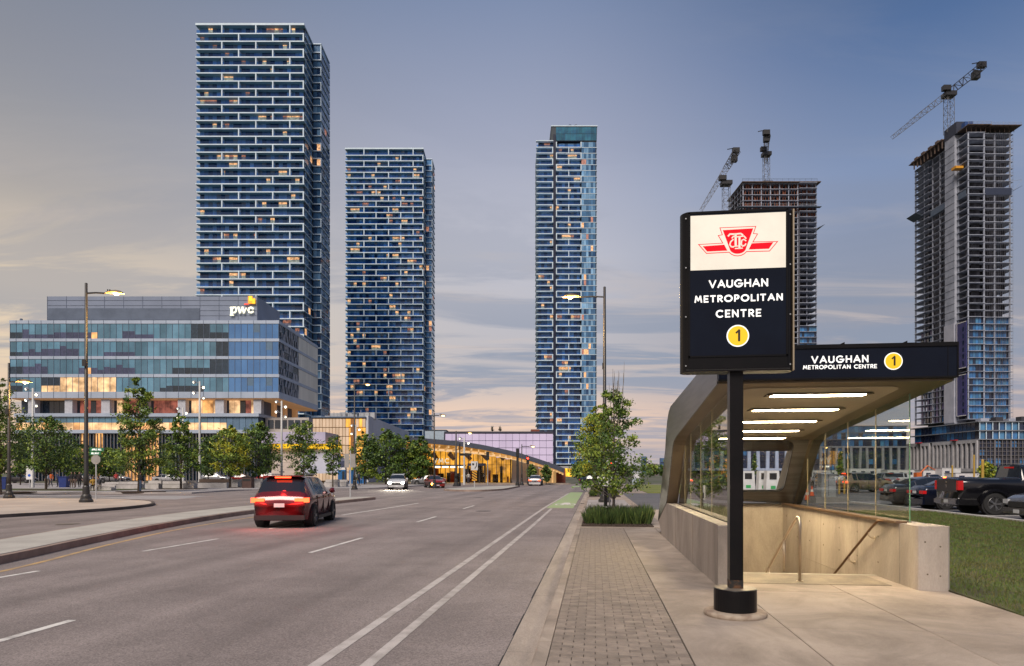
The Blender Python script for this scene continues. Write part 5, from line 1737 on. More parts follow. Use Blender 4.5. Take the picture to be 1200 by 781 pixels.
# pale stone pavilion, yellow edged canopy and white tent in front of it
def pavilion():
    d = 112; k = d / 800
    X = lambda px: (px - 318) * k
    Z = lambda py: 1.6 + (554.6 - py) * k
    t = rooted('stone_pavilion', 'pale stone walled pavilion with a yellow lit band under its lilac roof', (318 - 600) * k, d)
    ST_ = M('pav_stone', (.58, .50, .44), .8, c2=(.50, .42, .37), vs=.5)
    n = 5
    for i in range(n):
        B().box(0, X(352), i * .02, 6, Z(525.5) - (i + 1) * 1.19 + .03, Z(525.5) - i * 1.19).obj('stone_course', ST_, t)
    for x, z in ((4, 2.9), (9, 1.8), (18, 2.5), (27, 1.2)):
        B().box(X(318 + x), X(318 + x + 6), -.05, -.001, z, z + .14).obj('slot', M('slot_dark', (.18, .16, .16), .8), t)
    B().box(-.5, X(392), -.8, 5, Z(525.4), Z(520.5)).obj('yellow_band', M('yellow_lit', (.7, .40, .02), .6, em=(1, .60, .02), es=.32, ev=.6, samp=False), t)
    B().box(-1.2, X(384), -1.4, 7, Z(520.4), Z(507)).obj('roof', M('lilac_roof', (.46, .42, .56), .7, c2=(.38, .36, .48), vs=.3), t)
    q = B(); q.prism([(X(352.2), 0, Z(555)), (X(396), 0, Z(555)), (X(396), 0, Z(540)), (X(384), 0, Z(527)), (X(352.2), 0, Z(527))], (0, 6, 0))
    q.obj('tent_side', M('tent_white', (.50, .52, .62), .7, c2=(.44, .46, .58), vs=.3), t)


pavilion()


# ------------------------------------------------------------ right hand background blocks
def pod_d():
    d = 262; k = d / 800
    r = random.Random(12)
    t = rooted('podium_building', 'long podium at the foot of the tallest unfinished tower, pale pilasters below blue glass floors', (1146 - 600) * k, d, 'building')
    Z = lambda py: 1.6 + (554.6 - py) * k
    YD = lambda px: (546 * k) * 800 / (px - 600) - d          # depth along the receding west side
    zt, zm, zb = Z(493.5), Z(514.5), Z(550)
    LG = M('podium_frame', (.20, .21, .24), .7, c2=(.16, .17, .19), vs=.3)
    PL = M('pilaster_pale', (.42, .41, .43), .75, c2=(.35, .34, .36), vs=.4)
    B().box(1.4, 45, 1.4, YD(1069), zm, zt - .3).obj('upper_core', CSD, t)
    B().box(.6, 45, .6, YD(1063), -.15, zm - .2).obj('lower_core', CSD, t)
    nf = 2; fh = (zt - zm) / nf
    for j in range(nf + 1):
        B().box(-.2 if j == 0 else .5, 46, -.2 if j == 0 else .5, YD(1063), zm + j * fh - .35, zm + j * fh).obj('floor_slab', LG, t)
    w = 2.5
    pmx = {m: B().box(.06, w - .3, 0, .06, .02, fh - .37).mesh('window', CB[m]) for m in range(3)}
    for j in range(nf):
        for i in range(16):
            put('window', pmx[r.choice((0, 2, 0, 2, 1))], t, (1.4 + i * w, 1.3, zm + j * fh))
            put('window', pmx[r.choice((1, 1, 0))], t, (1.38, 3.6 + i * w, zm + j * fh), pi / 2)
            put('post', B().box(-.13, .13, -.13, .13, 0, fh - .36).mesh('post', TW) if (i, j) == (0, 0) else bpy.data.meshes['post.podium'] if 'post.podium' in bpy.data.meshes else B().box(-.13, .13, -.13, .13, 0, fh - .36).mesh('post.podium', TW), t, (1.3 + i * w, .9, zm + j * fh))
    # west side pilasters in three runs
    for (a, b_, c) in ((1146, 1121.5, 1), (1118, 1093.5, 1), (1090, 1079.5, 1), (1076, 1063, 1)):
        y0, y1 = YD(a), YD(b_)
        B().box(-.5, .59, y0, y1, zm - 1.5, zm - .36).obj('frieze', PL, t); B().box(-.5, .59, y0, y1, zb - 1, zb + .3).obj('sill_band', PL, t)
        n = max(2, int(round((y1 - y0) / 3.0)))
        for i in range(n + 1):
            y = y0 + (y1 - y0 - .9) * i / n
            B().box(-.5, .58, y, y + .9, zb + .301, zm - 1.501).obj('pilaster', PL, t)
        for i in range(n):
            ya = y0 + (y1 - y0 - .9) * i / n + .95; yb_ = y0 + (y1 - y0 - .9) * (i + 1) / n - .05
            for j in range(3):
                hh = (zm - 1.5 - zb - .3) / 3
                B().box(.2, .3, ya, yb_, zb + .35 + j * hh, zb + .2 + (j + 1) * hh).obj('window', CB[1], t)
    # front: grey grid still under scaffold
    for i in range(20):
        x = .1 + i * 1.55
        B().box(x, x + (.55 if i % 4 == 0 else .22), .0, .35, zb - 2, zm - .36).obj('grid_post', M('grid_grey', (.15, .14, .15), .8), t)
    for j in range(9):
        B().box(0, 40, .10, .28, zb - 1 + j * 1.55, zb - .85 + j * 1.55).obj('grid_rail', M('grid_grey', (.15, .14, .15), .8), t)
    for i in range(10):
        for j in range(4):
            B().box(.9 + i * 3.1, 2.7 + i * 3.1, .4, .5, zb - 1.8 + j * 3.4, zb + .6 + j * 3.4).obj('window', CB[r.choice((1, 1, 0))], t)
    B().box(0, 46, 0, YD(1063), -.15, .6).obj('plinth', CSD, t)
    q = B()
    for i in range(8):
        B().box(4 + i * 5 + r.uniform(-1, 1), 6 + i * 5 + r.uniform(0, 1.5), 3, 6, zt, zt + r.uniform(.6, 2.2)).obj('roof_clutter', CSD if i % 2 else CSW, t)
    for y in (YD(1119.5), YD(1078)):
        B().box(-1.2, .2, y - 1.5, y + 1.5, zm - .1, zm + .25).obj('red_canopy', M('red_accent', (.45, .03, .04), .6), t)


pod_d()


def slab_block(name, label, px0, px1, d, ytop, ymid, ybot, light, seed, skew=False):
    k = d / 800
    r = random.Random(seed)
    t = rooted(name, label, (px0 - 600) * k, d)
    Wd = (px1 - px0) * k
    Z = lambda py: 1.6 + (554.6 - py) * k
    zt, zm, zb = Z(ytop), Z(ymid), Z(ybot)
    B().box(.3, Wd - .3, .6, 18, -.15, zt - .2).obj('core', CSD, t)
    PL = M('pil_' + name + str(seed), light, .7, c2=tuple(x * .82 for x in light), vs=.3)
    B().box(0, Wd, -.2, .59, zm - .7, zm).obj('cornice', PL, t); B().box(0, Wd, -.2, .59, zb - .8, zb).obj('sill_band', PL, t)
    n = int(Wd / 3.3)
    for i in range(n + 1):
        x = i * (Wd - 1.1) / n
        dx = r.uniform(-.5, .5) if skew else 0
        B().prism([(x, -.15, zb), (x + 1.1, -.15, zb), (x + 1.1 + dx, -.15, zm - .7), (x + dx, -.15, zm - .7)], (0, .7, 0)).obj('pilaster', PL, t)
        if i < n:
            for j in range(4):
                h = (zm - .7 - zb) / 4
                B().box(x + 1.25, x + Wd / n - .25, .42, .52, zb + j * h + .1, zb + (j + 1) * h - .15).obj('window', CB[r.choice((1, 1, 1, 0))], t)
    nf = max(1, int((zt - zm) / 3))
    for j in range(nf):
        h = (zt - zm) / nf
        B().box(0, Wd, .2, .59, zm + (j + 1) * h - .3, zm + (j + 1) * h).obj('floor_edge', CPART, t)
        w = 1.9
        for i in range(int(Wd / w)):
            B().box(i * w + .1, i * w + w - .1, .42, .52, zm + j * h + .05, zm + (j + 1) * h - .35).obj('window', G[4] if r.random() < .05 else CB[r.choice((1, 1, 0, 0, 2))], t)
    return t


slab_block('apartment_block', 'dark glass topped block with grey pilasters seen through the side glass', 951, 1064, 300, 499, 523, 551, (.26, .26, .29), 5, True)
slab_block('apartment_block', 'block with slim pale blue fins seen through the rear window of the entrance', 800, 934, 240, 512, 517, 549, (.40, .46, .62), 6, True)  # the blue light on the fins is put into their base colour
# ------------------------------------------------------------ trees and planting
BARK = M('bark', (.085, .065, .05), .9, c2=(.05, .038, .03), vs=14, bump=.6, bs=40)
BARKP = M('bark_pale', (.22, .19, .17), .9, c2=(.14, .12, .105), vs=14, bump=.4, bs=50)
LF = {
    'dark': [M('leaf_dark', (.042, .085, .016), .6, c2=(.028, .060, .014), vs=1.2), M('leaf_mid', (.10, .175, .022), .6, c2=(.07, .13, .018), vs=1.2), M('leaf_light', (.20, .27, .03), .6)],
    'mid': [M('leaf_mid', (.055, .095, .020)), M('leaf_light', (.10, .145, .028)), M('leaf_dark', (.03, .05, .02))],
    'gold': [M('leaf_light', (.10, .145, .028)), M('leaf_gold', (.44, .40, .03), .6, c2=(.32, .34, .025), vs=1.0), M('leaf_mid', (.05, .1, .02))],
}


def leaf_cloud(name, rg, centers, rad_, nleaf, size, mats, mi_c):
    """many leaf-sized faces gathered round the clump centres"""
    n = len(centers)
    idx = rg.randint(0, n, nleaf)
    c = centers[idx]
    off = rg.normal(size=(nleaf, 3)) * rad_[idx][:, None] * np.array([.5, .5, .36])
    p = c + off
    u = rg.normal(size=(nleaf, 3)); u /= np.linalg.norm(u, axis=1)[:, None]
    w = rg.normal(size=(nleaf, 3)) + np.array([0, 0, .0]); w -= (w * u).sum(1)[:, None] * u; w /= np.linalg.norm(w, axis=1)[:, None]
    s = size * (.65 + .7 * rg.rand(nleaf))[:, None]
    V = np.stack([p - u * s, p - w * s * .5, p + u * s, p + w * s * .5], 1)
    mi = mi_c[idx].copy()
    k = rg.rand(nleaf) < .25
    mi[k] = rg.randint(0, 3, k.sum())
    return tri_mesh(name, V, mats, mi, quads=True)


def tree(label, px, d, ytop, ybot, half, kind='mid', seed=0, leaves=2600, base=None, group='young trees on the plaza', shape='cone', bark=None, twigs=0, trunk_r=None, gaps=.0, nm='maple_tree'):
    k = d / 800
    rg = np.random.RandomState(seed + 100)
    rr = random.Random(seed)
    h1 = 1.6 + (554.6 - ytop) * k
    h0 = 1.6 + (554.6 - ybot) * k
    wv = half * k * 1.12
    t = thing(nm, label, 'tree', at(px, d, 0), rr.random() * 6, group)
    q = B(); tr = trunk_r or max(.06, h1 * .013)
    pts = [(0, 0, -.05)] + [(rr.uniform(-.03, .03) * z, rr.uniform(-.03, .03) * z * .6, z) for z in [h1 * f for f in (.15, .3, .45, .6, .75, .9)]]
    q.path(pts, [tr * 1.25, tr, tr * .85, tr * .7, tr * .5, tr * .3, tr * .12], 7)
    cs, rs_ = [], []
    H = h1 - h0
    for i in range(30):
        f = (i + .5) / 30
        z = h0 + H * f
        if shape == 'cone':
            w = wv * (1.05 - f) ** .62 * min(1, .55 + f * 3.0)
        elif shape == 'round':
            w = wv * math.sqrt(max(.05, 1 - (2 * f - .9) ** 2))
        else:                               # vase
            w = wv * min(1, .35 + 1.1 * f) * (1.12 - f) ** .4
        for j in range(2 + int(3 * (w / max(wv, .01)))):
            a = rr.random() * 6.283
            rad2 = w * math.sqrt(rr.random()) * .95
            cs.append((rad2 * cos(a) + 0, rad2 * sin(a), z + rr.uniform(-.04, .04) * H)); rs_.append(max(.16, w * .30) * rr.uniform(.6, 1.2))
            if rad2 > w * .55 and rr.random() < .6:
                zb = max(h0 * .75, z - rad2 * .9)
                q.tube((0, 0, zb), (cs[-1][0] * .95, cs[-1][1] * .95, z), tr * .28, tr * .07, 4, cap=False)
    for i in range(twigs):
        a = rr.random() * 6.283; r0 = wv * .15 * rr.random()
        z0 = h0 + H * rr.uniform(.6, .9)
        q.path([(r0 * cos(a), r0 * sin(a), z0), (r0 * 1.6 * cos(a), r0 * 1.6 * sin(a), z0 + H * .25), (r0 * 1.5 * cos(a) + rr.uniform(-.1, .1), r0 * 1.5 * sin(a), h1 + H * rr.uniform(.05, .30))], [.012, .008, .004], 4)
    q.obj('trunk', bark or BARK, t)
    cs = np.array(cs); rs_ = np.array(rs_)
    mi_c = np.array([rr.choice((0, 0, 1, 1, 2)) for _ in cs])
    size = max(.050, d * .00185)
    me = leaf_cloud('crown', rg, cs, rs_, int(leaves * 1.25), size, LF[kind], mi_c)
    put('crown', me, t)
    # the dark pit of soil it stands in
    return t


tree('tall bright conical plaza tree nearest the road, a person standing at its trunk', 163, 58, 446, 553, 31, 'mid', 1, 7500)
tree('dark spreading tree between the far left lamp and the big lamp', 54, 65, 487, 553, 29, 'dark', 2, 4200, shape='round')
tree('plaza tree just left of the tall white light pole by the benches', 212, 68, 486, 556, 23, 'mid', 3, 4200)
tree('yellow green tree with lamplight in its leaf colour, behind the dark red car', 270, 76, 499, 556, 19, 'gold', 4, 3800, shape='round')  # warm light from the plaza lamps is put into the leaf colour
tree('dark green tree touching the yellow green one on its right', 303, 80, 494, 556, 23, 'dark', 5, 4000, shape='round')
tree('loose leaved tree in front of the pale stone pavilion', 356, 82, 496, 558, 25, 'dark', 6, 2600, shape='vase')
tree('small sparse tree in front of the blue portable toilets', 390, 78, 512, 556, 15, 'dark', 7, 1100, shape='vase')
tree('dark tree right of the twin road sign plates, first of the dense row', 427, 96, 508, 560, 17, 'dark', 8, 2600, shape='round')
tree('tallest of the dense dark tree row before the amber building', 452, 97, 504, 562, 24, 'dark', 9, 4600, shape='round')
tree('third of the dense tree row, behind the red car', 475, 99, 511, 562, 17, 'mid', 10, 3000, shape='round')
tree('last of the dense tree row, beside the arched hall', 493, 98, 512, 562, 13, 'dark', 11, 3600, shape='round')
tree('large dark tree cut by the left edge of the photo', 0, 52, 448, 556, 24, 'dark', 12, 5200, shape='round')
tree('low tree behind the tall conical one, left side of it', 92, 96, 520, 556, 26, 'dark', 13, 2800, shape='round', group='background trees before the office')
tree('low dark tree behind the stop sign', 128, 100, 526, 557, 22, 'mid', 14, 2400, shape='round', group='background trees before the office')
tree('small background tree right of the tall white light pole', 244, 100, 512, 556, 16, 'dark', 15, 2200, shape='round', group='background trees before the office')
tree('low dark tree behind the first far left lamp', 24, 92, 520, 556, 24, 'dark', 16, 2400, shape='round', group='background trees before the office')
tree('small clipped dark tree at the pale wall of the hall, left one', 623, 99, 545, 562, 5.4, 'dark', 17, 700, shape='round', group='clipped trees by the hall')
tree('small clipped dark tree at the pale wall of the hall, right one', 640, 101, 545, 564, 5.6, 'dark', 18, 700, shape='round', group='clipped trees by the hall')
tree('young maple in the near planter with bare twigs on top', 719.5, 21.6, 458, 576, 45, 'mid', 19, 5600, shape='cone', bark=BARKP, twigs=12, trunk_r=.045, group='street trees in the verge planters')
tree('dark street tree in the second planter behind the young maple', 697, 60, 478, 556, 23, 'gold', 20, 5200, shape='round', group='street trees in the verge planters', trunk_r=.2)
tree('rounded bushy tree far down the street under the slim blue tower', 684, 128, 541, 560, 15, 'dark', 21, 1500, shape='round', group='far street trees')
tree('thin tree between yellow posts in the parking lot, seen through the side glass', 985, 100, 530, 556, 4, 'dark', 22, 500, shape='cone', group='parking lot trees')
tree('yellow green bush behind the black pickup truck', 1157, 62, 543, 562, 9, 'gold', 23, 900, shape='round', group='parking lot trees')
tree('small dark tree seen through the rear window of the entrance', 884, 90, 533, 560, 3.5, 'dark', 24, 300, shape='cone', group='parking lot trees')
for i, (px, w) in enumerate(((732, 7), (742, 6), (764, 6), (776, 8), (700, 8))):
    tree('far off low tree on the horizon, %s' % ('just right of the maple crown', 'second right of the maple crown', 'left of the red awning', 'touching the metal panel of the entrance', 'behind the second street tree')[i],
         px, 300, 545, 557, w, 'dark', 30 + i, 350, shape='round', group='far trees on the horizon')

# near planter: soil, edging, ornamental grass clumps
b = B(); b.box(-.40, 1.735, 20.545, 24.615, -.16, .035)
soil = b.obj('planter_soil', SOIL, None, kind='structure')
b = B(); b.box(-.40, 1.735, 46.21, 79.99, -.16, .03); struct(b, 'verge_soil', SOIL)
b = B(); b.box(-.40, 1.735, 29.21, 41.39, -.16, -.002); struct(b, 'verge_paving', PLZ2)
rg = np.random.RandomState(9)
n = 2600
x = -.36 + 2.05 * rg.rand(n); y = 20.6 + 3.9 * rg.rand(n); s = .012 + .02 * rg.rand(n)
u = rg.normal(size=(n, 3)); u /= np.linalg.norm(u, axis=1)[:, None]; w = rg.normal(size=(n, 3)); w /= np.linalg.norm(w, axis=1)[:, None]
p = np.stack([x, y, np.full(n, .045)], 1)
V = np.stack([p - u * s[:, None], p - w * s[:, None] * .5, p + u * s[:, None], p + w * s[:, None] * .5], 1); V[:, :, 2] = np.maximum(V[:, :, 2], .037)
put('bark_mulch', tri_mesh('bark_mulch', V, [M('mulch', (.07, .045, .03), .95), M('mulch_dark', (.03, .02, .015), .95)], rg.randint(0, 2, n), True), kind='stuff')
GM = [M('reed_green', (.065, .12, .025), .7, c2=(.04, .075, .016), vs=5), M('reed_light', (.17, .22, .05), .7), M('reed_dark', (.02, .035, .012), .7)]
def clump_mesh(seed, h=.66, r=.23, n=620):
    rg = np.random.RandomState(seed)
    a = rg.rand(n) * 6.283; q = np.sqrt(rg.rand(n))
    bx, by = q * r * .55 * np.cos(a), q * r * .55 * np.sin(a)
    hh = h * (.55 + .5 * rg.rand(n)) * (1 - .25 * q)
    lx, ly = q * r * 1.05 * np.cos(a) + rg.normal(size=n) * .035, q * r * 1.05 * np.sin(a) + rg.normal(size=n) * .035
    ta = rg.rand(n) * 6.283; wd = .0085
    V = np.stack([np.stack([bx - wd * np.cos(ta), by - wd * np.sin(ta), np.zeros(n)], 1), np.stack([bx + wd * np.cos(ta), by + wd * np.sin(ta), np.zeros(n)], 1),
                  np.stack([bx + (lx - bx) * .6 + wd * .8 * np.cos(ta), by + (ly - by) * .6 + wd * .8 * np.sin(ta), hh * .7], 1),
                  np.stack([lx, ly, hh], 1)], 1)
    return tri_mesh('grass_clump', V, GM, rg.choice([0, 0, 0, 1, 2], n), True)
cms = [clump_mesh(s, .66, .25, 520) for s in (1, 2, 3)]
names = ['at the kerb corner of the planter', 'second from the kerb', 'third from the kerb, left of the maple trunk', 'fourth along, just left of the maple trunk', 'right of the maple trunk', 'second right of the maple trunk', 'at the walk side corner of the planter']
for i in range(7):
    o = put('ornamental_grass', cms[i % 3], None, (-.16 + i * .285 + (.03 if i > 3 else 0), 21.35 + R.uniform(-.1, .1), .03), R.random() * 6, label='tall green ornamental grass clump ' + names[i], category='grass clump', group='grass clumps in the near planter')
    o.scale = (R.uniform(.85, 1.05),) * 2 + (R.uniform(.72, 1.15),)
for i in range(6):
    o = put('ornamental_grass', cms[(i + 1) % 3], None, (-.05 + i * .31, 22.5 + R.uniform(-.2, .2), .03), R.random() * 6, label='back row grass clump ' + ('at the kerb side', 'second from the kerb side', 'third from the kerb side', 'behind the maple trunk', 'second from the walk side', 'at the walk side')[i], category='grass clump', group='grass clumps in the near planter')
for i in range(6):
    o = put('ornamental_grass', clump_mesh(20 + i, .45, .35, 260), None, (-.1 + (i % 3) * .7, 47.3 + (i // 3) * 2.2, .03), 0, label='low yellowish grass clump under the second street tree, ' + ('front kerb side', 'front middle', 'front walk side', 'rear kerb side', 'rear middle', 'rear walk side')[i], category='grass clump', group='grass clumps in the second planter')
for px, d in ((163, 58), (54, 65), (212, 68), (270, 76), (303, 80), (10, 57)):
    x, y, z = at(px, d)
    rr = random.Random(int(px)); q = B(); n = 18
    pts = []
    for i in range(n):
        a = 2 * pi * i / n; r_ = rr.uniform(.9, 1.25); pts.append((x + 2.2 * r_ * cos(a), y + 1.2 * r_ * sin(a)))
    q.flat(pts, -.02, .05); q.obj('tree_pit', SOIL, None, kind='structure')

# ------------------------------------------------------------ lamps
GLOW = M('sodium_glow', (1, .8, .5), .5, em=(1, .50, .09), es=3.6)
GLOWS = M('sodium_glow_far', (1, .8, .5), .5, em=(1, .62, .20), es=3.0, samp=False)
WHT = M('flood_glow', (1, .95, .85), .5, em=(1, .85, .62), es=3.0, samp=False)
HEADC = M('lamp_head', (.20, .13, .05), .5)


def street_lamp(label, px, d, h, arm, side=1, rpole=.11, glow=None, drop=.55, big=True, group='curved head street lamps'):
    t = thing('street_lamp', label, 'street lamp', at(px, d, 0), YAW if side == 1 else YAW + pi, group)
    q = B()
    q.lathe([(rpole * 1.25, .9), (rpole * 1.2, 1.4), (rpole, 1.5), (rpole * .62, h), (rpole * .3, h + .02)], (0, 0, 0), 12); q.obj('pole', DARKPOLE, t, True)
    q = B()
    q.lathe([(rpole * 3.2, 0), (rpole * 3.2, .12), (rpole * 2.5, .2), (rpole * 2.4, .34), (rpole * 1.7, .45), (rpole * 1.6, .85), (rpole * 1.25, .92)], (0, 0, 0), 16); q.obj('base', DARKPOLE, t)
    za = h - drop
    q = B(); q.path([(0, 0, za), (arm * .5, 0, za + .03), (arm, 0, za)], [.05, .045, .05], 6); q.obj('arm', DARKPOLE, t)
    s = 1.0 if big else .8
    q = B(); L_ = 1.0 * s
    prof = [(.0, .03), (.12, .07), (.35, .14), (.6, .16), (.82, .13), (.95, .07), (1.02, .02)]
    vs, fs = [], []
    for i, (u, hh) in enumerate(prof):
        for j in range(9):
            a = pi * j / 8
            vs.append((arm + u * L_, cos(a) * (.05 + hh * 1.2) * s, za + sin(a) * hh * s + .02 - .10 * max(0, u - .55) ** 2 * 2))
    for i in range(len(prof) - 1):
        for j in range(8):
            fs.append((i * 9 + j, i * 9 + j + 1, (i + 1) * 9 + j + 1, (i + 1) * 9 + j))
    q.add(vs, fs); q.obj('head', HEADC, t, True)
    q = B(); q.lathe([(.02, -.10), (.15, -.055), (.19, .0), (.19, .02)], (arm + .60 * L_, 0, za + .0), 14); q.obj('lens', glow or GLOW, t, True)
    q = B(); q.tube((arm + .12, 0, za + .05), (arm + .12, 0, za + .22), .025); q.tube((arm + .24, 0, za + .08), (arm + .24, 0, za + .2), .05); q.obj('photocell', DARKPOLE, t)
    if big:
        q = B(); q.box(-.1, .1, -.22, -.1, h * .62, h * .62 + .35); q.obj('control_box', DARKPOLE, t)
    return t


street_lamp('tall dark street lamp on the plaza corner with its amber head over the office roof', 101, 37.4, 12.0, 1.05, 1)
street_lamp('tall dark street lamp behind the young maple, amber head reaching left', 708.5, 37.6, 11.85, 1.3, -1)
street_lamp('short dark lamp at the far left edge under the tree', 10.5, 43.5, 8.6, .45, 1, .10, None, 1.2)
street_lamp('dark street lamp behind the twin road sign plates', 415.5, 66, 10.4, .8, 1, .10, GLOWS, .25, False)
street_lamp('slender lamp at the right end of the dense tree row', 509, 76, 8.3, .5, 1, .09, GLOWS, .3, False)
street_lamp('dark lamp in front of the hall doors, dim head', 534.5, 83, 6.7, 1.2, 1, .13, GLOWS, .25, False)
street_lamp('farthest dark lamp before the pale wall of the hall', 611.5, 90, 5.4, 1.0, 1, .09, GLOWS, .3, False)
street_lamp('lamp down the street half hidden by the second street tree', 706, 70, 7.7, .9, -1, .09, GLOWS, .3, False)
for px, d, h, lab in ((974, 110, 5.9, 'parking lot lamp left of the thin tree, seen through the side glass'), (951, 118, 6.3, 'parking lot lamp nearest the bronze frame, seen through the side glass'), (991, 125, 5.6, 'parking lot lamp right of the thin tree, seen through the side glass')):
    street_lamp(lab, px, d, h, .3, -1, .07, GLOWS, .2, False, 'parking lot lamps')


def glow_light(name, loc, energy, col, size=.12, spot=None, rz=None, parent=None):
    ld = bpy.data.lights.new(name, 'SPOT' if spot else 'POINT')
    ld.energy = energy; ld.color = col; ld.shadow_soft_size = size
    if spot:
        ld.spot_size = spot; ld.spot_blend = .6
    lo = bpy.data.objects.new(name, ld); COL.objects.link(lo); lo.location = loc
    if rz:
        lo.rotation_euler = rz
    lo.parent = parent
    return lo


for px_, d_, h_, a_ in ((101, 37.4, 12.0, 1.65), (708.5, 37.6, 11.85, -1.9), (10.5, 43.5, 8.6, 1.0)):
    r_ = (px_ - 600) / 800 * d_
    glow_light('lamp_light', cw(r_ + a_, d_, h_ - .78 - (.6 if h_ < 10 else 0)), 260, (1, .58, .18), .15)


def flood_pole(label, px, d, ytop, heads=4, group='white plaza floodlight poles'):
    h = 1.6 + (554.6 - ytop) * d / 800
    t = thing('floodlight_pole', label, 'light pole', at(px, d, 0), YAW, group)
    q = B(); q.lathe([(.17, 0), (.16, .05), (.13, h * .5), (.10, h)], (0, 0, 0), 10); q.obj('pole', M('pole_white', (.50, .50, .49), .5), t, True)
    for i in range(heads):
        z = h - .2 - i * .62; s = 1 if i % 2 else -1
        q = B(); q.tube((0, 0, z), (s * .35, -.1, z + .05), .03, n=5); q.lathe([(.08, 0), (.19, .12), (.21, .34)], (s * .42, -.05, z + .18), 8, 0, (s * .5, -.75, -.45)); q.obj('flood_head', GALV, t)
        q = B(); c = Vector((s * .42, -.05, z + .18)) + Vector((s * .5, -.75, -.45)).normalized() * .345
        q.lathe([(.13, 0), (.11, .03)], c, 8, 0, (s * .5, -.75, -.45)); q.obj('flood_lens', WHT if i in (1, 2) else M('flood_dim', (.5, .5, .5), .4, em=(1, .9, .7), es=.8, samp=False), t)


flood_pole('white floodlight pole beside the dark spreading tree', 38.5, 76, 455)
flood_pole('tall white floodlight pole in the middle of the benches', 234, 80, 447)
flood_pole('white floodlight pole in front of the pavilion', 330, 84, 470)
flood_pole('white floodlight pole just left of the middle one, lower', 214.5, 92, 478, 3)
flood_pole('thin white floodlight pole before the hall glass', 544, 92, 513, 2)
flood_pole('white floodlight pole in front of the amber mesh front', 417, 104, 498, 3)

# ------------------------------------------------------------ road signs and signals
SGREY = M('sign_back', (.33, .32, .31), .5, metal=.3, c2=(.28, .27, .26))
x, y, z = at(112.6, 41.5)
t = thing('stop_sign', 'grey back of an octagonal stop sign under green street name blades', 'stop sign', (x, y, 0), YAW)
q = B(); q.box(-.035, .035, -.02, .02, 0, 3.05); q.obj('post', GALV, t)
q = B(); q.prism([(.30 * cos(rad(22.5 + 45 * i)), -.025, 2.42 + .30 * sin(rad(22.5 + 45 * i))) for i in range(8)], (0, -.012, 0)); q.obj('sign_plate', SGREY, t)
for z0, txt, w in ((2.93, 'APPLE MILL', .84), (2.70, 'MILLWAY', .66)):
    q = B(); q.box(-.36, -.36 + w, -.045, -.03, z0, z0 + .2); bl = q.obj('name_blade', M('blade_green', (.01, .16, .07), .5), t)
    q = B(); lettering(q, txt, .11, .02, .028, (-.36 + w / 2, -.0455, z0 + .1), (1, 0, 0), (0, 0, 1), (0, -1, 0), .003, wid=.62); q.obj('lettering', LET, bl)
x, y, z = at(410.5, 43.6, .04)
t = thing('road_sign', 'post with twin grey sign plates on the median nose', 'road sign', (x, y, .03), YAW)
q = B(); q.box(-.04, .04, -.03, .03, 0, 3.0); q.obj('post', GALV, t)
q = B(); q.box(-.36, -.06, -.05, -.031, 1.93, 2.80); q.obj('sign_plate', SGREY, t)
q = B(); q.box(.05, .33, -.05, -.031, 1.93, 2.80); q.obj('sign_plate', SGREY, t)
x, y, z = at(556, 73.2)
t = thing('keep_right_sign', 'white arrow sign over a black and yellow striped hazard board on the far island', 'road sign', (x, y, .03), YAW)
q = B(); q.box(-.05, .05, -.03, .03, 0, 2.8); q.obj('post', GALV, t)
q = B(); q.box(-.36, .36, -.06, -.031, 1.88, 2.83); q.obj('sign_plate', M('sign_white', (.55, .55, .56), .5), t)
q = B(); stroke(q, [(.05, -.25), (.22, .02), (.22, .33)], .09, (0, -.061, 2.33), (1, 0, 0), (0, 0, 1), (0, -1, 0), .004); q.obj('arrow_mark', BLACKM, t)
q = B(); q.prism([(-.25, -.061, 2.62), (-.02, -.061, 2.62), (-.02, -.061, 2.48), (-.13, -.061, 2.36), (-.25, -.061, 2.48)], (0, -.004, 0)); q.obj('lane_mark', BLACKM, t)
q = B(); q.box(-.26, .26, -.06, -.031, .74, 1.86); q.obj('hazard_board', M('hazard_yellow', (.70, .33, .02), .5), t)
for i in range(4):
    z0 = .78 + i * .28
    q = B(); q.prism([(-.26, -.0612, z0 + .16), (-.26, -.0612, min(1.86, z0 + .30)), (.26, -.0612, max(.74, z0 - .02)), (.26, -.0612, max(.742, z0 - .16))], (0, -.004, 0)); q.obj('hazard_stripe', BLACKM, t)


def signal(label, px, d, ytop, head_y, lit=False, bar=None, pole=DARKPOLE, w=.09):
    k = d / 800
    h = 1.6 + (554.6 - ytop) * k
    t = thing('traffic_signal', label, 'traffic light', at(px, d, 0), YAW, 'traffic signals at the far crossing')
    q = B(); q.lathe([(w * 1.6, 0), (w * 1.6, .4), (w, .5), (w * .9, h)], (0, 0, 0), 8); q.obj('pole', pole, t)
    if head_y:
        z = 1.6 + (554.6 - head_y) * k
        q = B(); q.box(-.2, .2, -.16, .16, z - .5, z + .55); q.obj('signal_head', BLACKM, t)
        for j in range(3):
            q = B(); q.lathe([(.12, 0), (.11, .03)], (0, -.161, z + .32 - j * .32), 10, 0, (0, -1, 0)); q.obj('signal_lens', M('signal_red', (1, .05, .02), .5, em=(1, .02, .01), es=7, samp=False) if (lit and j == 0) else BLACKM, t)
    if bar:
        q = B(); q.box(0, bar, -.05, .05, h - 1.5, h - 1.2); q.obj('name_board', BLACKM, t)
    return t


signal('slender signal pole with a long dark street name board before the hall', 538.8, 84, 520, None, bar=1.45)
signal('grey signal pole with a dark head left of the pale hall wall', 571.5, 88, 531, 534.5, pole=GALV, w=.06)
signal('wide dark signal mast beside the farthest lamp', 606.5, 84, 526, 531, w=.16)
signal('traffic light showing red before the pale hall wall', 618.5, 96, 536, 540, True, w=.06)
signal('red signal glimpsed through the second street tree', 716.5, 92, 540, 545, True, w=.06)

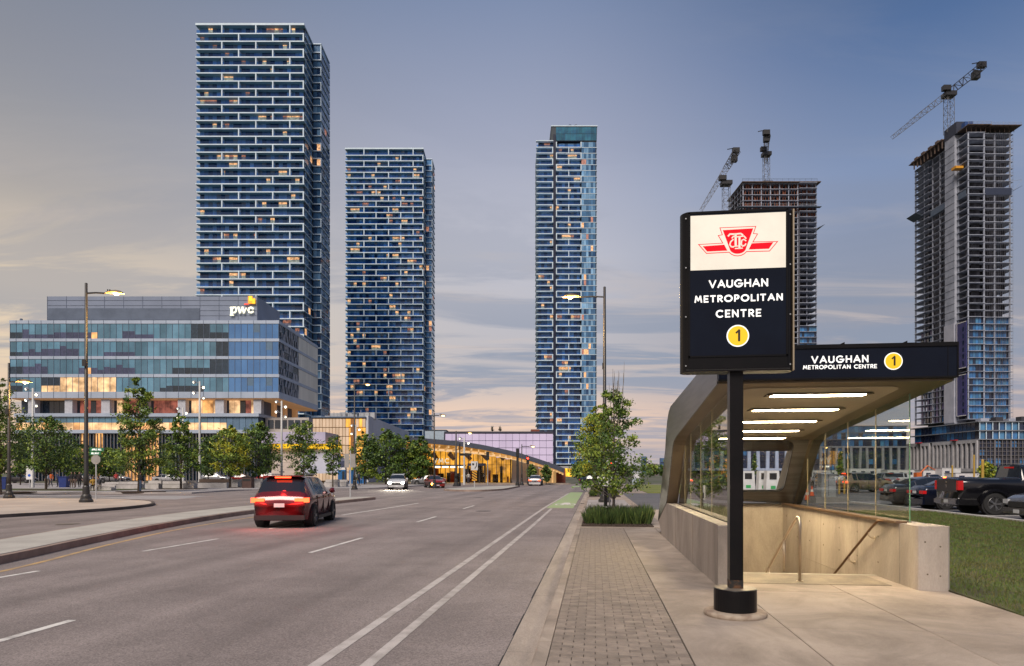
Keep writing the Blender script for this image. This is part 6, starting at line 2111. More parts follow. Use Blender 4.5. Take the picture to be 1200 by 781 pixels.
# street furniture near the walk
x, y, z = at(709.6, 33.0)
t = thing('notice_board', 'small white notice board on a black post behind the planter grasses', 'sign', (x, y, 0), YAW)
q = B(); q.box(-.08, .08, -.05, .05, 0, 1.0); q.obj('post', BLACK, t)
q = B(); q.box(-.36, .30, -.08, -.051, .98, 1.42); q.obj('board', WHITEP, t)
x, y, z = at(714.5, 22.4)
t = put('tree_stake', B().lathe([(.025, 0), (.025, 1.6)], (0, 0, 0), 8).mesh('tree_stake', GALV), None, (x, y, 0), label='thin grey stake standing beside the young maple trunk', category='stake')
x, y, z = at(745.5, 92)
t = thing('info_totem', 'pale blue info totem on the walk far behind the maple', 'totem', (x, y, 0), YAW)
B().box(-.55, .55, -.12, .12, 0, 1.9).obj('body', M('totem_blue', (.38, .44, .52), .5), t); B().box(-.45, .45, -.13, -.121, .9, 1.7).obj('screen', M('totem_face', (.6, .6, .65), .5), t)

# far skyline right of the maple
for i, (px0, px1, yt, d, c, lab) in enumerate(((752.5, 757.5, 535, 900, (.05, .12, .26), 'tiny blue tower on the horizon right of the maple'), (774, 779, 537, 800, (.06, .12, .24), 'tiny blue block on the horizon touching the metal panel'),
                                              (759, 771, 543.5, 500, (.25, .20, .2), 'low grey far building with a red awning line'), (727, 741, 548, 520, (.30, .28, .30), 'low pale far building just right of the maple'))):
    k = d / 800
    t = thing('far_building', lab, 'building', at(px0, d, 0), YAW)
    Wd = (px1 - px0) * k; Hh = 1.6 + (554.6 - yt) * k
    B().box(0, Wd, 0, Wd, -.15, Hh).obj('wall', M('far_wall_%d' % i, c, .7), t)
    for j in range(3):
        B().box(.1 * Wd, .9 * Wd, -.3, -.01, Hh * (.25 + .22 * j), Hh * (.32 + .22 * j)).obj('window_band', CB[1] if i != 2 else M('awning_red', (.4, .03, .02), .6), t)
# ------------------------------------------------------------ vehicles
def paint(name, c, metal=.3, rough=.28):
    return M('paint_' + name, c, rough, c2=tuple(x * .85 for x in c), vs=.5, metal=metal, coat=.6)


TAILON = M('tail_light_on', (.8, .03, .02), .4, em=(1, .06, .015), es=2.6)
TAILOFF = M('tail_light', (.35, .01, .012), .2, em=(1, .02, .02), es=.06, samp=False)
HEADON = M('head_light_on', (1, 1, 1), .3, em=(1, .93, .75), es=22)
HEADOFF = M('head_light', (.5, .52, .55), .1, spec=1)
AMBER = M('indicator_on', (1, .5, .1), .3, em=(1, .38, .03), es=12)
CHROME = M('chrome', (.55, .55, .56), .18, metal=1)
PLATE = M('licence_plate', (.60, .62, .64), .5)
TRIM = M('car_trim', (.014, .014, .016), .6)

PROFILES = {
    'suv': dict(L=4.6, W=1.86, H=1.64, belt=.62, r=.36, zb=.24, top=[(0, .50), (.015, .60), (.05, .70), (.11, .93), (.15, .985), (.30, 1.0), (.52, .985), (.60, .93), (.74, .665), (.80, .645), (.93, .585), (.98, .50), (1, .42)], pil=(.115, .24, .44, .62)),
    'sedan': dict(L=4.75, W=1.83, H=1.44, belt=.635, r=.335, zb=.20, top=[(0, .52), (.01, .66), (.04, .73), (.13, .74), (.25, .93), (.34, .995), (.50, 1.0), (.58, .96), (.73, .70), (.80, .68), (.93, .61), (.98, .53), (1, .42)], pil=(.22, .34, .48, .66)),
    'pickup': dict(L=5.9, W=2.03, H=1.97, belt=.70, r=.42, zb=.36, top=[(0, .70), (.005, .722), (.37, .722), (.38, .74), (.395, .97), (.42, .995), (.55, 1.0), (.63, .97), (.735, .74), (.80, .72), (.95, .68), (.99, .60), (1, .48)], pil=(.40, .50, .64, .66)),
}


def car(name, label, cat, loc, rz, kind, mat, group=None, tail=False, head=False, ind=None, rack=False, rim=None, hi=True):
    P = PROFILES[kind]
    L_, W_, H_, zb, r = P['L'], P['W'], P['H'], P['zb'], P['r']
    belt = P['belt'] * H_
    yw = (.185 * L_, .815 * L_) if kind != 'pickup' else (.215 * L_, .84 * L_)
    Ra = r * 1.17
    t = thing(name, label, cat, loc, rz, group)
    ys = list(np.linspace(0, L_, 42 if hi else 22))
    for w in yw:
        ys += [w - Ra, w + Ra, w - Ra * .8, w + Ra * .8, w - Ra * .5, w + Ra * .5, w]
    ys += [p[0] * L_ for p in P['top']]
    ys = sorted(set(round(min(max(y, 0), L_), 3) for y in ys))
    tx = [p[0] * L_ for p in P['top']]; tz = [p[1] * H_ for p in P['top']]
    vs, rows = [], []
    for y in ys:
        top = float(np.interp(y, tx, tz))
        zbot = zb
        for w in yw:
            if abs(y - w) < Ra:
                zbot = max(zbot, r + math.sqrt(max(0, Ra * Ra - (y - w) ** 2)))
        e = abs(y - L_ / 2) / (L_ / 2)
        s = 1 - .15 * e ** 9 - .025 * e ** 2
        f = max(0, min(1, (top - belt) / (H_ - belt)))
        bl = min(belt - .02 * (1 - y / L_) * 0, top - .03)
        hw = W_ / 2 * s
        rf = hw - .09 - (.20 * f if kind != 'pickup' else .16 * f)
        zb_end = zb + .10 * max(0, e - .86) / .14 if zbot == zb else zbot
        mid = bl * .55 + .22
        sec = [(hw - .34, zb), (hw - .05, zb_end), (hw - .012, max(zb_end + .01, min(mid, bl - .05))), (hw, bl - .16 if bl - .16 > zb_end + .02 else zb_end + .02), (hw - .035, bl), (rf, top - .055 if f > .02 else top - .012), (rf - .14, top - .008), (0, top + (.012 if f > .02 else .02))]
        rows.append((y, top, f, len(vs)))
        for x, z in sec:
            vs.append((x, y, z))
        for x, z in sec:
            vs.append((-x, y, z))
    body, win = [], []
    for (y0, t0, f0, a), (y1, t1, f1, c) in zip(rows, rows[1:]):
        ym = (y0 + y1) / 2 / L_
        slope = abs(t1 - t0) / max(.01, y1 - y0)
        for sg in (0, 8):
            for j in range(7):
                q_ = (a + sg + j, c + sg + j, c + sg + j + 1, a + sg + j + 1)
                if sg:
                    q_ = q_[::-1]
                g = False
                if f0 > .12 and f1 > .12 and j == 4:
                    g = all(abs(ym - p) > .011 for p in P['pil'])
                if j in (5, 6) and slope > .28 and min(f0, f1) > .02 and max(f0, f1) > .2:
                    g = True
                if j == 4 and slope > .28 and ym < .3 and kind == 'suv':
                    g = False
                if kind == 'pickup' and ym < .396 and j == 4:
                    g = False
                if y1 - y0 > .0005:
                    (win if g else body).append(q_)
        body.append((a, c, c + 8, a + 8))
    for k, (y, tp, f, a) in ((0, rows[0]), (1, rows[-1])):
        ring = [a + j for j in range(8)] + [a + 8 + j for j in range(7, -1, -1)]
        body.append(tuple(ring if k == 0 else ring[::-1]))
    q = B(); q.add(vs, body); q.clean(); q.obj('body', mat, t, True)
    # keep the shading crisp on the flat-ish sides
    q = B(); q.add(vs, win); q.clean(); q.obj('window', CARGLASS, t)
    q = B()
    for sx in (-1, 1):
        for w in yw:
            q = B(); q.lathe([(Ra - .012, 0), (Ra - .012, .26)], (sx * (W_ / 2 - .31), w, r), 20, 0, (sx, 0, 0)); q.obj('wheel_well', TRIM, t)
            wt = B(); wt.lathe([(r * .62, .0), (r * .94, .0), (r, .03), (r, .19), (r * .94, .215), (r * .66, .215)], (0, 0, 0), 24, 0, (1, 0, 0), False)
            wo = wt.obj('wheel', TYRE, t); wo.location = (sx * (W_ / 2 - .215) if sx > 0 else -(W_ / 2 - .215), w, r); wo.rotation_euler = (0, 0, 0 if sx > 0 else pi)
            rm = B(); rm.lathe([(r * .67, .19), (r * .62, .205), (r * .60, .15), (r * .58, .06), (.02, .05)], (0, 0, 0), 24, 0, (1, 0, 0), False); rm.lathe([(r * .15, .15), (r * .13, .205), (.01, .21)], (0, 0, 0), 10, 0, (1, 0, 0))
            for k in range(5):
                a = 2 * pi * k / 5
                for da in (-.13, .13):
                    rm.tube((.175, .1 * r * cos(a), .1 * r * sin(a)), (.188, .61 * r * cos(a + da), .61 * r * sin(a + da)), .024, n=4)
            rm.obj('rim', rim or RIM, wo)
    by = rows[1][0]
    zt = belt
    # ends: bumpers, lights, plates
    q = B(); q.box(-W_ * .415, W_ * .415, -.03, .06, zb + .02, zb + (.26 if kind != 'suv' else .17)); q.obj('rear_bumper', (CHROME if kind == 'pickup' else TRIM if kind == 'suv' else mat), t)
    q = B(); q.box(-W_ * .42, W_ * .42, L_ - .06, L_ + .03, zb + .02, zb + .24); q.obj('front_bumper', CHROME if kind == 'pickup' else mat, t)
    q = B(); q.box(-W_ * .26, W_ * .26, L_ - .05, L_ + .022, zb + .26, belt * .60 + .10); q.obj('grille', TRIM, t)
    for sx in (-1, 1):
        if kind == 'pickup':
            q = B(); q.box(sx * (W_ * .43 - .10), sx * (W_ * .43 + .05), -.028, .16, belt - .42, belt - .06)
        elif kind == 'suv':
            q = B(); q.box(sx * W_ * .25, sx * W_ * .455, -.03, .10, belt - .18, belt - .08); q.box(sx * W_ * .40, sx * W_ * .462, -.028, .24, belt - .21, belt - .07)
        else:
            q = B(); q.box(sx * W_ * .24, sx * W_ * .44, -.03, .12, belt - .22, belt - .08)
        q.obj('tail_light', TAILON if tail else TAILOFF, t)
        q = B(); q.box(sx * W_ * .28, sx * W_ * .435, L_ - .16, L_ + .012, belt * .60 + .02, belt * .60 + .17)
        q.obj('head_light', HEADON if head else HEADOFF, t)
        if ind == sx:
            q = B(); q.box(sx * W_ * .33, sx * W_ * .43, L_ - .05, L_ + .045, zb + .16, zb + .34); q.obj('indicator', AMBER, t)
        q = B(); yy = (P['top'][8][0] if kind != 'pickup' else .66) * L_ - .35
        q.lathe([(.03, 0), (.085, .04), (.10, .12), (.07, .19)], (sx * (W_ / 2 - .02), yy, belt + .07), 8, 0, (sx, 0, .25)); q.obj('wing_mirror', mat if kind != 'pickup' else TRIM, t)
        for hy in ((.30, .52) if kind != 'pickup' else (.48, .58)):
            q = B(); q.box(sx * (W_ / 2 - .03), sx * (W_ / 2 + .012), hy * L_, hy * L_ + .17, belt - .13, belt - .10); q.obj('door_handle', TRIM if kind != 'suv' else mat, t)
        for hy in P['pil'][1:3] + ((.635,) if kind != 'pickup' else (.66,)):
            q = B(); q.box(sx * (W_ / 2 - .03), sx * (W_ / 2 - .0), hy * L_, hy * L_ + .012, zb + .14, belt - .03); q.obj('door_seam', TRIM, t)
        q = B(); q.box(sx * (W_ / 2 - .10), sx * (W_ / 2 - .005), yw[0] + Ra + .02, yw[1] - Ra - .02, zb - .02, zb + .09); q.obj('side_skirt', TRIM, t)
    q = B(); q.box(-.16, .16, -.045, -.036, zb + (.42 if kind == 'suv' else .50 if kind == 'sedan' else .08), zb + (.54 if kind == 'suv' else .62 if kind == 'sedan' else .20)); q.obj('licence_plate', PLATE, t)
    q = B(); q.box(-.16, .16, L_ + .031, L_ + .04, zb + .06, zb + .18); q.obj('licence_plate', PLATE, t)
    if kind == 'suv':
        ry = .135 * L_
        q = B(); q.box(-.24, .24, ry - .24, ry - .18, H_ - .075, H_ - .03); q.obj('high_brake_light', TAILON if tail else TAILOFF, t)
        q = B(); q.box(-.62, .62, ry - .22, ry + .10, H_ - .028, H_ + .004); q.obj('spoiler', mat, t)
        for sx in (-1, 1):
            q = B(); q.path([(sx * .58, .16 * L_, H_ - .01), (sx * .60, .19 * L_, H_ + .045), (sx * .60, .50 * L_, H_ + .04), (sx * .58, .54 * L_, H_ - .01)], .018, 6); q.obj('roof_rail', GALV, t)
    if kind == 'pickup':
        q = B(); q.box(-W_ * .40, W_ * .40, -.02, -.004, belt - .50, belt + .0); q.obj('tailgate', M('tailgate_dark', (.022, .022, .026), .4, coat=.3), t)
        q = B(); q.box(-.09, .09, -.032, -.021, belt - .14, belt - .08); q.obj('gate_handle', CHROME, t)
        q = B(); q.prism([(-.05, -.022, belt - .20), (.05, -.022, belt - .20), (.035, -.022, belt - .34), (0, -.022, belt - .38), (-.035, -.022, belt - .34)], (0, -.006, 0)); q.obj('gate_emblem', CHROME, t)
        q = B(); q.box(-.86, -.3, -.09, -.036, zb + .05, zb + .22); q.box(.3, .86, -.09, -.036, zb + .05, zb + .22); q.obj('bumper_step', CHROME, t)
        q = B(); q.box(-.3, .3, .395 * L_ - .035, .395 * L_ - .0, H_ - .16, H_ - .10); q.obj('high_brake_light', TAILOFF, t)
        q = B(); q.lathe([(.05, 0), (.05, .06)], (-.8, .3, belt + .03), 10); q.obj('marker_light', M('marker_on', (1, .1, .02), .4, em=(1, .08, .01), es=7), t)
        for sx in (-1, 1):
            for w in yw:
                q = B(); n = 14
                for i in range(n):
                    a0, a1 = pi * i / n, pi * (i + 1) / n
                    q.prism([(sx * (W_ / 2 - .06), w + cos(a0) * (Ra), r + sin(a0) * (Ra)), (sx * (W_ / 2 - .06), w + cos(a1) * Ra, r + sin(a1) * Ra), (sx * (W_ / 2 - .06), w + cos(a1) * (Ra + .07), r + sin(a1) * (Ra + .07)), (sx * (W_ / 2 - .06), w + cos(a0) * (Ra + .07), r + sin(a0) * (Ra + .07))], (sx * .10, 0, 0))
                q.obj('wheel_flare', mat, t)
    return t


WHITEC = paint('white', (.55, .56, .58), .1); BLACKC = paint('black', (.008, .008, .011), .2, .2); DREDC = paint('dark_red', (.13, .012, .018), .35, .22)
GREYC = paint('grey', (.10, .095, .10), .5, .25); NAVYC = paint('navy', (.010, .014, .035), .4, .2); SILVERC = paint('silver', (.36, .37, .39), .6, .25); REDC = paint('red', (.28, .018, .012), .2)
BEIGEC = paint('beige', (.30, .22, .15), .4)
x, y, z = at(327.5, 21.2)
suv_ = car('moving_suv', 'dark red SUV with its brake lights glowing, driving up the main road', 'car', (x, y, RZ), YAW + rad(3.5), 'suv', DREDC, tail=True)
for sx in (-1, 1):
    glow_light('brake_glow', (sx * .66, -.26, .80), 8, (1, .03, .02), .12, parent=suv_)
glow_light('brake_glow', (0, .05, 1.50), 4, (1, .03, .02), .08, parent=suv_)
x, y, z = at(457.5, 71)
wsuv_ = car('parked_suv', 'white SUV with bright headlights coming toward the crossing', 'car', (x - .3, y + 4.5, RZ), pi + .20, 'suv', WHITEC, head=True, group='cars at the far crossing')
for sx in (-1, 1):
    glow_light('headlight_beam', (sx * .66, 4.85, .72), 380, (1, .9, .7), .08, rad(60), (rad(80), 0, 0), wsuv_)
x, y, z = at(483.5, 79)
car('turning_car', 'red car with an amber indicator flashing behind the white SUV', 'car', (x + 1.1, y + 4.2, RZ), pi + .42, 'sedan', REDC, head=False, ind=1, group='cars at the far crossing')
x, y, z = at(522, 96)
car('silver_car', 'silver sedan passing left in front of the hall', 'car', (x, y, RZ), pi / 2, 'sedan', SILVERC, group='cars at the far crossing')
x, y, z = at(626.5, 92)
car('waiting_car', 'white sedan with red tail lights waiting before the pale hall wall', 'car', (x, y, RZ), .02, 'sedan', WHITEC, tail=True, group='cars at the far crossing')
x, y, z = at(679, 99)
car('dark_car', 'dark sedan crossing at the end of the street near the second street tree', 'car', (x, y, RZ), -pi / 2, 'sedan', NAVYC, group='cars at the far crossing')

# parking lot, first row beside the lawn (noses away from the road)
car('pickup_truck', 'black pickup truck with chrome bumper parked beyond the lawn', 'pickup truck', (14.05, 29.35, -.02), -pi / 2, 'pickup', BLACKC, group='vehicles parked along the lawn')
car('sedan', 'black sedan with a white plate parked left of the pickup truck', 'car', (14.5, 33.1, -.02), -pi / 2, 'sedan', NAVYC, group='vehicles parked along the lawn')
car('sedan', 'dark grey sedan parked beyond the black one, seen through the side glass', 'car', (14.7, 36.7, -.02), -pi / 2, 'sedan', GREYC, group='vehicles parked along the lawn')
car('sedan', 'silver car nose with white plate at the right edge of the photo', 'car', (19.0, 25.1, -.02), pi / 2, 'sedan', GREYC, group='vehicles parked along the lawn')
x, y, z = at(1016, 57)
car('suv', 'beige SUV with glowing tail lights crossing the lot, seen through the side glass', 'car', (x - 2.2, y, -.02), -pi / 2 + .3, 'suv', BEIGEC, tail=True, group='cars in the parking lot')
x, y, z = at(974, 72)
car('suv', 'white SUV facing the entrance left of the yellow posts', 'car', (x, y + 4.5, -.02), pi + .1, 'suv', WHITEC, group='cars in the parking lot')
rr = random.Random(77)
spots = [(1002, 98, WHITEC, 'sedan', 'white'), (1018, 104, GREYC, 'suv', 'grey'), (1036, 96, SILVERC, 'sedan', 'silver'), (1052, 108, DREDC, 'sedan', 'dark red'), (1066, 100, WHITEC, 'suv', 'white'), (958, 100, SILVERC, 'sedan', 'silver'),
         (1046, 84, SILVERC, 'suv', 'silver'), (1086, 120, WHITEC, 'sedan', 'white'), (914, 82, NAVYC, 'sedan', 'dark blue'), (880, 60, BLACKC, 'sedan', 'black'), (995, 84, REDC, 'sedan', 'red'), (1030, 74, NAVYC, 'sedan', 'dark blue')]
txt = ['just right of the yellow posts', 'above the beige SUV', 'behind the grey sedan roof', 'far back in the lot above the black sedan', 'in the lot left of the glass edge', 'near the bronze frame', 'in the middle of the lot', 'beside the white site trailers',
       'low in the rear window beside the white kiosk', 'cut by the sill of the rear window', 'behind the yellow posts', 'between the beige SUV and the grey sedan']
for (px, d, m_, kd, cn), tx_ in zip(spots, txt):
    x, y, z = at(px, d)
    car('suv' if kd == 'suv' else 'sedan', '%s car parked %s' % (cn, tx_), 'car', (x, y, -.02), rr.choice((-pi / 2, pi / 2, 0.1, pi)), kd, m_, group='cars in the parking lot', hi=False)
# cars behind the plaza benches
for i, (px, d, m_, kd, lab) in enumerate(((196, 112, WHITEC, 'sedan', 'white car parked behind the benches just left of the middle floodlight pole'), (252, 110, SILVERC, 'suv', 'silver car parked behind the benches right of the middle floodlight pole'),
                                          (283, 116, REDC, 'sedan', 'red car behind the yellow green tree'), (318, 118, REDC, 'suv', 'red car behind the dark tree by the pavilion'), (92, 112, GREYC, 'suv', 'grey car parked left of the big lamp'), (133, 114, SILVERC, 'suv', 'silver car parked behind the stop sign'),
                                          (22, 112, GREYC, 'sedan', 'grey car parked behind the first far left lamp'))):
    x, y, z = at(px, d)
    car('suv' if kd == 'suv' else 'sedan', lab, 'car', (x - 2.3, y, .0), -pi / 2 + YAW, kd, m_, group='cars parked behind the plaza', hi=False)

# ------------------------------------------------------------ lot furniture
x, y, z = at(968.5, 37.2)
t = thing('utility_cabinet', 'pale grey utility cabinet on a concrete plinth, seen through the side glass', 'cabinet', (x, y, 0), YAW)
B().box(-.75, .95, -.4, .5, -.1, .30).obj('plinth', CONCD, t); B().box(-.38, .40, -.25, .30, .301, 1.52).obj('cabinet_body', GALV, t); B().box(-.42, .44, -.29, .34, 1.521, 1.56).obj('roof', GALV, t)
B().box(-.015, .005, -.256, -.251, .36, 1.48).obj('door_gap', TRIM, t)
CONE = M('cone_orange', (.75, .10, .02), .5)
for i, (px, d, lab) in enumerate(((946, 40, 'orange traffic cone standing left of the utility cabinet'), (951.5, 47, 'orange traffic cone behind the utility cabinet'))):
    x, y, z = at(px, d)
    t = thing('traffic_cone', lab, 'traffic cone', (x, y, 0), 0, 'traffic cones by the cabinet')
    B().box(-.19, .19, -.19, .19, 0, .035).obj('base', BLACKM, t); q = B(); q.lathe([(.15, .036), (.03, .72)], (0, 0, 0), 14); q.obj('cone', CONE, t)
    q = B(); q.lathe([(.103, .32), (.076, .48)], (0, 0, 0), 14); q.obj('white_band', WHITEP, t)
YEL = M('bollard_yellow', (.42, .27, .05), .5)
for px, d, h, lab in ((983.5, 52, 1.3, 'left yellow bollard below the thin lot tree'), (989.5, 52, 1.3, 'right yellow bollard below the thin lot tree'), (1151.5, 40, 2.4, 'tall yellow post behind the pickup cab'), (1141.5, 60, 3.2, 'leaning yellow post with a dark box behind the pickup bed'), (1116, 62, 2.3, 'thin yellow post above the pickup tailgate')):
    x, y, z = at(px, d)
    put('bollard', B().lathe([(.075, 0), (.075, h - .05), (.05, h), (.01, h + .01)], (0, 0, 0), 10).mesh('bollard', YEL), None, (x, y, 0), label=lab, category='bollard', group='yellow posts in the parking lot')
for i, (px0, px1, yt, d, lab) in enumerate(((996, 1036, 549.5, 150, 'long low white site trailer at the back of the lot, left one'), (1040, 1076, 551, 145, 'white site trailer at the back of the lot, middle one'), (1082, 1118, 551.5, 120, 'white site trailer above the black sedan'), (1104, 1126, 548.8, 118, 'small white box trailer above the pickup tailgate'), (1120, 1148, 555, 100, 'low white trailer above the pickup bed'), (940, 992, 551.5, 155, 'pale site trailer beside the bronze frame'))):
    x, y, z = at(px0, d); k = d / 800; Wd = (px1 - px0) * k; Hh = 1.6 + (554.6 - yt) * k
    t = thing('site_trailer', lab, 'trailer', (x, y, 0), YAW, 'white trailers at the back of the lot')
    B().box(0, Wd, 0, 2.6, .45, Hh).obj('box_body', M('trailer_white', (.58, .57, .58), .6), t); B().box(-.05, Wd + .05, -.04, 2.64, Hh, Hh + .08).obj('roof', GALV, t)
    B().box(.3, Wd - .3, .2, 2.4, -.05, .449).obj('chassis', TRIM, t)
    for j in range(int(Wd / 2)):
        B().box(.5 + j * 2, 1.3 + j * 2, -.03, -.001, Hh * .55, Hh * .8).obj('window', CB[1], t)
for px, d, w, lab in ((895, 44, .55, 'tall white parking kiosk seen through the rear window, left one'), (906, 43, .75, 'tall white parking kiosk with green mark seen through the rear window'), (877, 46, .8, 'white framed kiosk seen through the rear window beside the sign post')):
    x, y, z = at(px, d)
    t = thing('parking_kiosk', lab, 'kiosk', (x, y, 0), YAW, 'white kiosks behind the entrance')
    q = B(); q.prism([(-w / 2 - .1, 0, 0), (w / 2 + .1, 0, 0), (w / 2, 0, 1.75), (-w / 2, 0, 1.75)], (0, .5, 0)); q.obj('body', WHITEP, t)
    B().box(-w * .3, w * .3, -.02, -.001, 1.2, 1.6).obj('screen', TRIM, t); B().box(-w * .2, w * .2, -.02, -.001, .6, .8).obj('green_mark', M('mark_green', (.05, .4, .12), .5), t)
x, y, z = at(1077, 120)
t = thing('excavator', 'orange excavator arm beyond the lot above the black sedan', 'excavator', (x, y, 0), YAW)
q = B(); q.path([(0, 0, 1.4), (1.5, 0, 2.9), (3.0, 0, 2.0)], [.15, .13, .08], 6); q.obj('boom', M('digger_orange', (.55, .12, .02), .5), t)
B().box(-.7, .2, -.5, .5, .9, 1.7).obj('cab', M('digger_orange', (.55, .12, .02), .5), t); B().box(-2.2, .9, -1.2, 1.2, 0, .85).obj('tracks', TRIM, t)

# ------------------------------------------------------------ plaza furniture
BWH = M('bench_concrete', (.46, .44, .43), .8, c2=(.38, .36, .35), vs=2)
WOODT = M('bench_wood', (.09, .06, .045), .7)
for i, (px, w, d, h, wood, lab) in enumerate(((150, 2.6, 70, .72, 0, 'pale concrete bench block left of the tall conical tree'), (178, 1.3, 68, .85, 0, 'short pale concrete block right of the tall conical tree'), (199, 2.9, 71, .75, 0, 'long pale concrete bench with a seat back, near the middle'),
                                              (221, 1.1, 69, .85, 0, 'short pale concrete block left of the middle floodlight pole'), (248, 3.2, 73, .95, 1, 'concrete bench with a dark wooden back right of the floodlight pole'), (268, 2.0, 76, .9, 0, 'pale concrete block behind the yellow green tree'),
                                              (292, 2.6, 78, .95, 0, 'pale concrete block behind the brown bin'), (388, 1.6, 79, .85, 0, 'pale concrete block before the blue portable toilets'), (400, 1.2, 82, .8, 0, 'small pale block left of the twin sign plates'),
                                              (116, 2.2, 62, .45, 0, 'low bench by the stop sign where two people sit'), (130, 2.0, 76, .6, 0, 'pale concrete block behind the low bench'))):
    x, y, z = at(px, d)
    t = thing('plaza_bench', lab, 'bench', (x, y, 0), YAW, 'concrete benches on the plaza')
    B().box(-w / 2, w / 2, 0, .55, 0, h * .62).obj('base', BWH, t); B().box(-w / 2, w / 2, .551, .8, 0, h).obj('back', WOODT if wood else BWH, t); B().box(-w / 2 + .05, w / 2 - .05, -.03, .5, h * .62, h * .62 + .05).obj('seat', WOODT if wood else BWH, t)
x, y, z = at(289, 73)
t = thing('litter_bin', 'tall brown litter bin behind the dark red car', 'bin', (x, y, 0), YAW)
B().box(-.5, .5, 0, .9, 0, 1.15).obj('body', M('bin_brown', (.07, .035, .03), .6), t); B().box(-.42, .42, -.02, .0, .75, .98).obj('flap', TRIM, t); B().box(-.54, .54, -.04, .94, 1.15, 1.22).obj('lid', TRIM, t)
BLU = M('bin_blue', (.012, .03, .16), .5)
for px, d, lab in ((73, 76, 'dark blue recycling bin among the people left of the big lamp'), (1.5, 66, 'dark blue recycling bin at the left edge of the photo')):
    x, y, z = at(px, d)
    t = thing('recycling_bin', lab, 'bin', (x, y, 0), YAW, 'blue bins on the plaza')
    q = B(); q.prism([(-.38, 0, 0), (.38, 0, 0), (.46, 0, 1.15), (-.46, 0, 1.15)], (0, .7, 0)); q.obj('body', BLU, t); B().box(-.5, .5, -.05, .75, 1.151, 1.22).obj('lid', BLU, t)
PB = M('toilet_blue', (.02, .16, .42), .5)
for i, px in enumerate((398, 402.4, 411, 416, 421, 426)):
    x, y, z = at(px, 104)
    t = thing('portable_toilet', 'blue portable toilet, ' + ('leftmost of the pair by the tent', 'right one of the pair by the tent, darker door', 'first of the yellow topped row', 'second of the yellow topped row', 'third of the yellow topped row', 'last of the yellow topped row by the sign plates')[i], 'portable toilet', (x, y, 0), YAW, 'blue portable toilets')
    B().box(-.27, .27, 0, 1.0, 0, 2.1).obj('cabin', PB, t); B().box(-.2, .2, -.02, -.001, .15, 1.9).obj('door', M('toilet_door', (.015, .11, .32), .5) if i != 1 else TRIM, t)
    q = B(); q.prism([(-.31, -.05, 2.1), (.31, -.05, 2.1), (.22, -.05, 2.45), (-.22, -.05, 2.45)], (0, 1.1, 0)); q.obj('roof', M('toilet_yellow', (.70, .45, .05), .5) if i > 1 else WHITEP, t)
x, y, z = at(34.5, 75)
t = thing('parking_sign', 'white notice sign with a blue mark beside the white floodlight pole', 'sign', (x, y, 0), YAW)
B().box(-.04, .04, .0, .06, 0, 2.4).obj('post', GALV, t); B().box(-.35, .35, -.03, -.001, .9, 2.4).obj('board', WHITEP, t); q = B(); q.lathe([(.16, 0), (.16, .01)], (0, -.031, 1.35), 14, 0, (0, -1, 0)); q.obj('blue_mark', M('mark_blue', (.02, .1, .5), .5), t)

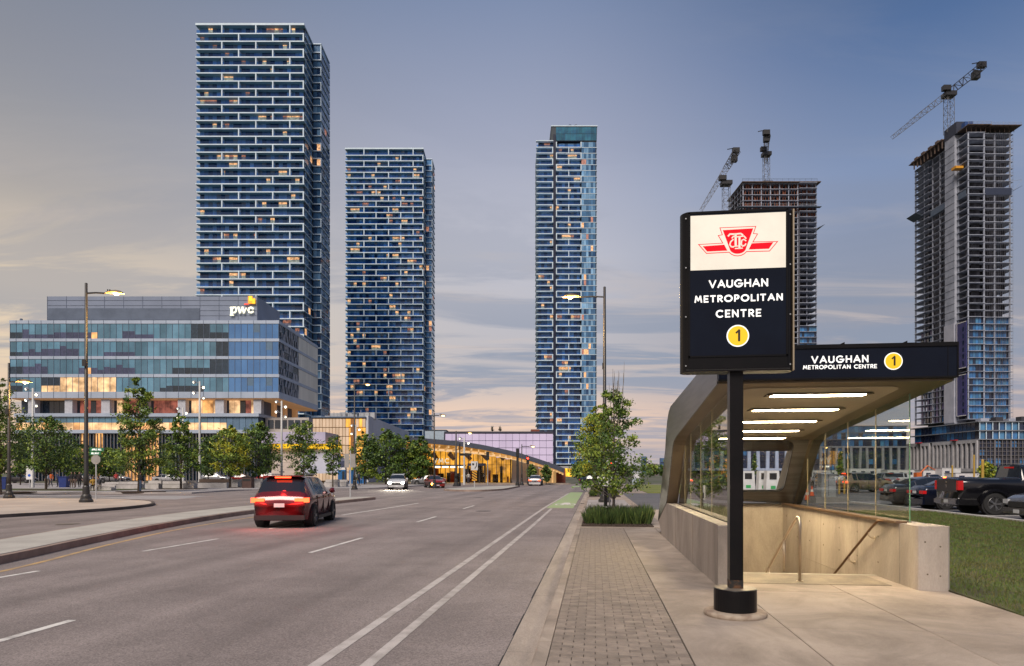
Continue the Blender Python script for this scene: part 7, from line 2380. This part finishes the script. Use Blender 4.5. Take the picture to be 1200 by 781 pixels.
# ------------------------------------------------------------ people
SKIN = M('skin', (.42, .24, .17), .6)
def person_mesh(pose, seed=0):
    """one skinned body: pelvis, spine, neck, head, arms with five fingers, legs"""
    V, E, Rr = [], [], []
    def v(p, r, par=None):
        V.append(p); Rr.append(r if isinstance(r, tuple) else (r, r))
        if par is not None:
            E.append((par, len(V) - 1))
        return len(V) - 1
    if pose == 'sit':
        hz, hy = .50, .0
    else:
        hz, hy = .92, 0
    lean = .25 if pose == 'sit' else .0
    pv_ = v((0, hy, hz), (.150, .105))
    w1 = v((0, hy - lean * .15, hz + .17), (.135, .10), pv_)
    ch = v((0, hy - lean * .40, hz + .38), (.165, .115), w1)
    nk = v((0, hy - lean * .62, hz + .55), (.055, .055), ch)
    n2 = v((0, hy - lean * .66, hz + .61), (.052, .055), nk)
    hd = v((0, hy - lean * .72 - .01, hz + .70), (.078, .095), n2)
    v((0, hy - lean * .75, hz + .80), (.062, .078), hd)
    v((0, hy - lean * .72 - .105, hz + .69), (.016, .016), hd)
    for s in (-1, 1):
        sh = v((s * .19, hy - lean * .5, hz + .48), .055, ch)
        sw = .16 * s if pose == 'walk' else .02
        if pose == 'sit':
            el = v((s * .24, hy - .20, hz + .24), .042, sh); wr = v((s * .14, hy - .42, hz + .16), .028, el)
        elif pose == 'phone' and s == 1:
            el = v((s * .24, hy - .08, hz + .22), .042, sh); wr = v((s * .14, hy - .30, hz + .38), .028, el)
        else:
            el = v((s * .235, hy + sw * .5 + .02, hz + .20), .042, sh); wr = v((s * .245, hy - sw * .6 - .04, hz - .05), .028, el)
        d = (Vector(V[wr]) - Vector(V[el])).normalized()
        pm = v(tuple(Vector(V[wr]) + d * .055), (.036, .020), wr)
        for f in range(4):
            o = Vector((0, (f - 1.5) * .018, 0)); b0 = Vector(V[pm]) + d * .045 + o
            k1 = v(tuple(b0), .009, pm); v(tuple(b0 + d * (.055 - abs(f - 1.2) * .008) + Vector((-s * .012, 0, 0))), .008, k1)
        th = v(tuple(Vector(V[wr]) + d * .03 + Vector((0, -.035, 0))), .010, wr); v(tuple(Vector(V[wr]) + d * .07 + Vector((0, -.055, 0))), .008, th)
        hp = v((s * .095, hy, hz - .06), .085, pv_)
        if pose == 'sit':
            kn = v((s * .12, hy - .45, hz - .02), .062, hp); an = v((s * .12, hy - .47 - .05 * s, .09), .040, kn)
        else:
            st = .20 * s if pose == 'walk' else .015
            kn = v((s * .10, hy - abs(st) * .4 - .01, hz - .44), .060, hp); an = v((s * .10, hy + st, .09), .040, kn)
        v((s * .11, V[an][1] - .13, .035), (.038, .028), an)
    me = bpy.data.meshes.new('person_skeleton'); me.from_pydata(V, E, []); me.update()
    ob = bpy.data.objects.new('person_skeleton', me); COL.objects.link(ob)
    md = ob.modifiers.new('skin', 'SKIN')
    md.use_smooth_shade = True
    for i, sv in enumerate(me.skin_vertices[0].data):
        sv.radius = Rr[i]
    me.skin_vertices[0].data[0].use_root = True
    sb = ob.modifiers.new('sub', 'SUBSURF'); sb.levels = 1; sb.render_levels = 1
    dg = bpy.context.evaluated_depsgraph_get()
    res = bpy.data.meshes.new_from_object(ob.evaluated_get(dg))
    bpy.data.objects.remove(ob)
    return res, hz, lean


POSES = {p: person_mesh(p) for p in ('stand', 'walk', 'sit', 'phone')}


def person(label, px, d, rz, pose, shirt, trousers, hair, scale=1.0, zoff=0):
    me, hz, lean = POSES[pose]
    me = me.copy(); me.name = 'person'
    mats = [M('cloth_%s' % (''.join('%02x' % int(c * 99) for c in col)), col, .85) for col in (shirt, trousers)] + [SKIN, M('shoe', (.03, .03, .03), .6)]
    for m_ in mats:
        me.materials.append(m_)
    mi = []
    for f in me.polygons:
        x, y, z = f.center
        if z > hz + .57:
            k = 2
        elif z < .10:
            k = 3
        elif abs(x) > .115 and pose != 'sit' and z < hz + .03 and z > hz - .28 and abs(x) > .205:
            k = 2
        elif pose == 'sit' and y < -.38 and z > hz + .08:
            k = 2
        elif z < hz + .04:
            k = 1
        else:
            k = 0
        mi.append(k)
    me.polygons.foreach_set('material_index', mi)
    x, y, z = at(px, d)
    o = put('person', me, None, (x, y, zoff), rz, label=label, category='person', group='people on the plaza')
    o.scale = (scale,) * 3
    q = B(); hc = (0, -lean * .72 + .022, hz + .745)
    q.lathe([(.01, -.09), (.075, -.07), (.094, -.01), (.090, .045), (.06, .085), (.01, .10)], hc, 12)
    q.obj('hair', M('hair_%s' % (''.join('%02x' % int(c * 99) for c in hair)), hair, .8), o, True)
    return o


BK, BN = (.02, .015, .012), (.08, .04, .02)
person('person in black top and jeans standing at the tall conical tree trunk', 164.5, 57.5, 2.6, 'stand', (.012, .012, .015), (.04, .07, .13), BK)
person('person in an orange shirt left of the blue bin', 59.5, 79, .4, 'walk', (.60, .12, .02), (.03, .03, .05), BN)
person('person in a white shirt and pale trousers walking at the far left group', 55.5, 76, 1.2, 'walk', (.55, .55, .58), (.25, .2, .16), BK)
person('person in dark clothes directly behind the blue bin', 67.5, 78, -.6, 'phone', (.03, .04, .09), (.02, .02, .03), BK)
person('person in black left of two standing by the lamp', 84, 74, .2, 'stand', (.012, .012, .014), (.10, .07, .05), BK)
person('person in black right of two standing by the lamp', 88, 74, -.5, 'phone', (.015, .013, .016), (.11, .08, .07), BK)
person('person in a dark coat just left of the big lamp pole', 93, 75, .9, 'walk', (.03, .02, .02), (.015, .015, .02), BN)
person('person in yellow seated on the low bench by the stop sign', 109.5, 62, .5, 'sit', (.45, .28, .05), (.02, .02, .02), BK)
person('person in pale trousers seated on the low bench right of the stop sign post', 117.5, 62, -.5, 'sit', (.04, .04, .05), (.42, .36, .30), BK)
person('person in red behind the seated pair', 136, 84, .2, 'walk', (.35, .03, .03), (.03, .03, .04), BK)
person('person in grey walking behind the seated pair', 142, 86, 2.2, 'walk', (.15, .14, .15), (.03, .03, .05), BN)
person('person walking a stroller past the blue portable toilets', 420.5, 84, 1.3, 'walk', (.05, .06, .10), (.02, .02, .03), BK)
person('person in a pale top at the hall entrance left of the arrow sign', 549, 104, .2, 'stand', (.4, .38, .35), (.03, .03, .05), BK)
